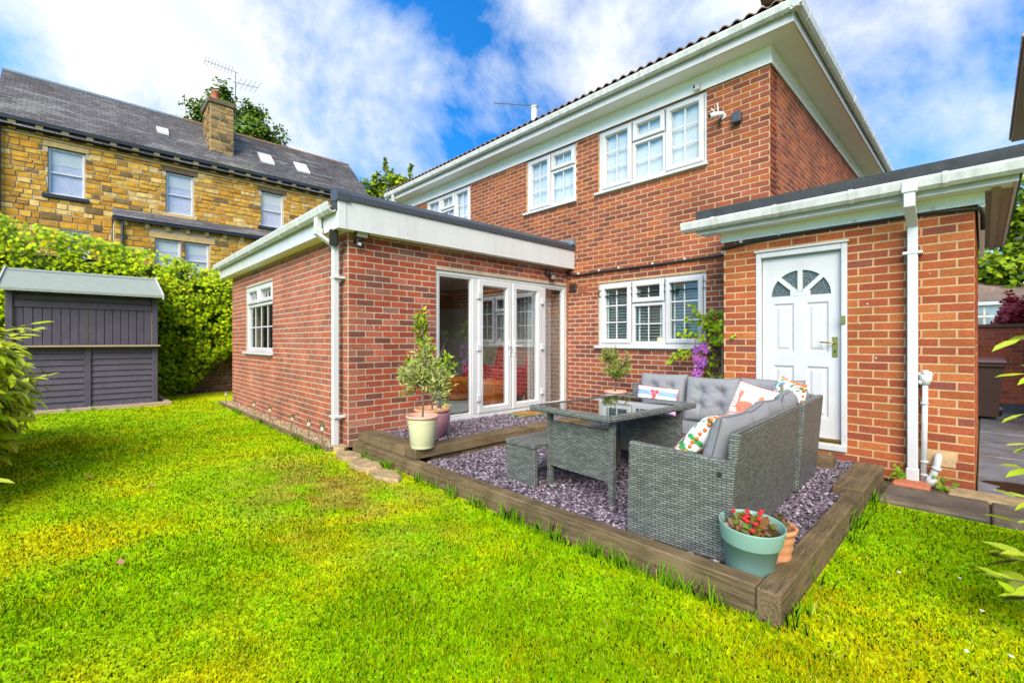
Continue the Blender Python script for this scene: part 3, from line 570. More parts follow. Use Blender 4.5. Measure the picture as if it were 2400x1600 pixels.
# ------------------------------------------------------------------ french doors
fd = MB(FX); frame4(fd, 3.49, 6.25, 0.13, 2.228, 0.06, -0.09, -0.02, 0.01)
for y in (4.185, 5.665): bar(fd, y - 0.05, y + 0.05, -0.085, -0.022, 0.19, 2.168)
fdo = fd.build('french_doors', M_UPVC, house)
MB(FX).cbox(3.44, 6.25, -0.09, 0.05, 0.085, 0.135, 0.01).build('sill', M_UPVC, fdo)
for a, b in ((3.55, 4.135), (5.715, 6.19)):
    s = MB(FX); frame4(s, a, b, 0.19, 2.168, 0.022, -0.085, -0.03, 0.006); s.build('side_light_frame', M_UPVC, fdo)
    MB(FX).box(a + 0.015, b - 0.015, -0.066, -0.058, 0.205, 2.155).build('pane', M_GLASSD, fdo)
for a, b, hx in ((4.235, 4.92, 4.235), (4.93, 5.615, 5.615)):
    s = MB(FX); frame4(s, a, b, 0.185, 2.17, 0.105, -0.085, -0.004, 0.018); s.build('door_leaf', M_UPVC, fdo)
    MB(FX).box(a + 0.095, b - 0.095, -0.056, -0.048, 0.28, 2.075).build('pane', M_GLASSD, fdo)
    for z in (0.42, 1.16, 1.92): MB(FX).cbox(hx - 0.035, hx + 0.035, -0.005, 0.022, z - 0.05, z + 0.05, 0.008).build('hinge', M_UPVC, fdo)
    cx = b - 0.05 if hx == a else a + 0.05; sg = -1 if hx == a else 1
    MB(FX).cbox(cx - 0.016, cx + 0.016, -0.005, 0.010, 1.02, 1.26, 0.005).build('handle_plate', M_UPVC, fdo)
    hd = MB(FX); hd.cbox(cx - 0.01, cx + 0.01, 0.008, 0.05, 1.17, 1.19, 0.003); hd.cbox(min(cx, cx + sg * 0.12), max(cx, cx + sg * 0.12), 0.038, 0.052, 1.17, 1.19, 0.004); hd.build('handle', M_UPVC, fdo)
    MB(FX).box(cx - 0.005, cx + 0.005, 0.0102, 0.0115, 1.05, 1.08).build('keyhole', M_BLACK, fdo)
# room behind the french doors
MB().box(-10.3, -5.37, 2.5, 6.55, 0.03, 0.12).build('extension_floor', M_FLOORW, house)
MB().box(-10.31, -5.36, 2.51, 6.28, 2.42, 2.50).build('extension_ceiling', M_ROOM, house)
MB().box(-10.3, -5.122, 6.283, 6.50, 0.12, 2.0).build('extension_back_wall', M_ROOM, house)

# ------------------------------------------------------------------ porch door
H0 = H_DOOR
df = MB(FG); a, b, c, d = H0
for q in ((a, a + 0.05, c, d), (b - 0.05, b, c, d), (a + 0.051, b - 0.051, d - 0.06, d)): df.cbox(q[0], q[1], -0.10, 0.012, q[2], q[3], 0.006)
dfo = df.build('porch_door', M_WPAINT, house); dfo['label'] = 'white panelled door with a fan shaped window at the top'
MB(FG).cbox(a - 0.015, b + 0.015, -0.1, 0.03, d, d + 0.022, 0.005).build('head_drip', M_WPAINT, dfo)
MB(FG).cbox(a, b, -0.12, 0.035, c - 0.03, c + 0.035, 0.008).build('threshold', M_WPAINT, dfo)
MB(FG).cbox(a + 0.06, b - 0.06, -0.1, -0.01, c + 0.036, c + 0.07, 0.006).build('weather_bar', M_BRASS, dfo)
lf = MB(FG); l0, l1, lb, lt = a + 0.055, b - 0.055, c + 0.075, d - 0.065; W = l1 - l0
HB = lb + 0.21; HM = lb + 0.80; MIDW = 0.11; ST = 0.105
sx = [l0, l0 + ST, (l0 + l1) / 2 - MIDW / 2, (l0 + l1) / 2 + MIDW / 2, l1 - ST, l1]
fz0 = lt - 0.47; FANB = lt - 0.42; FR_ = W / 2 - ST + 0.02; cxm = (l0 + l1) / 2
# stiles, rails and panels
pan = [(sx[1], sx[2], lb + 0.2, lb + 0.72), (sx[3], sx[4], lb + 0.2, lb + 0.72), (sx[1], sx[2], lb + 0.86, lb + 1.38), (sx[3], sx[4], lb + 0.86, lb + 1.38)]
for q in rect_cells(l0, l1, lb, FANB - 0.0, pan): lf.box(q[0], q[1], -0.085, -0.045, q[2], q[3])
for p_ in pan:
    u0_, u1_, z0_, z1_ = p_; rings = [(0, -0.045), (0.018, -0.058), (0.035, -0.058), (0.055, -0.050)]
    ids = [lf.pts([(u0_ + e, n_, z0_ + e), (u1_ - e, n_, z0_ + e), (u1_ - e, n_, z1_ - e), (u0_ + e, n_, z1_ - e)]) for e, n_ in rings]
    for A, B in zip(ids, ids[1:]):
        for k in range(4): lf.face(B + k, B + (k + 1) % 4, A + (k + 1) % 4, A + k)
    lf.face(ids[-1] + 3, ids[-1] + 2, ids[-1] + 1, ids[-1])
# top part with half-round opening
K = 24; arc = [(cxm + FR_ * math.cos(PI * k / K), FANB + FR_ * 0.98 * math.sin(PI * k / K)) for k in range(K + 1)]
for k in range(K):
    (x0, z0), (x1, z1) = arc[k], arc[k + 1]
    lf.quad((x0, -0.045, z0), (x1, -0.045, z1), (x1, -0.045, lt), (x0, -0.045, lt)); lf.quad((x0, -0.045, z0), (x0, -0.085, z0), (x1, -0.085, z1), (x1, -0.045, z1))
lf.box(cxm + FR_, l1, -0.085, -0.045, FANB, lt); lf.box(l0, cxm - FR_, -0.085, -0.045, FANB, lt)
lfo = lf.build('door_leaf', M_WPAINT, dfo)
fb = MB(FG)
for ang in (45, 90, 135):
    t_ = math.radians(ang); ca, sa = math.cos(t_), math.sin(t_); wv = 0.022
    P0 = (cxm + 0.04 * ca, FANB + 0.04 * sa); P1 = (cxm + (FR_ + 0.01) * ca, FANB + (FR_ + 0.01) * 0.98 * sa)
    q = [(P0[0] + wv * sa, P0[1] - wv * ca), (P1[0] + wv * sa, P1[1] - wv * ca), (P1[0] - wv * sa, P1[1] + wv * ca), (P0[0] - wv * sa, P0[1] + wv * ca)]
    fb.prism([(x, z) for x, z in q], 1, -0.075, -0.042)
fb.box(cxm - 0.09, cxm + 0.09, -0.078, -0.043, FANB - 0.002, FANB + 0.05)
fb.build('fan_bar', M_WPAINT, dfo)
for k in range(4):
    t0, t1 = PI * k / 4, PI * (k + 1) / 4; pts_ = [(cxm, FANB)] + [(cxm + (FR_ + 0.005) * math.cos(t0 + (t1 - t0) * j / 6), FANB + (FR_ + 0.005) * math.sin(t0 + (t1 - t0) * j / 6)) for j in range(7)]
    MB(FG).prism(pts_, 1, -0.072, -0.066).build('fan_pane', M_OBSC, dfo)
MB(FG).cbox(l1 - 0.075, l1 - 0.030, -0.046, -0.036, lb + 0.82, lb + 1.02, 0.003).build('lock_plate', M_BRASS, dfo)
hd = MB(FG); hd.tube([(l1 - 0.052, -0.04, lb + 0.96), (l1 - 0.052, 0.01, lb + 0.96), (l1 - 0.07, 0.015, lb + 0.962), (l1 - 0.16, 0.012, lb + 0.968), (l1 - 0.17, 0.0, lb + 0.968)], 0.008); hd.build('handle', M_BRASS, dfo, True)
MB(FG).box(l1 - 0.058, l1 - 0.046, -0.0355, -0.034, lb + 0.86, lb + 0.89).build('keyhole', M_BLACK, dfo)
MB(FG).cbox(b - 0.05, b - 0.012, 0.0125, 0.03, 1.42, 1.50, 0.004).build('catch', M_BRASS, dfo)

# ------------------------------------------------------------------ eaves, gutters, flat roofs
def gutter(name, path_axis, a0, a1, c, z, out, parent, r=0.055, brackets=0.9):
    """half-round/ogee gutter running along x or y at cross position c; out = -1/+1 outward sign"""
    prof = [(0, 0.05), (0, -0.02), (0.02, -0.05), (0.06, -0.055), (0.09, -0.03), (0.105, 0.03), (0.105, 0.05), (0.098, 0.05), (0.096, 0.03), (0.083, -0.022), (0.058, -0.044), (0.024, -0.04), (0.008, -0.015), (0.008, 0.05)]
    P = [(c + out * p, z + q) for p, q in prof]
    if (out > 0): P = P[::-1]
    mb = MB(); mb.prism(P if path_axis == 0 else P, path_axis, a0, a1); go = mb.build(name, M_GUT, parent)
    x = a0 + 0.35
    while x < a1 - 0.1:
        P2 = [(c + out * p * 1.06 - out * 0.001, z + q * 1.06 - 0.003) for p, q in prof[:7]] + [(c + out * 0.106, z + 0.056), (c, z + 0.056)]
        if out > 0: P2 = P2[::-1]
        MB().prism(P2, path_axis, x, x + 0.035).build('gutter_bracket', M_GUT, go); x += brackets
    return go
# main roof eaves
SZ = 4.955; FY = 5.97; FXR = -1.53
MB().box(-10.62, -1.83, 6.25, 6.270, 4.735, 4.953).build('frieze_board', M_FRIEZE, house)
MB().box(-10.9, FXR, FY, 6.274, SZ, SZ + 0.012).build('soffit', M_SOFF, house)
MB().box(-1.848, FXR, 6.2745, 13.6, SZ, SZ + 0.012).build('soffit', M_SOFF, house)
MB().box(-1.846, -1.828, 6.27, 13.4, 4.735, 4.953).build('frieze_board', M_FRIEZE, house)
MB().box(-10.9, FXR + 0.02, FY - 0.02, FY - 0.001, SZ - 0.012, SZ + 0.13).build('fascia', M_WPAINT, house)
MB().box(FXR + 0.001, FXR + 0.02, FY, 13.6, SZ - 0.012, SZ + 0.13).build('fascia', M_WPAINT, house)
gutter('gutter', 0, -10.98, FXR + 0.12, FY - 0.021, SZ + 0.14, -1, house)
gutter('gutter', 1, FY - 0.12, 13.6, FXR + 0.021, SZ + 0.14, 1, house)
MB().box(FXR + 0.004, FXR + 0.10, FY - 0.11, FY - 0.02, SZ + 0.08, SZ + 0.20).build('gutter_corner', M_GUT, house)
sl = math.tan(math.radians(17.0)); RZ = SZ + 0.215
rm = MB(); EX0, EX1, EY0, EY1 = -10.95, -1.46, 5.90, 13.7; hh = (EY1 - EY0) / 2; zr = RZ + hh * sl
i = rm.pts([(EX0, EY0, RZ), (EX1, EY0, RZ), (EX1, EY1, RZ), (EX0, EY1, RZ), (EX0 + hh, EY0 + hh, zr), (EX1 - hh, EY0 + hh, zr)])
rm.face(i, i + 1, i + 5, i + 4); rm.face(i + 1, i + 2, i + 5); rm.face(i + 2, i + 3, i + 4, i + 5); rm.face(i + 3, i, i + 4); rm.face(i + 3, i + 2, i + 1, i)
roof = rm.build('roof', M_TILE, house)
def tile_mesh():
    """double roll pantile, 0.294 wide, 0.42 long, laid up the slope (local x across, y up-slope)"""
    nx = 24; V = []; F = []
    for j in range(2):
        for k in range(nx + 1):
            x = 0.294 * k / nx; ph = (x / 0.147) % 1.0; z = 0.042 * (0.5 + 0.5 * math.cos(2 * PI * ph)) ** 0.8
            y = 0.42 * j; V += [(x, y, z + 0.018 + y * sl * 0.98), (x, y, z + y * sl * 0.98)]
    S = 2 * (nx + 1)
    for k in range(nx):
        a = 2 * k; F.append((a, a + 2, a + S + 2, a + S)); F.append((a + 1, a, a + 2, a + 3)[::-1] if False else (a + 1, a + 3, a + 2, a))
    me = bpy.data.meshes.new('roof_tile'); me.from_pydata(V, [], F); me.materials.append(M_TILE); me.shade_smooth(); return me
TM = tile_mesh()
n = int((EX1 - EX0) / 0.294)
for k in range(n):
    o = bpy.data.objects.new('roof_tile', TM); C.objects.link(o); o.parent = roof; o.location = Vector((EX0 + 0.01 + k * 0.294, EY0 - 0.02, RZ + 0.004 + 0.003 * rnd.random())) - OFF[roof.name]
for k in range(int((EY1 - EY0) / 0.294)):
    o = bpy.data.objects.new('roof_tile', TM); C.objects.link(o); o.parent = roof; o.rotation_euler = (0, 0, PI / 2)
    o.location = Vector((EX1 + 0.02, EY0 + 0.01 + k * 0.294, RZ + 0.004)) - OFF[roof.name]
for k in range(12):
    t0 = k * 0.36; p0 = Vector((EX1 - 0.02 - t0, EY0 + 0.02 + t0, RZ + 0.03 + t0 * sl)); p1 = p0 + Vector((-0.38, 0.38, 0.38 * sl))
    MB().tube([tuple(p0), tuple(p1)], [0.12, 0.10], 10).build('hip_tile', M_TILE, roof)
# far downpipe of the main gutter
dp = MB(); dp.cbox(-10.64, -10.57, 5.87, 5.94, 4.93, 5.06, 0.006); dp.tube([(-10.605, 5.905, 4.96), (-10.605, 5.905, 4.90), (-10.605, 6.2, 4.70), (-10.605, 6.2, 3.0)], 0.036, 8); dp.build('downpipe', M_GUT, house)
# extension flat roof
XE = -4.957; YE = 2.085
MB().box(XE - 0.02, XE, YE + 0.03, 6.275, 2.515, 2.835).build('fascia', M_UPVC, house)
MB().box(XE - 0.025, XE + 0.006, YE, YE + 0.09, 2.513, 2.84).build('fascia_corner', M_UPVC, house)
MB().box(-10.75, XE - 0.022, YE, YE + 0.02, 2.515, 2.71).build('fascia', M_UPVC, house)
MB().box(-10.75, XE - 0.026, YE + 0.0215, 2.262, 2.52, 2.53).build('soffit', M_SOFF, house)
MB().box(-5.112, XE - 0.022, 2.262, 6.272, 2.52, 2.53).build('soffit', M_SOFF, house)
for yy in (2.5, 2.95, 3.4, 3.85, 4.3, 4.75, 5.2, 5.65, 6.1):
    for z_ in (2.59, 2.76): MB().tube([(XE, yy, z_), (XE + 0.004, yy, z_)], 0.006, 6).build('cover_cap', M_GUT, house)
tr = MB(); tr.prism([(XE - 0.16, 2.84), (XE + 0.012, 2.84), (XE + 0.018, 2.83), (XE + 0.022, 2.835), (XE + 0.02, 2.90), (XE - 0.05, 2.965), (XE - 0.16, 2.94)], 1, YE - 0.012, 6.276); tr.build('roof_edge_trim', M_TRIM, house)
tr = MB(); tr.prism([(XE - 0.165, 2.835), (XE + 0.018, 2.815), (XE + 0.028, 2.815), (XE + 0.026, 2.905), (XE - 0.05, 2.975), (XE - 0.165, 2.95)], 1, YE - 0.02, YE + 0.13); tr.build('roof_edge_corner', M_TRIM, house)
MB().hexa([(-10.8, YE - 0.02, 2.74), (XE - 0.162, YE - 0.02, 2.74), (XE - 0.162, 6.27, 2.86), (-10.8, 6.27, 2.86), (-10.8, YE - 0.02, 2.775), (XE - 0.162, YE - 0.02, 2.775), (XE - 0.162, 6.27, 2.90), (-10.8, 6.27, 2.90)]).build('flat_roof', M_FELT, house)
MB().hexa([(XE - 0.162, YE - 0.015, 2.72), (XE - 0.022, YE - 0.015, 2.72), (XE - 0.022, YE + 0.2, 2.72), (XE - 0.162, YE + 0.2, 2.72), (XE - 0.162, YE - 0.015, 2.80), (XE - 0.022, YE - 0.015, 2.86), (XE - 0.022, YE + 0.2, 2.86), (XE - 0.162, YE + 0.2, 2.82)]).build('felt_upstand', M_FELT, house)
gutter('gutter', 0, -10.86, XE - 0.04, YE - 0.001, 2.745, -1, house, brackets=0.75)
MB().prism([(-5.5, 2.99), (-4.93, 2.93), (-4.93, 3.02), (-5.5, 3.06)], 1, 6.20, 6.277).build('flashing', M_LEAD, house)
dp = MB(); dp.cbox(-5.44, -5.37, YE - 0.09, YE - 0.02, 2.56, 2.70, 0.006)
dp.hexa([(-5.45, YE - 0.095, 2.50), (-5.36, YE - 0.095, 2.50), (-5.36, YE - 0.015, 2.50), (-5.45, YE - 0.015, 2.50), (-5.45, YE - 0.095, 2.57), (-5.36, YE - 0.095, 2.57), (-5.36, YE - 0.015, 2.57), (-5.45, YE - 0.015, 2.57)])
dp.hexa([(-5.28, 2.13, 2.36), (-5.20, 2.13, 2.36), (-5.20, 2.20, 2.36), (-5.28, 2.20, 2.36), (-5.445, YE - 0.09, 2.505), (-5.365, YE - 0.09, 2.505), (-5.365, YE - 0.02, 2.505), (-5.445, YE - 0.02, 2.505)])
dp.cbox(-5.272, -5.204, 2.132, 2.20, 0.03, 2.40, 0.006)
dpo = dp.build('downpipe', M_UPVC, house)
for z_ in (0.36, 1.98): MB().cbox(-5.30, -5.165, 2.127, 2.262, z_, z_ + 0.03, 0.004).build('pipe_clip', M_UPVC, dpo)
# porch eaves
GZ = 2.485; GY = 5.18
MB().box(-2.30, 0.19, GY - 0.02, GY, GZ - 0.012, GZ + 0.095).build('fascia', M_WPAINT, house)
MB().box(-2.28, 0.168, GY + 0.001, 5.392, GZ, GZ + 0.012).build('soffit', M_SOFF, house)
MB().box(-0.045, 0.168, 5.393, 8.7, GZ, GZ + 0.012).build('soffit', mat('brown_soffit', (0.30, 0.23, 0.18), 0.6, 0.1, 5), house)
MB().box(0.169, 0.189, GY, 8.7, GZ - 0.012, GZ + 0.095).build('fascia', M_WPAINT, house)
MB().box(0.05, 0.10, 5.3, 8.7, GZ - 0.03, GZ - 0.001).build('soffit_batten', MATS['brown_soffit'], house)
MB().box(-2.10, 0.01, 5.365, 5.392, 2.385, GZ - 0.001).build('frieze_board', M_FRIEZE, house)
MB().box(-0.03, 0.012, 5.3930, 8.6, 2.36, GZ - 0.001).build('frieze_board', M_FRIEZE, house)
MB().hexa([(-2.31, GY - 0.01, 2.585), (0.22, GY - 0.01, 2.585), (0.22, 8.75, 2.60), (-2.31, 8.75, 2.60), (-2.31, GY - 0.01, 2.75), (0.22, GY - 0.01, 2.75), (0.22, 8.75, 2.80), (-2.31, 8.75, 2.80)]).build('flat_roof', M_FELT, house)
gutter('gutter', 0, -2.44, 0.26, GY - 0.021, GZ + 0.085, -1, house, brackets=0.62)
dp = MB(); dp.cbox(-0.485, -0.38, GY - 0.13, GY - 0.022, GZ + 0.02, GZ + 0.13, 0.008); dp.cbox(-0.470, -0.395, GY - 0.12, GY - 0.045, GZ - 0.10, GZ + 0.03, 0.006)
dp.hexa([(-0.470, 5.30, 2.26), (-0.395, 5.30, 2.26), (-0.395, 5.37, 2.26), (-0.470, 5.37, 2.26), (-0.470, GY - 0.12, GZ - 0.10), (-0.395, GY - 0.12, GZ - 0.10), (-0.395, GY - 0.045, GZ - 0.10), (-0.470, GY - 0.045, GZ - 0.10)])
dp.cbox(-0.468, -0.397, 5.305, 5.372, 0.05, 2.28, 0.006); dp.cbox(-0.476, -0.389, 5.297, 5.38, 0.02, 0.13, 0.006)
dpo = dp.build('downpipe', M_UPVC, house)
MB().cbox(-0.50, -0.365, 5.30, 5.392, 2.02, 2.045, 0.004).build('pipe_clip', M_UPVC, dpo)
wp = MB(); wp.tube([(-0.350, 5.355, 1.0), (-0.355, 5.352, 0.5), (-0.362, 5.352, 0.02)], 0.021, 12); wp.tube([(-0.349, 5.355, 0.87), (-0.349, 5.358, 0.93), (-0.349, 5.385, 0.96)], [0.03, 0.045, 0.04], 10)
for z_ in (0.70, 0.19, 0.075): wp.tube([(-0.355, 5.352, z_), (-0.355, 5.352, z_ + 0.018)], 0.028, 12)
for k in range(14): wp.sphere((-0.349 + rnd.uniform(-.04, .04), 5.36 + rnd.uniform(-.02, .02), 0.93 + rnd.uniform(-.05, .05)), rnd.uniform(.012, .022), 6, 5)
wp.build('waste_pipe', M_GUT, house, True)
ep = MB(); ep.tube([(-0.265, 5.40, 0.245), (-0.265, 5.36, 0.262), (-0.268, 5.335, 0.24), (-0.272, 5.33, 0.2), (-0.300, 5.325, 0.09), (-0.322, 5.32, 0.025)], 0.026, 12); ep.tube([(-0.275, 5.33, 0.17), (-0.281, 5.329, 0.145)], 0.034, 12); ep.tube([(-0.302, 5.325, 0.075), (-0.322, 5.32, 0.01)], 0.036, 12)
ep.build('waste_elbow', M_GUT, house, True)
MB().box(-0.42, -0.16, 5.393, 5.3985, 0.17, 0.30).build('mortar_patch', M_MORT_G, house)
# vents and cable
ab = MB(FM); ab.cbox(-4.875, -4.665, -0.01, 0.012, 2.085, 2.215, 0.004); abo = ab.build('air_brick', M_TERRA, house)
ah = MB(FM)
for a_ in range(7):
    for b_ in range(4): ah.box(-4.86 + a_ * 0.0275, -4.843 + a_ * 0.0275, 0.0122, 0.0135, 2.10 + b_ * 0.028, 2.118 + b_ * 0.028)
ah.build('vent_hole', M_BLACK, abo)
vt = MB(FM); vt.cbox(-5.06, -4.90, 0.0, 0.03, 2.12, 2.27, 0.006)
for k in range(5): vt.hexa([(-5.05, 0.03, 2.135 + k * 0.026), (-4.91, 0.03, 2.135 + k * 0.026), (-4.91, 0.045, 2.13 + k * 0.026), (-5.05, 0.045, 2.13 + k * 0.026), (-5.05, 0.03, 2.15 + k * 0.026), (-4.91, 0.03, 2.15 + k * 0.026), (-4.91, 0.046, 2.134 + k * 0.026), (-5.05, 0.046, 2.134 + k * 0.026)])
vt.build('louvre_vent', mat('brown_plastic', (0.06, 0.035, 0.028), 0.5), house)
cpts = [(-5.1, 6.22, 2.47), (-4.98, 6.25, 2.41), (-4.85, 6.255, 2.395), (-4.42, 6.255, 2.408), (-4.04, 6.255, 2.403), (-3.45, 6.255, 2.40), (-2.95, 6.255, 2.405), (-2.40, 6.255, 2.412), (-2.1, 6.25, 2.41)]
MB().tube(cpts, 0.017, 8).build('cable', M_BLACK, house, True)
MB().tube([(-2.09, 5.38, 2.32), (-1.85, 5.378, 2.345), (-1.45, 5.378, 2.37), (-0.8, 5.378, 2.374), (-0.3, 5.378, 2.374), (-0.02, 5.375, 2.35), (0.0, 5.5, 2.32), (0.0, 5.55, 2.2)], 0.017, 8).build('cable', M_BLACK, house, True)
for x, y, z in [(-4.85, 6.24, 2.42), (-4.42, 6.24, 2.425), (-4.04, 6.24, 2.425), (-3.45, 6.24, 2.42), (-2.95, 6.24, 2.425), (-2.42, 6.24, 2.435), (-1.88, 5.36, 2.365), (-1.5, 5.36, 2.385), (-0.85, 5.36, 2.395), (-0.3, 5.36, 2.395)]: MB().cbox(x - 0.014, x + 0.014, y - 0.01, y + 0.03, z - 0.012, z + 0.018, 0.004).build('cable_clip', M_UPVC, house)
# white paint specks and a mortar repair on the brick
sp_ = MB()
for k in range(60):
    fr, u, z = rnd.choice([(FM, rnd.uniform(-5, -1.9), rnd.uniform(0.6, 4.6)), (FM, rnd.uniform(-9, -4.6), rnd.uniform(2.9, 3.65)), (FG, rnd.uniform(-2.0, -0.1), rnd.uniform(0.3, 2.3)), (FX, rnd.uniform(2.3, 3.4), rnd.uniform(0.3, 2.3))])
    if fr is FM and any(h[0] - .03 < u < h[1] + .03 and h[2] - .05 < z < h[3] + .03 for h in (H_UW, H_UM, H_KW)): continue
    if fr is FG and H_DOOR[0] - .03 < u < H_DOOR[1] + .03: continue
    s = rnd.uniform(0.002, 0.0065); sp_.fr = fr; sp_.hexa([(u - s, 0.002, z - s), (u + s, 0.002, z - s * .7), (u + s, 0.0085, z - s * .7), (u - s, 0.0085, z - s), (u - s * .8, 0.002, z + s * 1.6), (u + s * .6, 0.002, z + s * 1.3), (u + s * .6, 0.0085, z + s * 1.3), (u - s * .8, 0.0085, z + s * 1.6)])
stuff(sp_.build('paint_speck', M_UPVC, house))
# ------------------------------------------------------------------ stone house
FS = Fr((-22, 0, 0), (0, 1, 0), (1, 0, 0)); FS2 = Fr((-20.9, 0, 0), (0, 1, 0), (1, 0, 0))
stone = thing('stone_house', 'tall golden sandstone house with slate roof behind the ivy wall', 'house', (-22, 4, 0))
M_BLKP = mat('black_gutter', (0.02, 0.022, 0.028), 0.4, 0.15, 6)
M_WSILL = mat('pale_dressed_stone', (0.50, 0.35, 0.15), 0.85, 0.2, 5, 0.3, 30)
M_CORB = mat('corbel_stone', (0.60, 0.44, 0.20), 0.85, 0.15, 6)  # dressed stone tone lightened to offset the gutter's shadow
M_LINT = mat('sooty_lintel', (0.12, 0.085, 0.05), 0.9, 0.4, 6, 0.4, 30)
W_S = [(-0.736, 0.191, 6.27, 7.87), (2.47, 3.365, 6.24, 7.86), (5.82, 6.73, 6.34, 7.87)]
W_G = [(-0.45, 0.30, 3.6, 5.12)]
PAL_S = [((0.50, 0.27, 0.035), 5), ((0.56, 0.34, 0.06), 3), ((0.44, 0.215, 0.025), 4), ((0.38, 0.215, 0.05), 2), ((0.19, 0.125, 0.05), 0.8), ((0.58, 0.41, 0.15), 2.5)]
SREC = []
def stone_wall(name, fr, u0, u1, z0, z1, holes):
    mb = MB(fr); wall_backing(mb, u0, u1, z0, z1, holes); wo = mb.build(name, M_MORT_S, stone)
    z = z0
    while z < z1 - 0.05:
        h = rnd.choice((0.15, 0.17, 0.19, 0.21, 0.23)); h = min(h, z1 - z); x = u0
        while x < u1 - 0.03:
            ln = rnd.uniform(0.2, 0.52); x1 = min(x + ln, u1)
            if u1 - x1 < 0.1: x1 = u1
            parts = [(x + 0.008, x1 - 0.008)]
            for hl in holes:
                if hl[2] < z + h - 0.02 and hl[3] > z + 0.02:
                    ns = []
                    for a, b in parts:
                        if hl[1] <= a or hl[0] >= b: ns.append((a, b))
                        else:
                            if hl[0] - 0.02 > a: ns.append((a, hl[0] - 0.004))
                            if hl[1] + 0.02 < b: ns.append((hl[1] + 0.004, b))
                    parts = ns
            for a, b in parts:
                if b - a < 0.06: continue
                split = h > 0.2 and rnd.random() < 0.2; zz_ = [(z, z + h)] if not split else [(z, z + h * 0.5), (z + h * 0.5, z + h)]
                for c, d in zz_:
                    c += 0.007; d -= 0.007; col = pick(PAL_S); J = lambda q: rnd.uniform(-q, q); dep = rnd.uniform(0.012, 0.045); ins = 0.016
                    P = [(a, -0.01, c), (b, -0.01, c), (b - ins + J(.01), dep, c + ins + J(.006)), (a + ins + J(.01), dep + J(.008), c + ins + J(.006)), (a, -0.01, d), (b, -0.01, d), (b - ins + J(.01), dep + J(.008), d - ins + J(.006)), (a + ins + J(.01), dep, d - ins + J(.006))]
                    ctr = Vector(fr.p((a + b) / 2, 0, (c + d) / 2)); dv = ctr - CAM; vis = 1 if ctr.z > 3.2 else 0.02
                    SREC.append((wo, fr, P, col, vis * (b - a) * (d - c) * max(0, -dv.normalized().dot(fr.n)) / dv.length_squared, ctr, None))
            x = x1
        z += h
    return wo
stone_wall('front_wall', FS, -1.9, 11.0, 3.0, 8.42, W_S + W_G + [(w_[0] - 0.12, w_[1] + 0.12, w_[3], w_[3] + 0.2) for w_ in W_S] + [(w_[0] - 0.1, w_[1] + 0.1, w_[2] - 0.14, w_[2]) for w_ in W_S] + [(0.9, 8.0, 3.0, 5.72)])
W_L = [(2.03, 2.80, 3.7, 5.02), (2.93, 3.70, 3.7, 5.02)]
stone_wall('lean_to_wall', FS2, 0.92, 8.0, 3.0, 5.60, W_L + [(1.85, 3.9, 5.02, 5.24)])
MB().box(-21.99, -20.91, 0.92, 1.1, 0, 5.5).build('lean_to_side', M_MORT_S, stone)
place_pieces(stone, SREC, 'stone', M_STONE, 300, 'stonework')
MB().box(-30, -22.26, -1.9, 11.0, 0, 8.4).build('house_core', M_MORT_S, stone)
MB().box(-22.25, -22.0, -1.9, 11.0, 0, 3.0).build('lower_wall', M_MORT_S, stone); MB().box(-21.15, -20.9, 0.92, 8.0, 0, 3.0).build('lean_to_base', M_MORT_S, stone)
for q in W_S + W_G + W_L:
    fr = FS2 if q in W_L else FS; c = q[2:]; wm = MB(fr); frame4(wm, q[0], q[1], q[2], q[3], 0.07, -0.14, -0.06, 0.015); zm = (q[2] + q[3]) / 2 - 0.03
    wm.cbox(q[0] + 0.07, q[1] - 0.07, -0.13, -0.075, zm - 0.025, zm + 0.025, 0.008); wo = wm.build('sash_window', M_UPVC, stone)
    MB(fr).box(q[0] + 0.06, q[1] - 0.06, -0.115, -0.108, q[2] + 0.06, zm - 0.02).build('pane', M_GLASSU, wo); MB(fr).box(q[0] + 0.06, q[1] - 0.06, -0.105, -0.098, zm + 0.02, q[3] - 0.06).build('pane', M_GLASSU, wo)
    MB(fr).box(q[0] + 0.02, q[1] - 0.02, -0.142, -0.138, q[2] + (q[3] - q[2]) * 0.66, q[3]).build('roller_blind', M_CURT, wo)
    MB(fr).box(q[0] - 0.02, q[1] + 0.02, -0.155, -0.15, q[2] - 0.02, q[3] + 0.02).build('room_shade', mat('dim_room', (0.55, 0.55, 0.66), 0.9) if 'dim_room' not in MATS else MATS['dim_room'], wo)
for k, q in enumerate(W_S):
    MB(FS).cbox(q[0] - 0.115, q[1] + 0.115, -0.02, 0.035, q[3] + 0.006, q[3] + 0.194, 0.012).build('lintel', M_WSILL if k == 0 else M_LINT, stone)
    MB(FS).cbox(q[0] - (0.14 if k != 1 else 0.1), q[1] + (0.09 if k != 1 else 0.1), -0.05, 0.10, q[2] - 0.135, q[2] - 0.005, 0.012).build('sill', M_WSILL if k == 1 else M_BLKP, stone)
MB(FS2).cbox(1.86, 3.89, -0.02, 0.035, 5.025, 5.235, 0.012).build('lintel', M_WSILL, stone); MB(FS2).cbox(2.805, 2.925, -0.05, 0.03, 3.7, 5.02, 0.012).build('mullion', M_LINT, stone)
MB(FS).cbox(0.40, 0.62, 0.0, 0.06, 5.18, 5.42, 0.01).build('vent', M_LINT, stone)
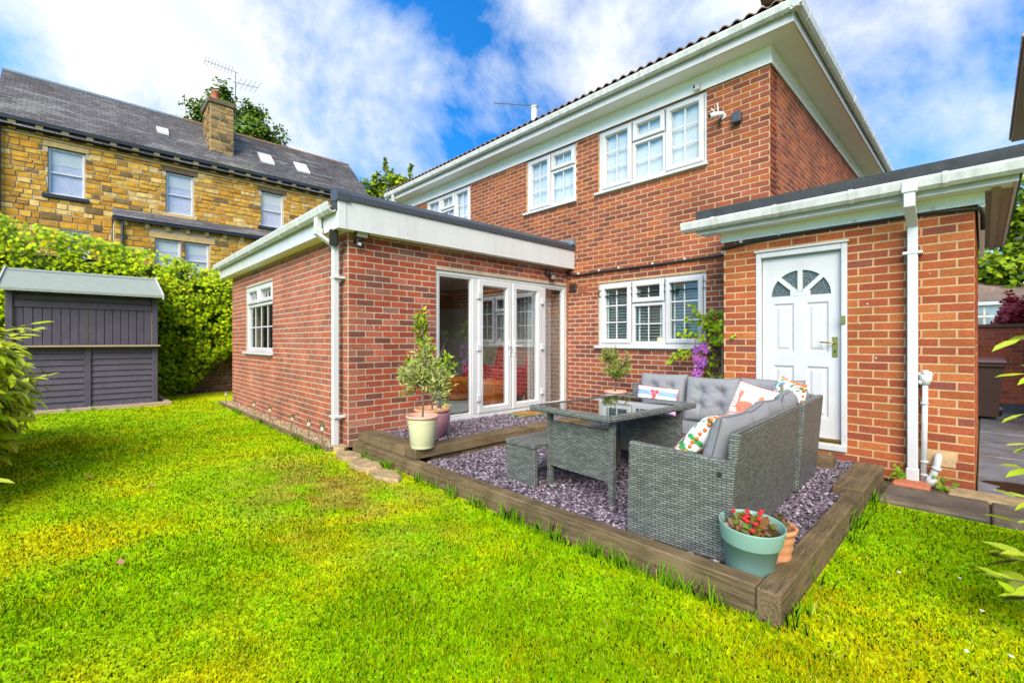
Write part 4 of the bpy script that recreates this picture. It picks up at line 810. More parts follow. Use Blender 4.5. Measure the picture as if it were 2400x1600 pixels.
# eaves: string course, corbels, black gutters
MB(FS).cbox(-1.9, 11.0, 0.0, 0.07, 8.07, 8.13, 0.015).build('string_course', M_WSILL, stone)
u = -1.55
while u < 10.9:
    MB(FS).hexa([(u - .085, 0, 8.20), (u + .085, 0, 8.20), (u + .085, .13, 8.23), (u - .085, .13, 8.23), (u - .09, 0, 8.42), (u + .09, 0, 8.42), (u + .09, .24, 8.42), (u - .09, .24, 8.42)]).build('corbel', M_CORB, stone); u += 0.62
u = 1.2
while u < 7.9:
    MB(FS2).hexa([(u - .06, 0, 5.30), (u + .06, 0, 5.30), (u + .06, .08, 5.32), (u - .06, .08, 5.32), (u - .065, 0, 5.46), (u + .065, 0, 5.46), (u + .065, .14, 5.46), (u - .065, .14, 5.46)]).build('corbel', M_WSILL, stone); u += 0.6
MB(FS).prism([(0.05, 8.43), (0.28, 8.43), (0.28, 8.56), (0.05, 8.56)][::-1], 0, -1.95, 11.05).build('gutter', M_BLKP, stone)
MB(FS2).prism([(0.04, 5.47), (0.24, 5.47), (0.24, 5.59), (0.04, 5.59)][::-1], 0, 0.85, 8.0).build('gutter', M_BLKP, stone)
MB(FS).tube([(-1.83, 0.12, 0), (-1.83, 0.12, 8.45)], 0.055, 8).build('downpipe', M_BLKP, stone); MB(FS2).tube([(1.12, 0.10, 0), (1.12, 0.10, 5.5)], 0.045, 8).build('downpipe', M_BLKP, stone)
# slate roofs: overlapping courses
def slates(name, p00, du, dv, lu, lv, sw, sh, patch=None):
    p00 = np.array(p00); du = np.array(du, float); dv = np.array(dv, float); nn = np.cross(du, dv); nn /= np.linalg.norm(nn)
    if nn[2] < 0: nn = -nn
    V = []; F = []; Cc = []; nv = int(lv / sh)
    for j in range(nv + 1):
        v0 = j * sh; k = -1
        while True:
            a = k * sw + (sw / 2 if j % 2 else 0); b = a + sw - 0.008; k += 1
            if a > lu: break
            a, b = max(a, 0), min(b, lu)
            if b - a < 0.03: continue
            v1 = min(v0 + sh * 1.15, lv); e = 0.012 + 0.008 * rnd.random(); i = len(V)
            V += [p00 + du * a + dv * v0 + nn * 0.004, p00 + du * b + dv * v0 + nn * 0.004, p00 + du * b + dv * v0 + nn * e, p00 + du * a + dv * v0 + nn * e, p00 + du * b + dv * v1, p00 + du * a + dv * v1]
            F += [(i, i + 1, i + 2, i + 3), (i + 3, i + 2, i + 4, i + 5)]
            t_ = vnoise(np.array([a]), np.array([v0]), 21, 0.8)[0]; s_ = 0.8 + 0.4 * rnd.random(); col = np.array([0.10, 0.092, 0.098]) * s_ * (0.75 + 0.5 * t_) + 0.004
            lich = vnoise(np.array([a * 1.0]), np.array([v0 * 3]), 22, 1.3)[0]
            if lich > 0.66: col = col * 0.5 + np.array([0.17, 0.165, 0.16]) * (lich - 0.1)
            if patch: col = patch(a, v0, col)
            Cc += [col] * 6
    npmesh(name, V, F, M_SLATE, stone, np.array(Cc, np.float32))['kind'] = 'stuff'
sv = np.array([-2.9, 0, 2.7]); Ls = np.linalg.norm(sv); sv /= Ls
def moss(a, v, c):
    d = math.hypot((a - 6.9) / 1.5, (v - 0.45) / 0.6)
    return c * (1 - max(0, 1 - d)) + np.array([0.22, 0.25, 0.12]) * max(0, 1 - d) if d < 1 else c
MB().hexa([(-22.0, -1.98, 8.22), (-21.75, -1.98, 8.24), (-21.75, 11.1, 8.24), (-22.0, 11.1, 8.22), (-24.9, -1.98, 11.12), (-24.9, -1.98, 11.16), (-24.9, 11.1, 11.16), (-24.9, 11.1, 11.12)]).build('roof', M_SLATE, stone)
slates('slate', (-21.72, -2.0, 8.26), (0, 1, 0), sv, 13.1, Ls + 0.28, 0.24, 0.165, moss)
MB().hexa([(-27.9, -1.98, 8.4), (-25.0, -1.98, 8.4), (-25.0, 11.1, 8.4), (-27.9, 11.1, 8.4), (-24.95, -1.98, 11.15), (-24.9, -1.98, 11.15), (-24.9, 11.1, 11.15), (-24.95, 11.1, 11.15)]).build('rear_roof', M_FELT, stone)
MB().prism([(-22.3, 8.4), (-24.9, 11.1), (-27.5, 8.4)][::-1], 1, -1.9, 11.0).build('gable', M_MORT_S, stone)
u = -2.0; M_RIDGE = mat('ridge_clay', (0.20, 0.12, 0.085), 0.85, 0.3, 8)
while u < 11.0:
    MB().tube([(-24.88, u, 11.17), (-24.88, u + 0.44, 11.17)], [0.12, 0.11], 8).build('ridge_tile', M_RIDGE if u > 3 else M_LEAD, stone); u += 0.45
slates('lean_to_slate', (-20.62, 0.88, 5.57), (0, 1, 0), (-0.9285, 0, 0.371), 7.1, 1.5, 0.27, 0.2)
for (y0, y1, x0, x1) in [(2.33, 2.72, -23.63, -23.3), (6.1, 6.68, -23.68, -23.05), (7.7, 8.3, -23.66, -23.05)]:
    zf = lambda x: 8.52 + (-22 - x) * 2.7 / 2.9
    sk = MB(); rails = [(x0, x0 + 0.06, y0, y1), (x1 - 0.06, x1, y0, y1), (x0 + 0.061, x1 - 0.061, y0, y0 + 0.05), (x0 + 0.061, x1 - 0.061, y1 - 0.05, y1)]
    for a, b, c, d in rails: sk.hexa([(a, c, zf(a) - 0.05), (b, c, zf(b) - 0.05), (b, d, zf(b) - 0.05), (a, d, zf(a) - 0.05), (a, c, zf(a) + 0.10), (b, c, zf(b) + 0.10), (b, d, zf(b) + 0.10), (a, d, zf(a) + 0.10)])
    so = sk.build('skylight', M_GUT, stone); x0, x1, y0, y1 = x0 + .06, x1 - .06, y0 + .05, y1 - .05
    MB().hexa([(x0, y0, zf(x0) + .03), (x1, y0, zf(x1) + .03), (x1, y1, zf(x1) + .03), (x0, y1, zf(x0) + .03), (x0, y0, zf(x0) + .075), (x1, y0, zf(x1) + .075), (x1, y1, zf(x1) + .075), (x0, y1, zf(x0) + .075)]).build('pane', mat('skylight_glass', (0.66, 0.68, 0.70), 0.08) if 'skylight_glass' not in MATS else MATS['skylight_glass'], so)
# chimney with pots and aerial
ch = MB(); ch.box(-24.3, -22.95, 4.09, 4.97, 8.9, 11.5); cho = ch.build('chimney', M_MORT_S, stone)
def chim(fr, u0, u1):
    z = 9.25
    while z < 11.45:
        h = min(rnd.choice((0.15, 0.18, 0.21)), 11.5 - z); x = u0
        while x < u1 - 0.02:
            x1 = min(x + rnd.uniform(0.18, 0.42), u1)
            if u1 - x1 < 0.1: x1 = u1
            mb = MB(fr); col = pick([((0.26, 0.17, 0.075), 4), ((0.34, 0.22, 0.08), 3), ((0.13, 0.09, 0.05), 2)]); mb.col = col
            mb.hexa(brick_pts(x + .006, x1 - .006, z + .006, z + h - .006, rnd.uniform(0.012, 0.035), 0.014)); mb.build('stone', M_STONE, cho); x = x1
        z += h
chim(Fr((-22.95, 0, 0), (0, 1, 0), (1, 0, 0)), 4.09, 4.97); chim(Fr((0, 4.09, 0), (1, 0, 0), (0, -1, 0)), -24.3, -22.95)
MB().cbox(-24.4, -22.86, 4.0, 5.06, 11.5, 11.72, 0.03).build('chimney_cap', M_LINT, stone)
for x, y in ((-23.3, 4.35), (-23.9, 4.4)): MB().lathe([(0.001, 0), (0.15, 0), (0.13, 0.1), (0.125, 0.4), (0.15, 0.42), (0.15, 0.48), (0.11, 0.49), (0.10, 0.2)], (x, y, 11.72), 14).build('chimney_pot', M_TERRA, stone, True)
def aerial(name, label, pole, top, boom_end, n, elem, edir, m=M_ALU, r=0.012):
    t_ = thing(name, label, 'aerial', pole); o = MB(); o.tube([pole, top], r * 1.5, 6); o.build('mast', m, t_)
    a = Vector(top); b = Vector(boom_end); o = MB(); o.tube([tuple(a - (b - a) * 0.12), tuple(b)], r, 6); bo = o.build('boom', m, t_)
    e = MB(); ed = Vector(edir).normalized()
    for k in range(n):
        c = a + (b - a) * (0.12 + 0.86 * k / (n - 1)); e.tube([tuple(c - ed * elem), tuple(c + ed * elem)], r * 0.6, 5)
    e.build('element', m, t_); return t_
aerial('tv_aerial', 'thin tv aerial on a tall mast beside the stone chimney', (-23.0, 5.05, 10.5), (-23.0, 5.05, 13.2), (-23.6, 4.0, 13.55), 9, 0.18, (0.3, 0.2, 1), r=0.012)
ta = aerial('tv_aerial', 'small second aerial arm lower on the stone chimney mast', (-23.02, 5.06, 12.0), (-23.02, 5.06, 12.75), (-22.8, 5.9, 12.75), 5, 0.3, (0.2, 0.5, 1), r=0.012)

# ------------------------------------------------------------------ garden bar shed
FSH = Fr((-11.6, 0, 0), (0, 1, 0), (1, 0, 0))
shed = thing('garden_shed', 'dark grey painted timber garden bar with pale green felt roof', 'shed', (-12.3, 0.1, 0.03))
y0, y1 = -0.9, 1.17
MB().box(-13.2, -11.66, y0 + 0.02, y1 - 0.02, 0.03, 2.12).build('carcass', M_SHED, shed)
for a, b in ((y0, y0 + 0.09), (y1 - 0.09, y1)): MB(FSH).cbox(a, b, -0.06, 0.025, 0.03, 2.16, 0.006).build('corner_post', M_SHED, shed)
for z0_, z1_ in ((1.98, 2.07), (1.855, 1.975)): MB(FSH).cbox(y0 + 0.092, y1 - 0.092, -0.055, -0.012 if z0_ > 1.9 else 0.0, z0_, z1_, 0.005).build('lintel_board', M_SHED, shed)
nb = 16; wv = (y1 - y0 - 0.19) / nb
for k in range(nb):
    a = y0 + 0.095 + k * wv; MB(FSH).cbox(a + 0.003, a + wv - 0.003, -0.055, -0.022 + (0.003 if k % 2 else 0), 1.185, 1.85, 0.006).build('vertical_board', M_SHED, shed)
for a in (y0 + 0.096, (y0 + y1) / 2 - 0.012, y1 - 0.1): MB(FSH).box(a, a + 0.006, -0.03, -0.0165, 1.19, 1.85).build('hatch_gap', M_BARE, shed)
MB(FSH).cbox((y0 + y1) / 2 - 0.05, (y0 + y1) / 2 - 0.014, -0.03, -0.01, 1.19, 1.85, 0.004).build('hatch_batten', M_SHED, shed)
MB(FSH).cbox(y0 + 0.0, y1 + 0.03, -0.02, 0.16, 1.148, 1.182, 0.006).build('counter', M_BARE, shed)
MB(FSH).cbox((y0 + y1) / 2 - 0.045, (y0 + y1) / 2 + 0.045, -0.05, 0.02, 0.03, 1.145, 0.005).build('centre_post', M_SHED, shed)
for a, b in ((y0 + 0.092, (y0 + y1) / 2 - 0.047), ((y0 + y1) / 2 + 0.047, y1 - 0.092)):
    for k in range(10):
        z_ = 0.035 + k * 0.111
        mb = MB(FSH); mb.hexa([(a, -0.055, z_), (b, -0.055, z_), (b, 0.004, z_), (a, 0.004, z_), (a, -0.055, z_ + 0.109), (b, -0.055, z_ + 0.109), (b, -0.022, z_ + 0.109), (a, -0.022, z_ + 0.109)]); mb.build('shiplap_board', M_SHED, shed)
rf = MB(); rf.hexa([(-12.66, y0 - 0.09, 2.60), (-11.33, y0 - 0.05, 2.115), (-11.33, y1 + 0.06, 2.115), (-12.66, y1 + 0.05, 2.60), (-12.66, y0 - 0.09, 2.64), (-11.33, y0 - 0.05, 2.16), (-11.33, y1 + 0.06, 2.16), (-12.66, y1 + 0.05, 2.64)]); rf.build('roof', M_SHEDFELT, shed)
MB().hexa([(-13.5, y0 - 0.09, 2.2), (-12.661, y0 - 0.09, 2.60), (-12.661, y1 + 0.05, 2.60), (-13.5, y1 + 0.05, 2.2), (-13.5, y0 - 0.09, 2.24), (-12.661, y0 - 0.09, 2.64), (-12.661, y1 + 0.05, 2.64), (-13.5, y1 + 0.05, 2.24)]).build('rear_roof', M_SHEDFELT, shed)
MB().hexa([(-12.78, y0 - 0.10, 2.61), (-12.45, y0 - 0.10, 2.565), (-12.45, y1 + 0.06, 2.565), (-12.78, y1 + 0.06, 2.61), (-12.78, y0 - 0.10, 2.655), (-12.45, y0 - 0.10, 2.575), (-12.45, y1 + 0.06, 2.575), (-12.78, y1 + 0.06, 2.655)]).build('ridge_felt', M_LEAD, shed)
for yy in (y0 - 0.092, y1 + 0.052): MB().hexa([(-12.66, yy, 2.56), (-11.32, yy, 2.08), (-11.32, yy + 0.02, 2.08), (-12.66, yy + 0.02, 2.56), (-12.66, yy, 2.67), (-11.32, yy, 2.185), (-11.32, yy + 0.02, 2.185), (-12.66, yy + 0.02, 2.67)]).build('barge_board', M_WPAINT, shed)
MB().prism([(-11.63, 2.08), (-11.63, 2.2), (-12.66, 2.58), (-13.2, 2.3), (-13.2, 2.08)], 1, y1 - 0.04, y1 - 0.022).build('gable_panel', M_SHED, shed)
MB().prism([(-11.63, 2.08), (-11.63, 2.2), (-12.66, 2.58), (-13.2, 2.3), (-13.2, 2.08)], 1, y0 + 0.022, y0 + 0.04).build('gable_panel', M_SHED, shed)
sb = MB(); sb.cbox(-11.34, -11.24, -1.15, 1.36, -0.02, 0.055, 0.008); tag(sb.build('timber_edging', M_BARE), 'pale timber edging board along the front of the grey shed', 'edging')
sb = MB(); sb.cbox(-12.9, -11.345, 1.26, 1.36, -0.02, 0.05, 0.008); tag(sb.build('timber_edging', M_BARE), 'timber edging board along the right side of the grey shed', 'edging')

# ------------------------------------------------------------------ boundary brick wall with ivy
FB = Fr((-13.3, 0, 0), (0, 1, 0), (1, 0, 0))
bw = thing('boundary_wall', 'old red brick boundary wall, bare at its foot behind the lawn', 'wall', (-13.3, 1, 0))
mb = MB(FB); mb.box(-8, 6, -0.3, 0, -0.05, 2.75); bwo = mb.build('wall_core', mat('mortar_old', (0.25, 0.17, 0.12), 0.95, 0.3, 12, 0.4, 80), bw)
BR = []
for s0, s1, a, b in brick_layout(-4, 5, 0, 2.75, []):
    if a > 1.3 and not (1.0 < s0 < 5): continue
    ctr = Vector(FB.p(s0, 0, a)); BR.append((bwo, FB, brick_pts(s0, s1, a, b, 0.004 + 0.008 * rnd.random(), 0.006), pick([((0.20, 0.075, 0.05), 3), ((0.13, 0.06, 0.045), 2), ((0.25, 0.11, 0.07), 1)]), (1 if s0 > 1.2 and a < 1.2 else 0) + 1.0 / (ctr - CAM).length, ctr, None))
place_pieces(bw, BR, 'brick', M_BRICK, 300)

# ------------------------------------------------------------------ foliage helpers
def leaf_mesh(name, P, Nrm, size, col, m, parent=None, aspect=0.45, up=None, shape='diamond', fold=0.25, smooth=False):
    """leaves at points P with facing Nrm; size, col per leaf. shape diamond: 4 verts folded along the midrib; long: 6 verts curved"""
    P = np.asarray(P, float); n = len(P); Nrm = np.asarray(Nrm, float); Nrm /= np.linalg.norm(Nrm, axis=1, keepdims=True) + 1e-9
    if up is None: up = nr.normal(size=(n, 3))
    up = np.asarray(up, float); T = up - Nrm * (up * Nrm).sum(1, keepdims=True); T /= np.linalg.norm(T, axis=1, keepdims=True) + 1e-9
    S = np.cross(Nrm, T); s = np.asarray(size, float).reshape(-1, 1) * np.ones((n, 1))
    if shape == 'diamond':
        V = np.stack([P, P + T * s * 0.45 + S * s * aspect - Nrm * s * fold * 0.4, P + T * s, P + T * s * 0.45 - S * s * aspect - Nrm * s * fold * 0.4], 1)
        F0 = np.array([[0, 1, 2], [0, 2, 3]]); k = 4
    else:
        V = np.stack([P, P + T * s * 0.35 + S * s * aspect * 0.95, P + T * s * 0.72 + S * s * aspect * 0.75 - Nrm * s * 0.06, P + T * s - Nrm * s * 0.18, P + T * s * 0.72 - S * s * aspect * 0.75 - Nrm * s * 0.06, P + T * s * 0.35 - S * s * aspect * 0.95, P + T * s * 0.38 + -Nrm * s * fold * 0.35, P + T * s * 0.74 - Nrm * s * (fold * 0.35 + 0.05)], 1)
        F0 = np.array([[0, 1, 6], [1, 2, 7], [1, 7, 6], [2, 3, 7], [0, 6, 5], [5, 6, 4], [6, 7, 4], [7, 3, 4]]); k = 8
    F = (F0[None] + (np.arange(n) * k)[:, None, None]).reshape(-1, 3); col = np.repeat(np.asarray(col, np.float32), k, axis=0)
    return npmesh(name, V.reshape(-1, 3), F, m, parent, col, smooth)
def rcol(n, stops, jit=0.15):
    """random leaf colours drawn between palette stops"""
    stops = np.array(stops, float); t_ = nr.rand(n) * (len(stops) - 1); i = np.minimum(t_.astype(int), len(stops) - 2); f = (t_ - i)[:, None]
    return np.clip((stops[i] * (1 - f) + stops[i + 1] * f) * (1 + jit * nr.normal(size=(n, 1))), 0.003, 1)
def tree(name, label, cat, base, trunk_top, r0, blobs, nleaf, lsize, cols, group=None, spread=0.35, droop=0.0, m=M_LEAF):
    """tapered trunk, limbs to clump centres, leaves clustered on twigs round each clump"""
    t_ = thing(name, label, cat, base, group=group); b = Vector(base); tt = Vector(trunk_top); tk = MB()
    tk.tube([tuple(b), tuple(b.lerp(tt, 0.5) + Vector((0.05, 0.03, 0))), tuple(tt)], [r0, r0 * 0.75, r0 * 0.5], 8); lim = MB(); P = []; Nn = []; U = []
    for (cx_, cy_, cz_, rx, rz) in blobs:
        c = Vector((cx_, cy_, cz_)); st = b.lerp(tt, rnd.uniform(0.45, 1.0)); mid = st.lerp(c, 0.55) + Vector((rnd.uniform(-.2, .2), rnd.uniform(-.2, .2), rnd.uniform(0, .3)))
        lim.tube([tuple(st), tuple(mid), tuple(c)], [r0 * 0.35, r0 * 0.2, r0 * 0.06], 6, False)
        nt_ = max(6, int(14 * rx)); cnt = int(nleaf * (rx * rx * rz) ** 0.66 / sum((q[3] * q[3] * q[4]) ** 0.66 for q in blobs))
        tw = nr.normal(size=(nt_, 3)); tw /= np.linalg.norm(tw, axis=1, keepdims=True); tw *= (0.55 + 0.5 * nr.rand(nt_, 1)); tw = tw * [rx, rx, rz] + [cx_, cy_, cz_]; tw[:, 2] -= droop * nr.rand(nt_)
        for q in tw[::2]: lim.tube([tuple(c), tuple(c.lerp(Vector(q), 0.6) + Vector((0, 0, 0.05))), tuple(q)], [r0 * 0.06, r0 * 0.04, r0 * 0.015], 4, False)
        idx = nr.randint(0, nt_, cnt); a = nr.rand(cnt, 1) ** 0.7; pts_ = np.array([cx_, cy_, cz_]) * (1 - a) + tw[idx] * a + nr.normal(size=(cnt, 3)) * spread * 0.4 * rx
        P.append(pts_); o_ = pts_ - [cx_, cy_, cz_ - 0.3 * rz]; Nn.append(o_ / (np.linalg.norm(o_, axis=1, keepdims=True) + 1e-6) + nr.normal(size=(cnt, 3)) * 0.55 + [0, 0, 0.5])
    P = np.concatenate(P); Nn = np.concatenate(Nn); n = len(P); up = nr.normal(size=(n, 3)); up[:, 2] -= 0.6 + droop
    tk.build('trunk', M_BARK, t_, True); stuff(lim.build('limb', M_BARK, t_))
    leaf_mesh('crown', P, Nn, lsize * (0.6 + 0.7 * nr.rand(n)), rcol(n, cols), m, t_, up=up); return t_
# ivy curtain over the boundary wall
n = 42000
iy = nr.uniform(-7.5, 5.5, n); ih = nr.rand(n) ** 0.8
top = np.interp(iy, [-7.5, -2.2, -1.1, 0.3, 1.3, 2.2, 3.2, 5.5], [3.9, 3.8, 3.75, 3.5, 3.35, 3.05, 2.75, 2.6]) + 0.28 * (vnoise(iy, iy * 0, 31, 1.6) - 0.5)
foot = np.interp(iy, [-7.5, 1.8, 2.1, 2.5, 3.0, 5.5], [0.0, 0.0, 0.2, 0.75, 1.0, 1.1]) + 0.4 * (vnoise(iy, iy * 0 + 2, 32, 2.2) - 0.5)
foot = np.maximum(foot, 0.02); iz = foot + (top - foot) * ih
bul = 0.28 + 0.30 * vnoise(iy, iz, 33, 1.1) + 0.20 * vnoise(iy, iz, 34, 2.8); bul *= np.clip((iz - foot) / 0.5 + 0.25, 0.2, 1)
lay = nr.rand(n) ** 0.5; ix = -13.3 + 0.05 + bul * lay - np.clip((iz - top + 0.5), 0, 1) * 0.5 * nr.rand(n)
dens = vnoise(iy, iz, 35, 3.2); keep = (nr.rand(n) < np.clip(dens * 2.2 - 0.1, 0.2, 1)); ix, iy, iz, lay = ix[keep], iy[keep], iz[keep], lay[keep]; n = len(ix)
ivy = thing('ivy', 'bright green ivy covering the boundary wall behind the shed', 'ivy', (-13.2, 1, 0))
Nn = np.stack([0.9 + 0.3 * nr.normal(size=n), 0.45 * nr.normal(size=n), 0.55 + 0.4 * nr.normal(size=n)], 1); up = np.stack([0.5 + 0.3 * nr.normal(size=n), 0.5 * nr.normal(size=n), -0.9 + 0.3 * nr.normal(size=n)], 1)
cl_ = rcol(n, [(0.14, 0.30, 0.003), (0.36, 0.54, 0.004), (0.54, 0.66, 0.004), (0.64, 0.66, 0.01)], 0.15)
leaf_mesh('foliage', np.stack([ix, iy, iz], 1), Nn, 0.062 + 0.054 * nr.rand(n), cl_, M_LEAF, ivy, aspect=0.42, up=up)
st_ = MB()
for k in range(150):
    y = rnd.uniform(1.2, 3.2) if k < 110 else rnd.uniform(-5, 5); z = rnd.uniform(0.1, 1.5); p = [(-13.24, y, z)]
    for q in range(4): p.append((-13.24 + rnd.uniform(0, 0.2), p[-1][1] + rnd.uniform(-.22, .22), p[-1][2] + rnd.uniform(-.05, .28)))
    st_.tube(p, [0.012, 0.009, 0.006, 0.005, 0.003], 4, False)
stuff(st_.build('stem', mat('dry_stem', (0.20, 0.12, 0.07), 0.9, 0.3, 20), ivy))
nb_ = MB(); 
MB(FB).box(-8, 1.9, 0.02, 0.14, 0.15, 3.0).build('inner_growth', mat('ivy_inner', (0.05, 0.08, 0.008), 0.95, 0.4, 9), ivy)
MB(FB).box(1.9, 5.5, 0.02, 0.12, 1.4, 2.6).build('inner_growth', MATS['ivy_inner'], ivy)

# ------------------------------------------------------------------ laurel hedges
def laurel(name, label, boxes, n, loc, sprigs=(), lsize=0.145):
    t_ = thing(name, label, 'hedge', loc); P = []; Nn = []; U = []; Cc = []; core = MB()
    tot = sum(b[3] * b[4] * b[5] for b in boxes)
    for (cx_, cy_, cz_, rx, ry, rz) in boxes:
        k = int(n * rx * ry * rz / tot); v = nr.normal(size=(k, 3)); v /= np.linalg.norm(v, axis=1, keepdims=True); r = (0.78 + 0.26 * nr.rand(k, 1)) * (1 + 0.07 * nr.normal(size=(k, 1)))
        p = v * r * [rx, ry, rz] + [cx_, cy_, cz_]; P.append(p); U.append(v * [1, 1, 0.35] + nr.normal(size=(k, 3)) * 0.4 + [0, 0, 0.05]); Nn.append(v * 0.9 + nr.normal(size=(k, 3)) * 0.35 + [0.2, 0, 0.7])
        Cc.append(rcol(k, [(0.42, 0.62, 0.004), (0.60, 0.76, 0.005), (0.72, 0.82, 0.01), (0.78, 0.84, 0.05)], 0.12))
        for q in range(14):
            a = nr.normal(size=3); a /= np.linalg.norm(a); a[2] = abs(a[2]); e = Vector((cx_ + a[0] * rx * .9, cy_ + a[1] * ry * .9, cz_ + a[2] * rz * .9)); core.tube([(cx_ + 0.3 * a[0] * rx, cy_ + .3 * a[1] * ry, 0.0), tuple(Vector((cx_, cy_, cz_)).lerp(e, 0.4)), tuple(e)], [0.014, 0.009, 0.004], 5, False)
    for (bx, by, bz, ex, ey, ez, k) in sprigs:
        core.tube([(bx, by, bz), (ex, ey, ez)], [0.006, 0.003], 5, False); s_ = np.linspace(0.25, 1, k)[:, None]; p = np.array([[bx, by, bz]]) * (1 - s_) + np.array([[ex, ey, ez]]) * s_; d = np.array([ex - bx, ey - by, ez - bz]); d /= np.linalg.norm(d)
        P.append(p); sd_ = np.cross(d, [0, 0, 1]); U.append(d[None] * 0.8 + sd_[None] * (np.arange(k) % 2 * 2 - 1)[:, None] * 0.7 + nr.normal(size=(k, 3)) * 0.15); Nn.append(np.tile([[0, 0, 1.0]], (k, 1)) + nr.normal(size=(k, 3)) * 0.3); Cc.append(rcol(k, [(0.45, 0.60, 0.02), (0.58, 0.66, 0.05)], 0.1))
    P = np.concatenate(P); ok = P[:, 2] > 0.03; n2 = ok.sum()
    leaf_mesh('foliage', P[ok], np.concatenate(Nn)[ok], lsize * (0.65 + 0.6 * nr.rand(n2)), np.concatenate(Cc)[ok], M_LEAFG, t_, aspect=0.19, up=np.concatenate(U)[ok], shape='long', smooth=True)
    stuff(core.build('stem', M_BARK, t_)); return t_
laurel('laurel_hedge', 'bright yellow green laurel hedge in front of the shed at the left', [(-6.1, -1.0, 0.75, 0.72, 0.62, 0.75), (-6.9, -1.15, 0.74, 0.8, 0.75, 0.74), (-5.3, -1.1, 0.58, 0.6, 0.5, 0.6), (-7.9, -1.3, 0.7, 0.8, 0.8, 0.7)], 14000, (-6.2, -0.9, 0),
       [(-5.3, -0.75, 0.35, -4.75, -0.45, 0.30, 7), (-5.0, -0.75, 0.25, -4.5, -0.5, 0.18, 6), (-6.0, -0.6, 1.2, -5.75, -0.28, 1.36, 8), (-6.3, -0.6, 1.3, -6.1, -0.3, 1.42, 8), (-5.8, -0.55, 0.9, -5.6, -0.2, 0.95, 7)])
laurel('laurel_hedge', 'sparse laurel sprigs with long glossy leaves at the right edge by the path', [(0.72, 3.1, 0.6, 0.40, 0.55, 0.6), (1.1, 3.4, 0.7, 0.5, 0.6, 0.7)], 1400, (0.75, 3.1, 0),
       [(0.45, 3.15, 1.30, 0.12, 3.16, 1.26, 5), (0.45, 3.1, 0.98, 0.13, 3.12, 0.92, 5), (0.45, 3.05, 0.70, 0.12, 3.08, 0.68, 6), (0.45, 3.1, 0.52, 0.12, 3.05, 0.44, 6), (0.4, 2.9, 0.40, 0.08, 2.95, 0.32, 12), (0.45, 3.2, 1.12, 0.14, 3.2, 1.10, 6), (0.45, 3.0, 0.85, 0.13, 3.0, 0.80, 6), (0.42, 3.0, 0.60, 0.10, 3.0, 0.56, 7), (0.4, 3.0, 0.34, 0.08, 3.05, 0.26, 9), (0.4, 2.8, 0.30, 0.10, 2.8, 0.20, 8), (0.4, 2.9, 0.28, 0.06, 2.9, 0.22, 8), (0.42, 3.2, 0.20, 0.10, 3.1, 0.15, 6)], 0.12)

# ------------------------------------------------------------------ trees and far background
G1, G2, G3, G4 = (0.04, 0.10, 0.006), (0.13, 0.24, 0.008), (0.30, 0.42, 0.01), (0.42, 0.52, 0.02)
tree('birch_tree', 'drooping green tree rising behind the stone chimney', 'tree', (-30, 7.0, 0), (-30, 7.0, 10), 0.3, [(-30.5, 4.6, 13.0, 1.2, 1.3), (-30, 6.0, 15.2, 0.9, 1.2), (-30.3, 5.4, 14.2, 1.4, 1.5), (-30, 7.4, 14.8, 1.1, 1.1), (-29.8, 8.2, 13.4, 1.2, 1.5), (-30, 9.0, 12.3, 1.0, 1.0), (-29.8, 7.0, 13.2, 1.4, 1.4), (-29.6, 9.8, 12.0, 0.7, 0.4)], 9000, 0.20, [(0.06, 0.13, 0.012), (0.15, 0.27, 0.018), (0.28, 0.42, 0.03)], droop=0.5)
tree('garden_tree', 'light green leafy tree between the stone house and the brick house eaves', 'tree', (-26, 14.4, 0), (-26, 14.4, 8.5), 0.2, [(-26, 13.6, 10.9, 0.8, 0.8), (-26, 14.5, 11.6, 0.8, 0.9), (-25.6, 15.3, 11.3, 0.9, 0.8), (-26, 12.9, 10.3, 0.7, 0.9), (-25.8, 14.8, 10.2, 1.2, 1.0), (-26.1, 14.0, 12.4, 0.25, 0.6), (-25.8, 15.6, 12.3, 0.25, 0.45), (-25.9, 13.2, 11.4, 0.3, 0.5)], 3600, 0.20, [G2, G3, G4])
tree('garden_tree', 'large leafy green tree behind the alley wall at the right', 'tree', (2.0, 30, 0), (2.0, 30, 3.5), 0.3, [(-1.0, 29, 5.5, 2.0, 1.8), (1.0, 29.5, 6.3, 2.2, 2.0), (3.0, 30, 6.0, 2.4, 2.2), (0.5, 28.5, 4.2, 2.0, 1.4), (2.5, 28.5, 4.3, 2.2, 1.5), (5.0, 30, 5.5, 2.4, 2.2), (-2.5, 29.5, 4.8, 1.8, 1.6)], 16000, 0.24, [G1, G2, G3, G4])
tree('red_maple', 'crimson leaved maple behind the alley wall at the right', 'tree', (0.95, 14.6, 0), (0.95, 14.6, 1.3), 0.06, [(0.45, 14.6, 1.98, 0.5, 0.30), (1.05, 14.7, 2.05, 0.5, 0.32), (0.3, 14.7, 1.75, 0.35, 0.16), (1.5, 14.6, 1.9, 0.5, 0.3), (0.8, 14.5, 1.7, 0.5, 0.2)], 5200, 0.085, [(0.45, 0.02, 0.035), (0.70, 0.06, 0.08), (0.78, 0.13, 0.15)], droop=0.1)
aw = thing('alley_wall', 'red brick wall with coping at the end of the wet alley', 'wall', (0, 12.0, 0)); FA = Fr((0, 11.95, 0), (1, 0, 0), (0, -1, 0))
awc = MB(FA).box(-1.9, 6, -0.2, 0, -0.05, 1.50).build('wall_core', MATS['mortar_old'], aw); AR = []
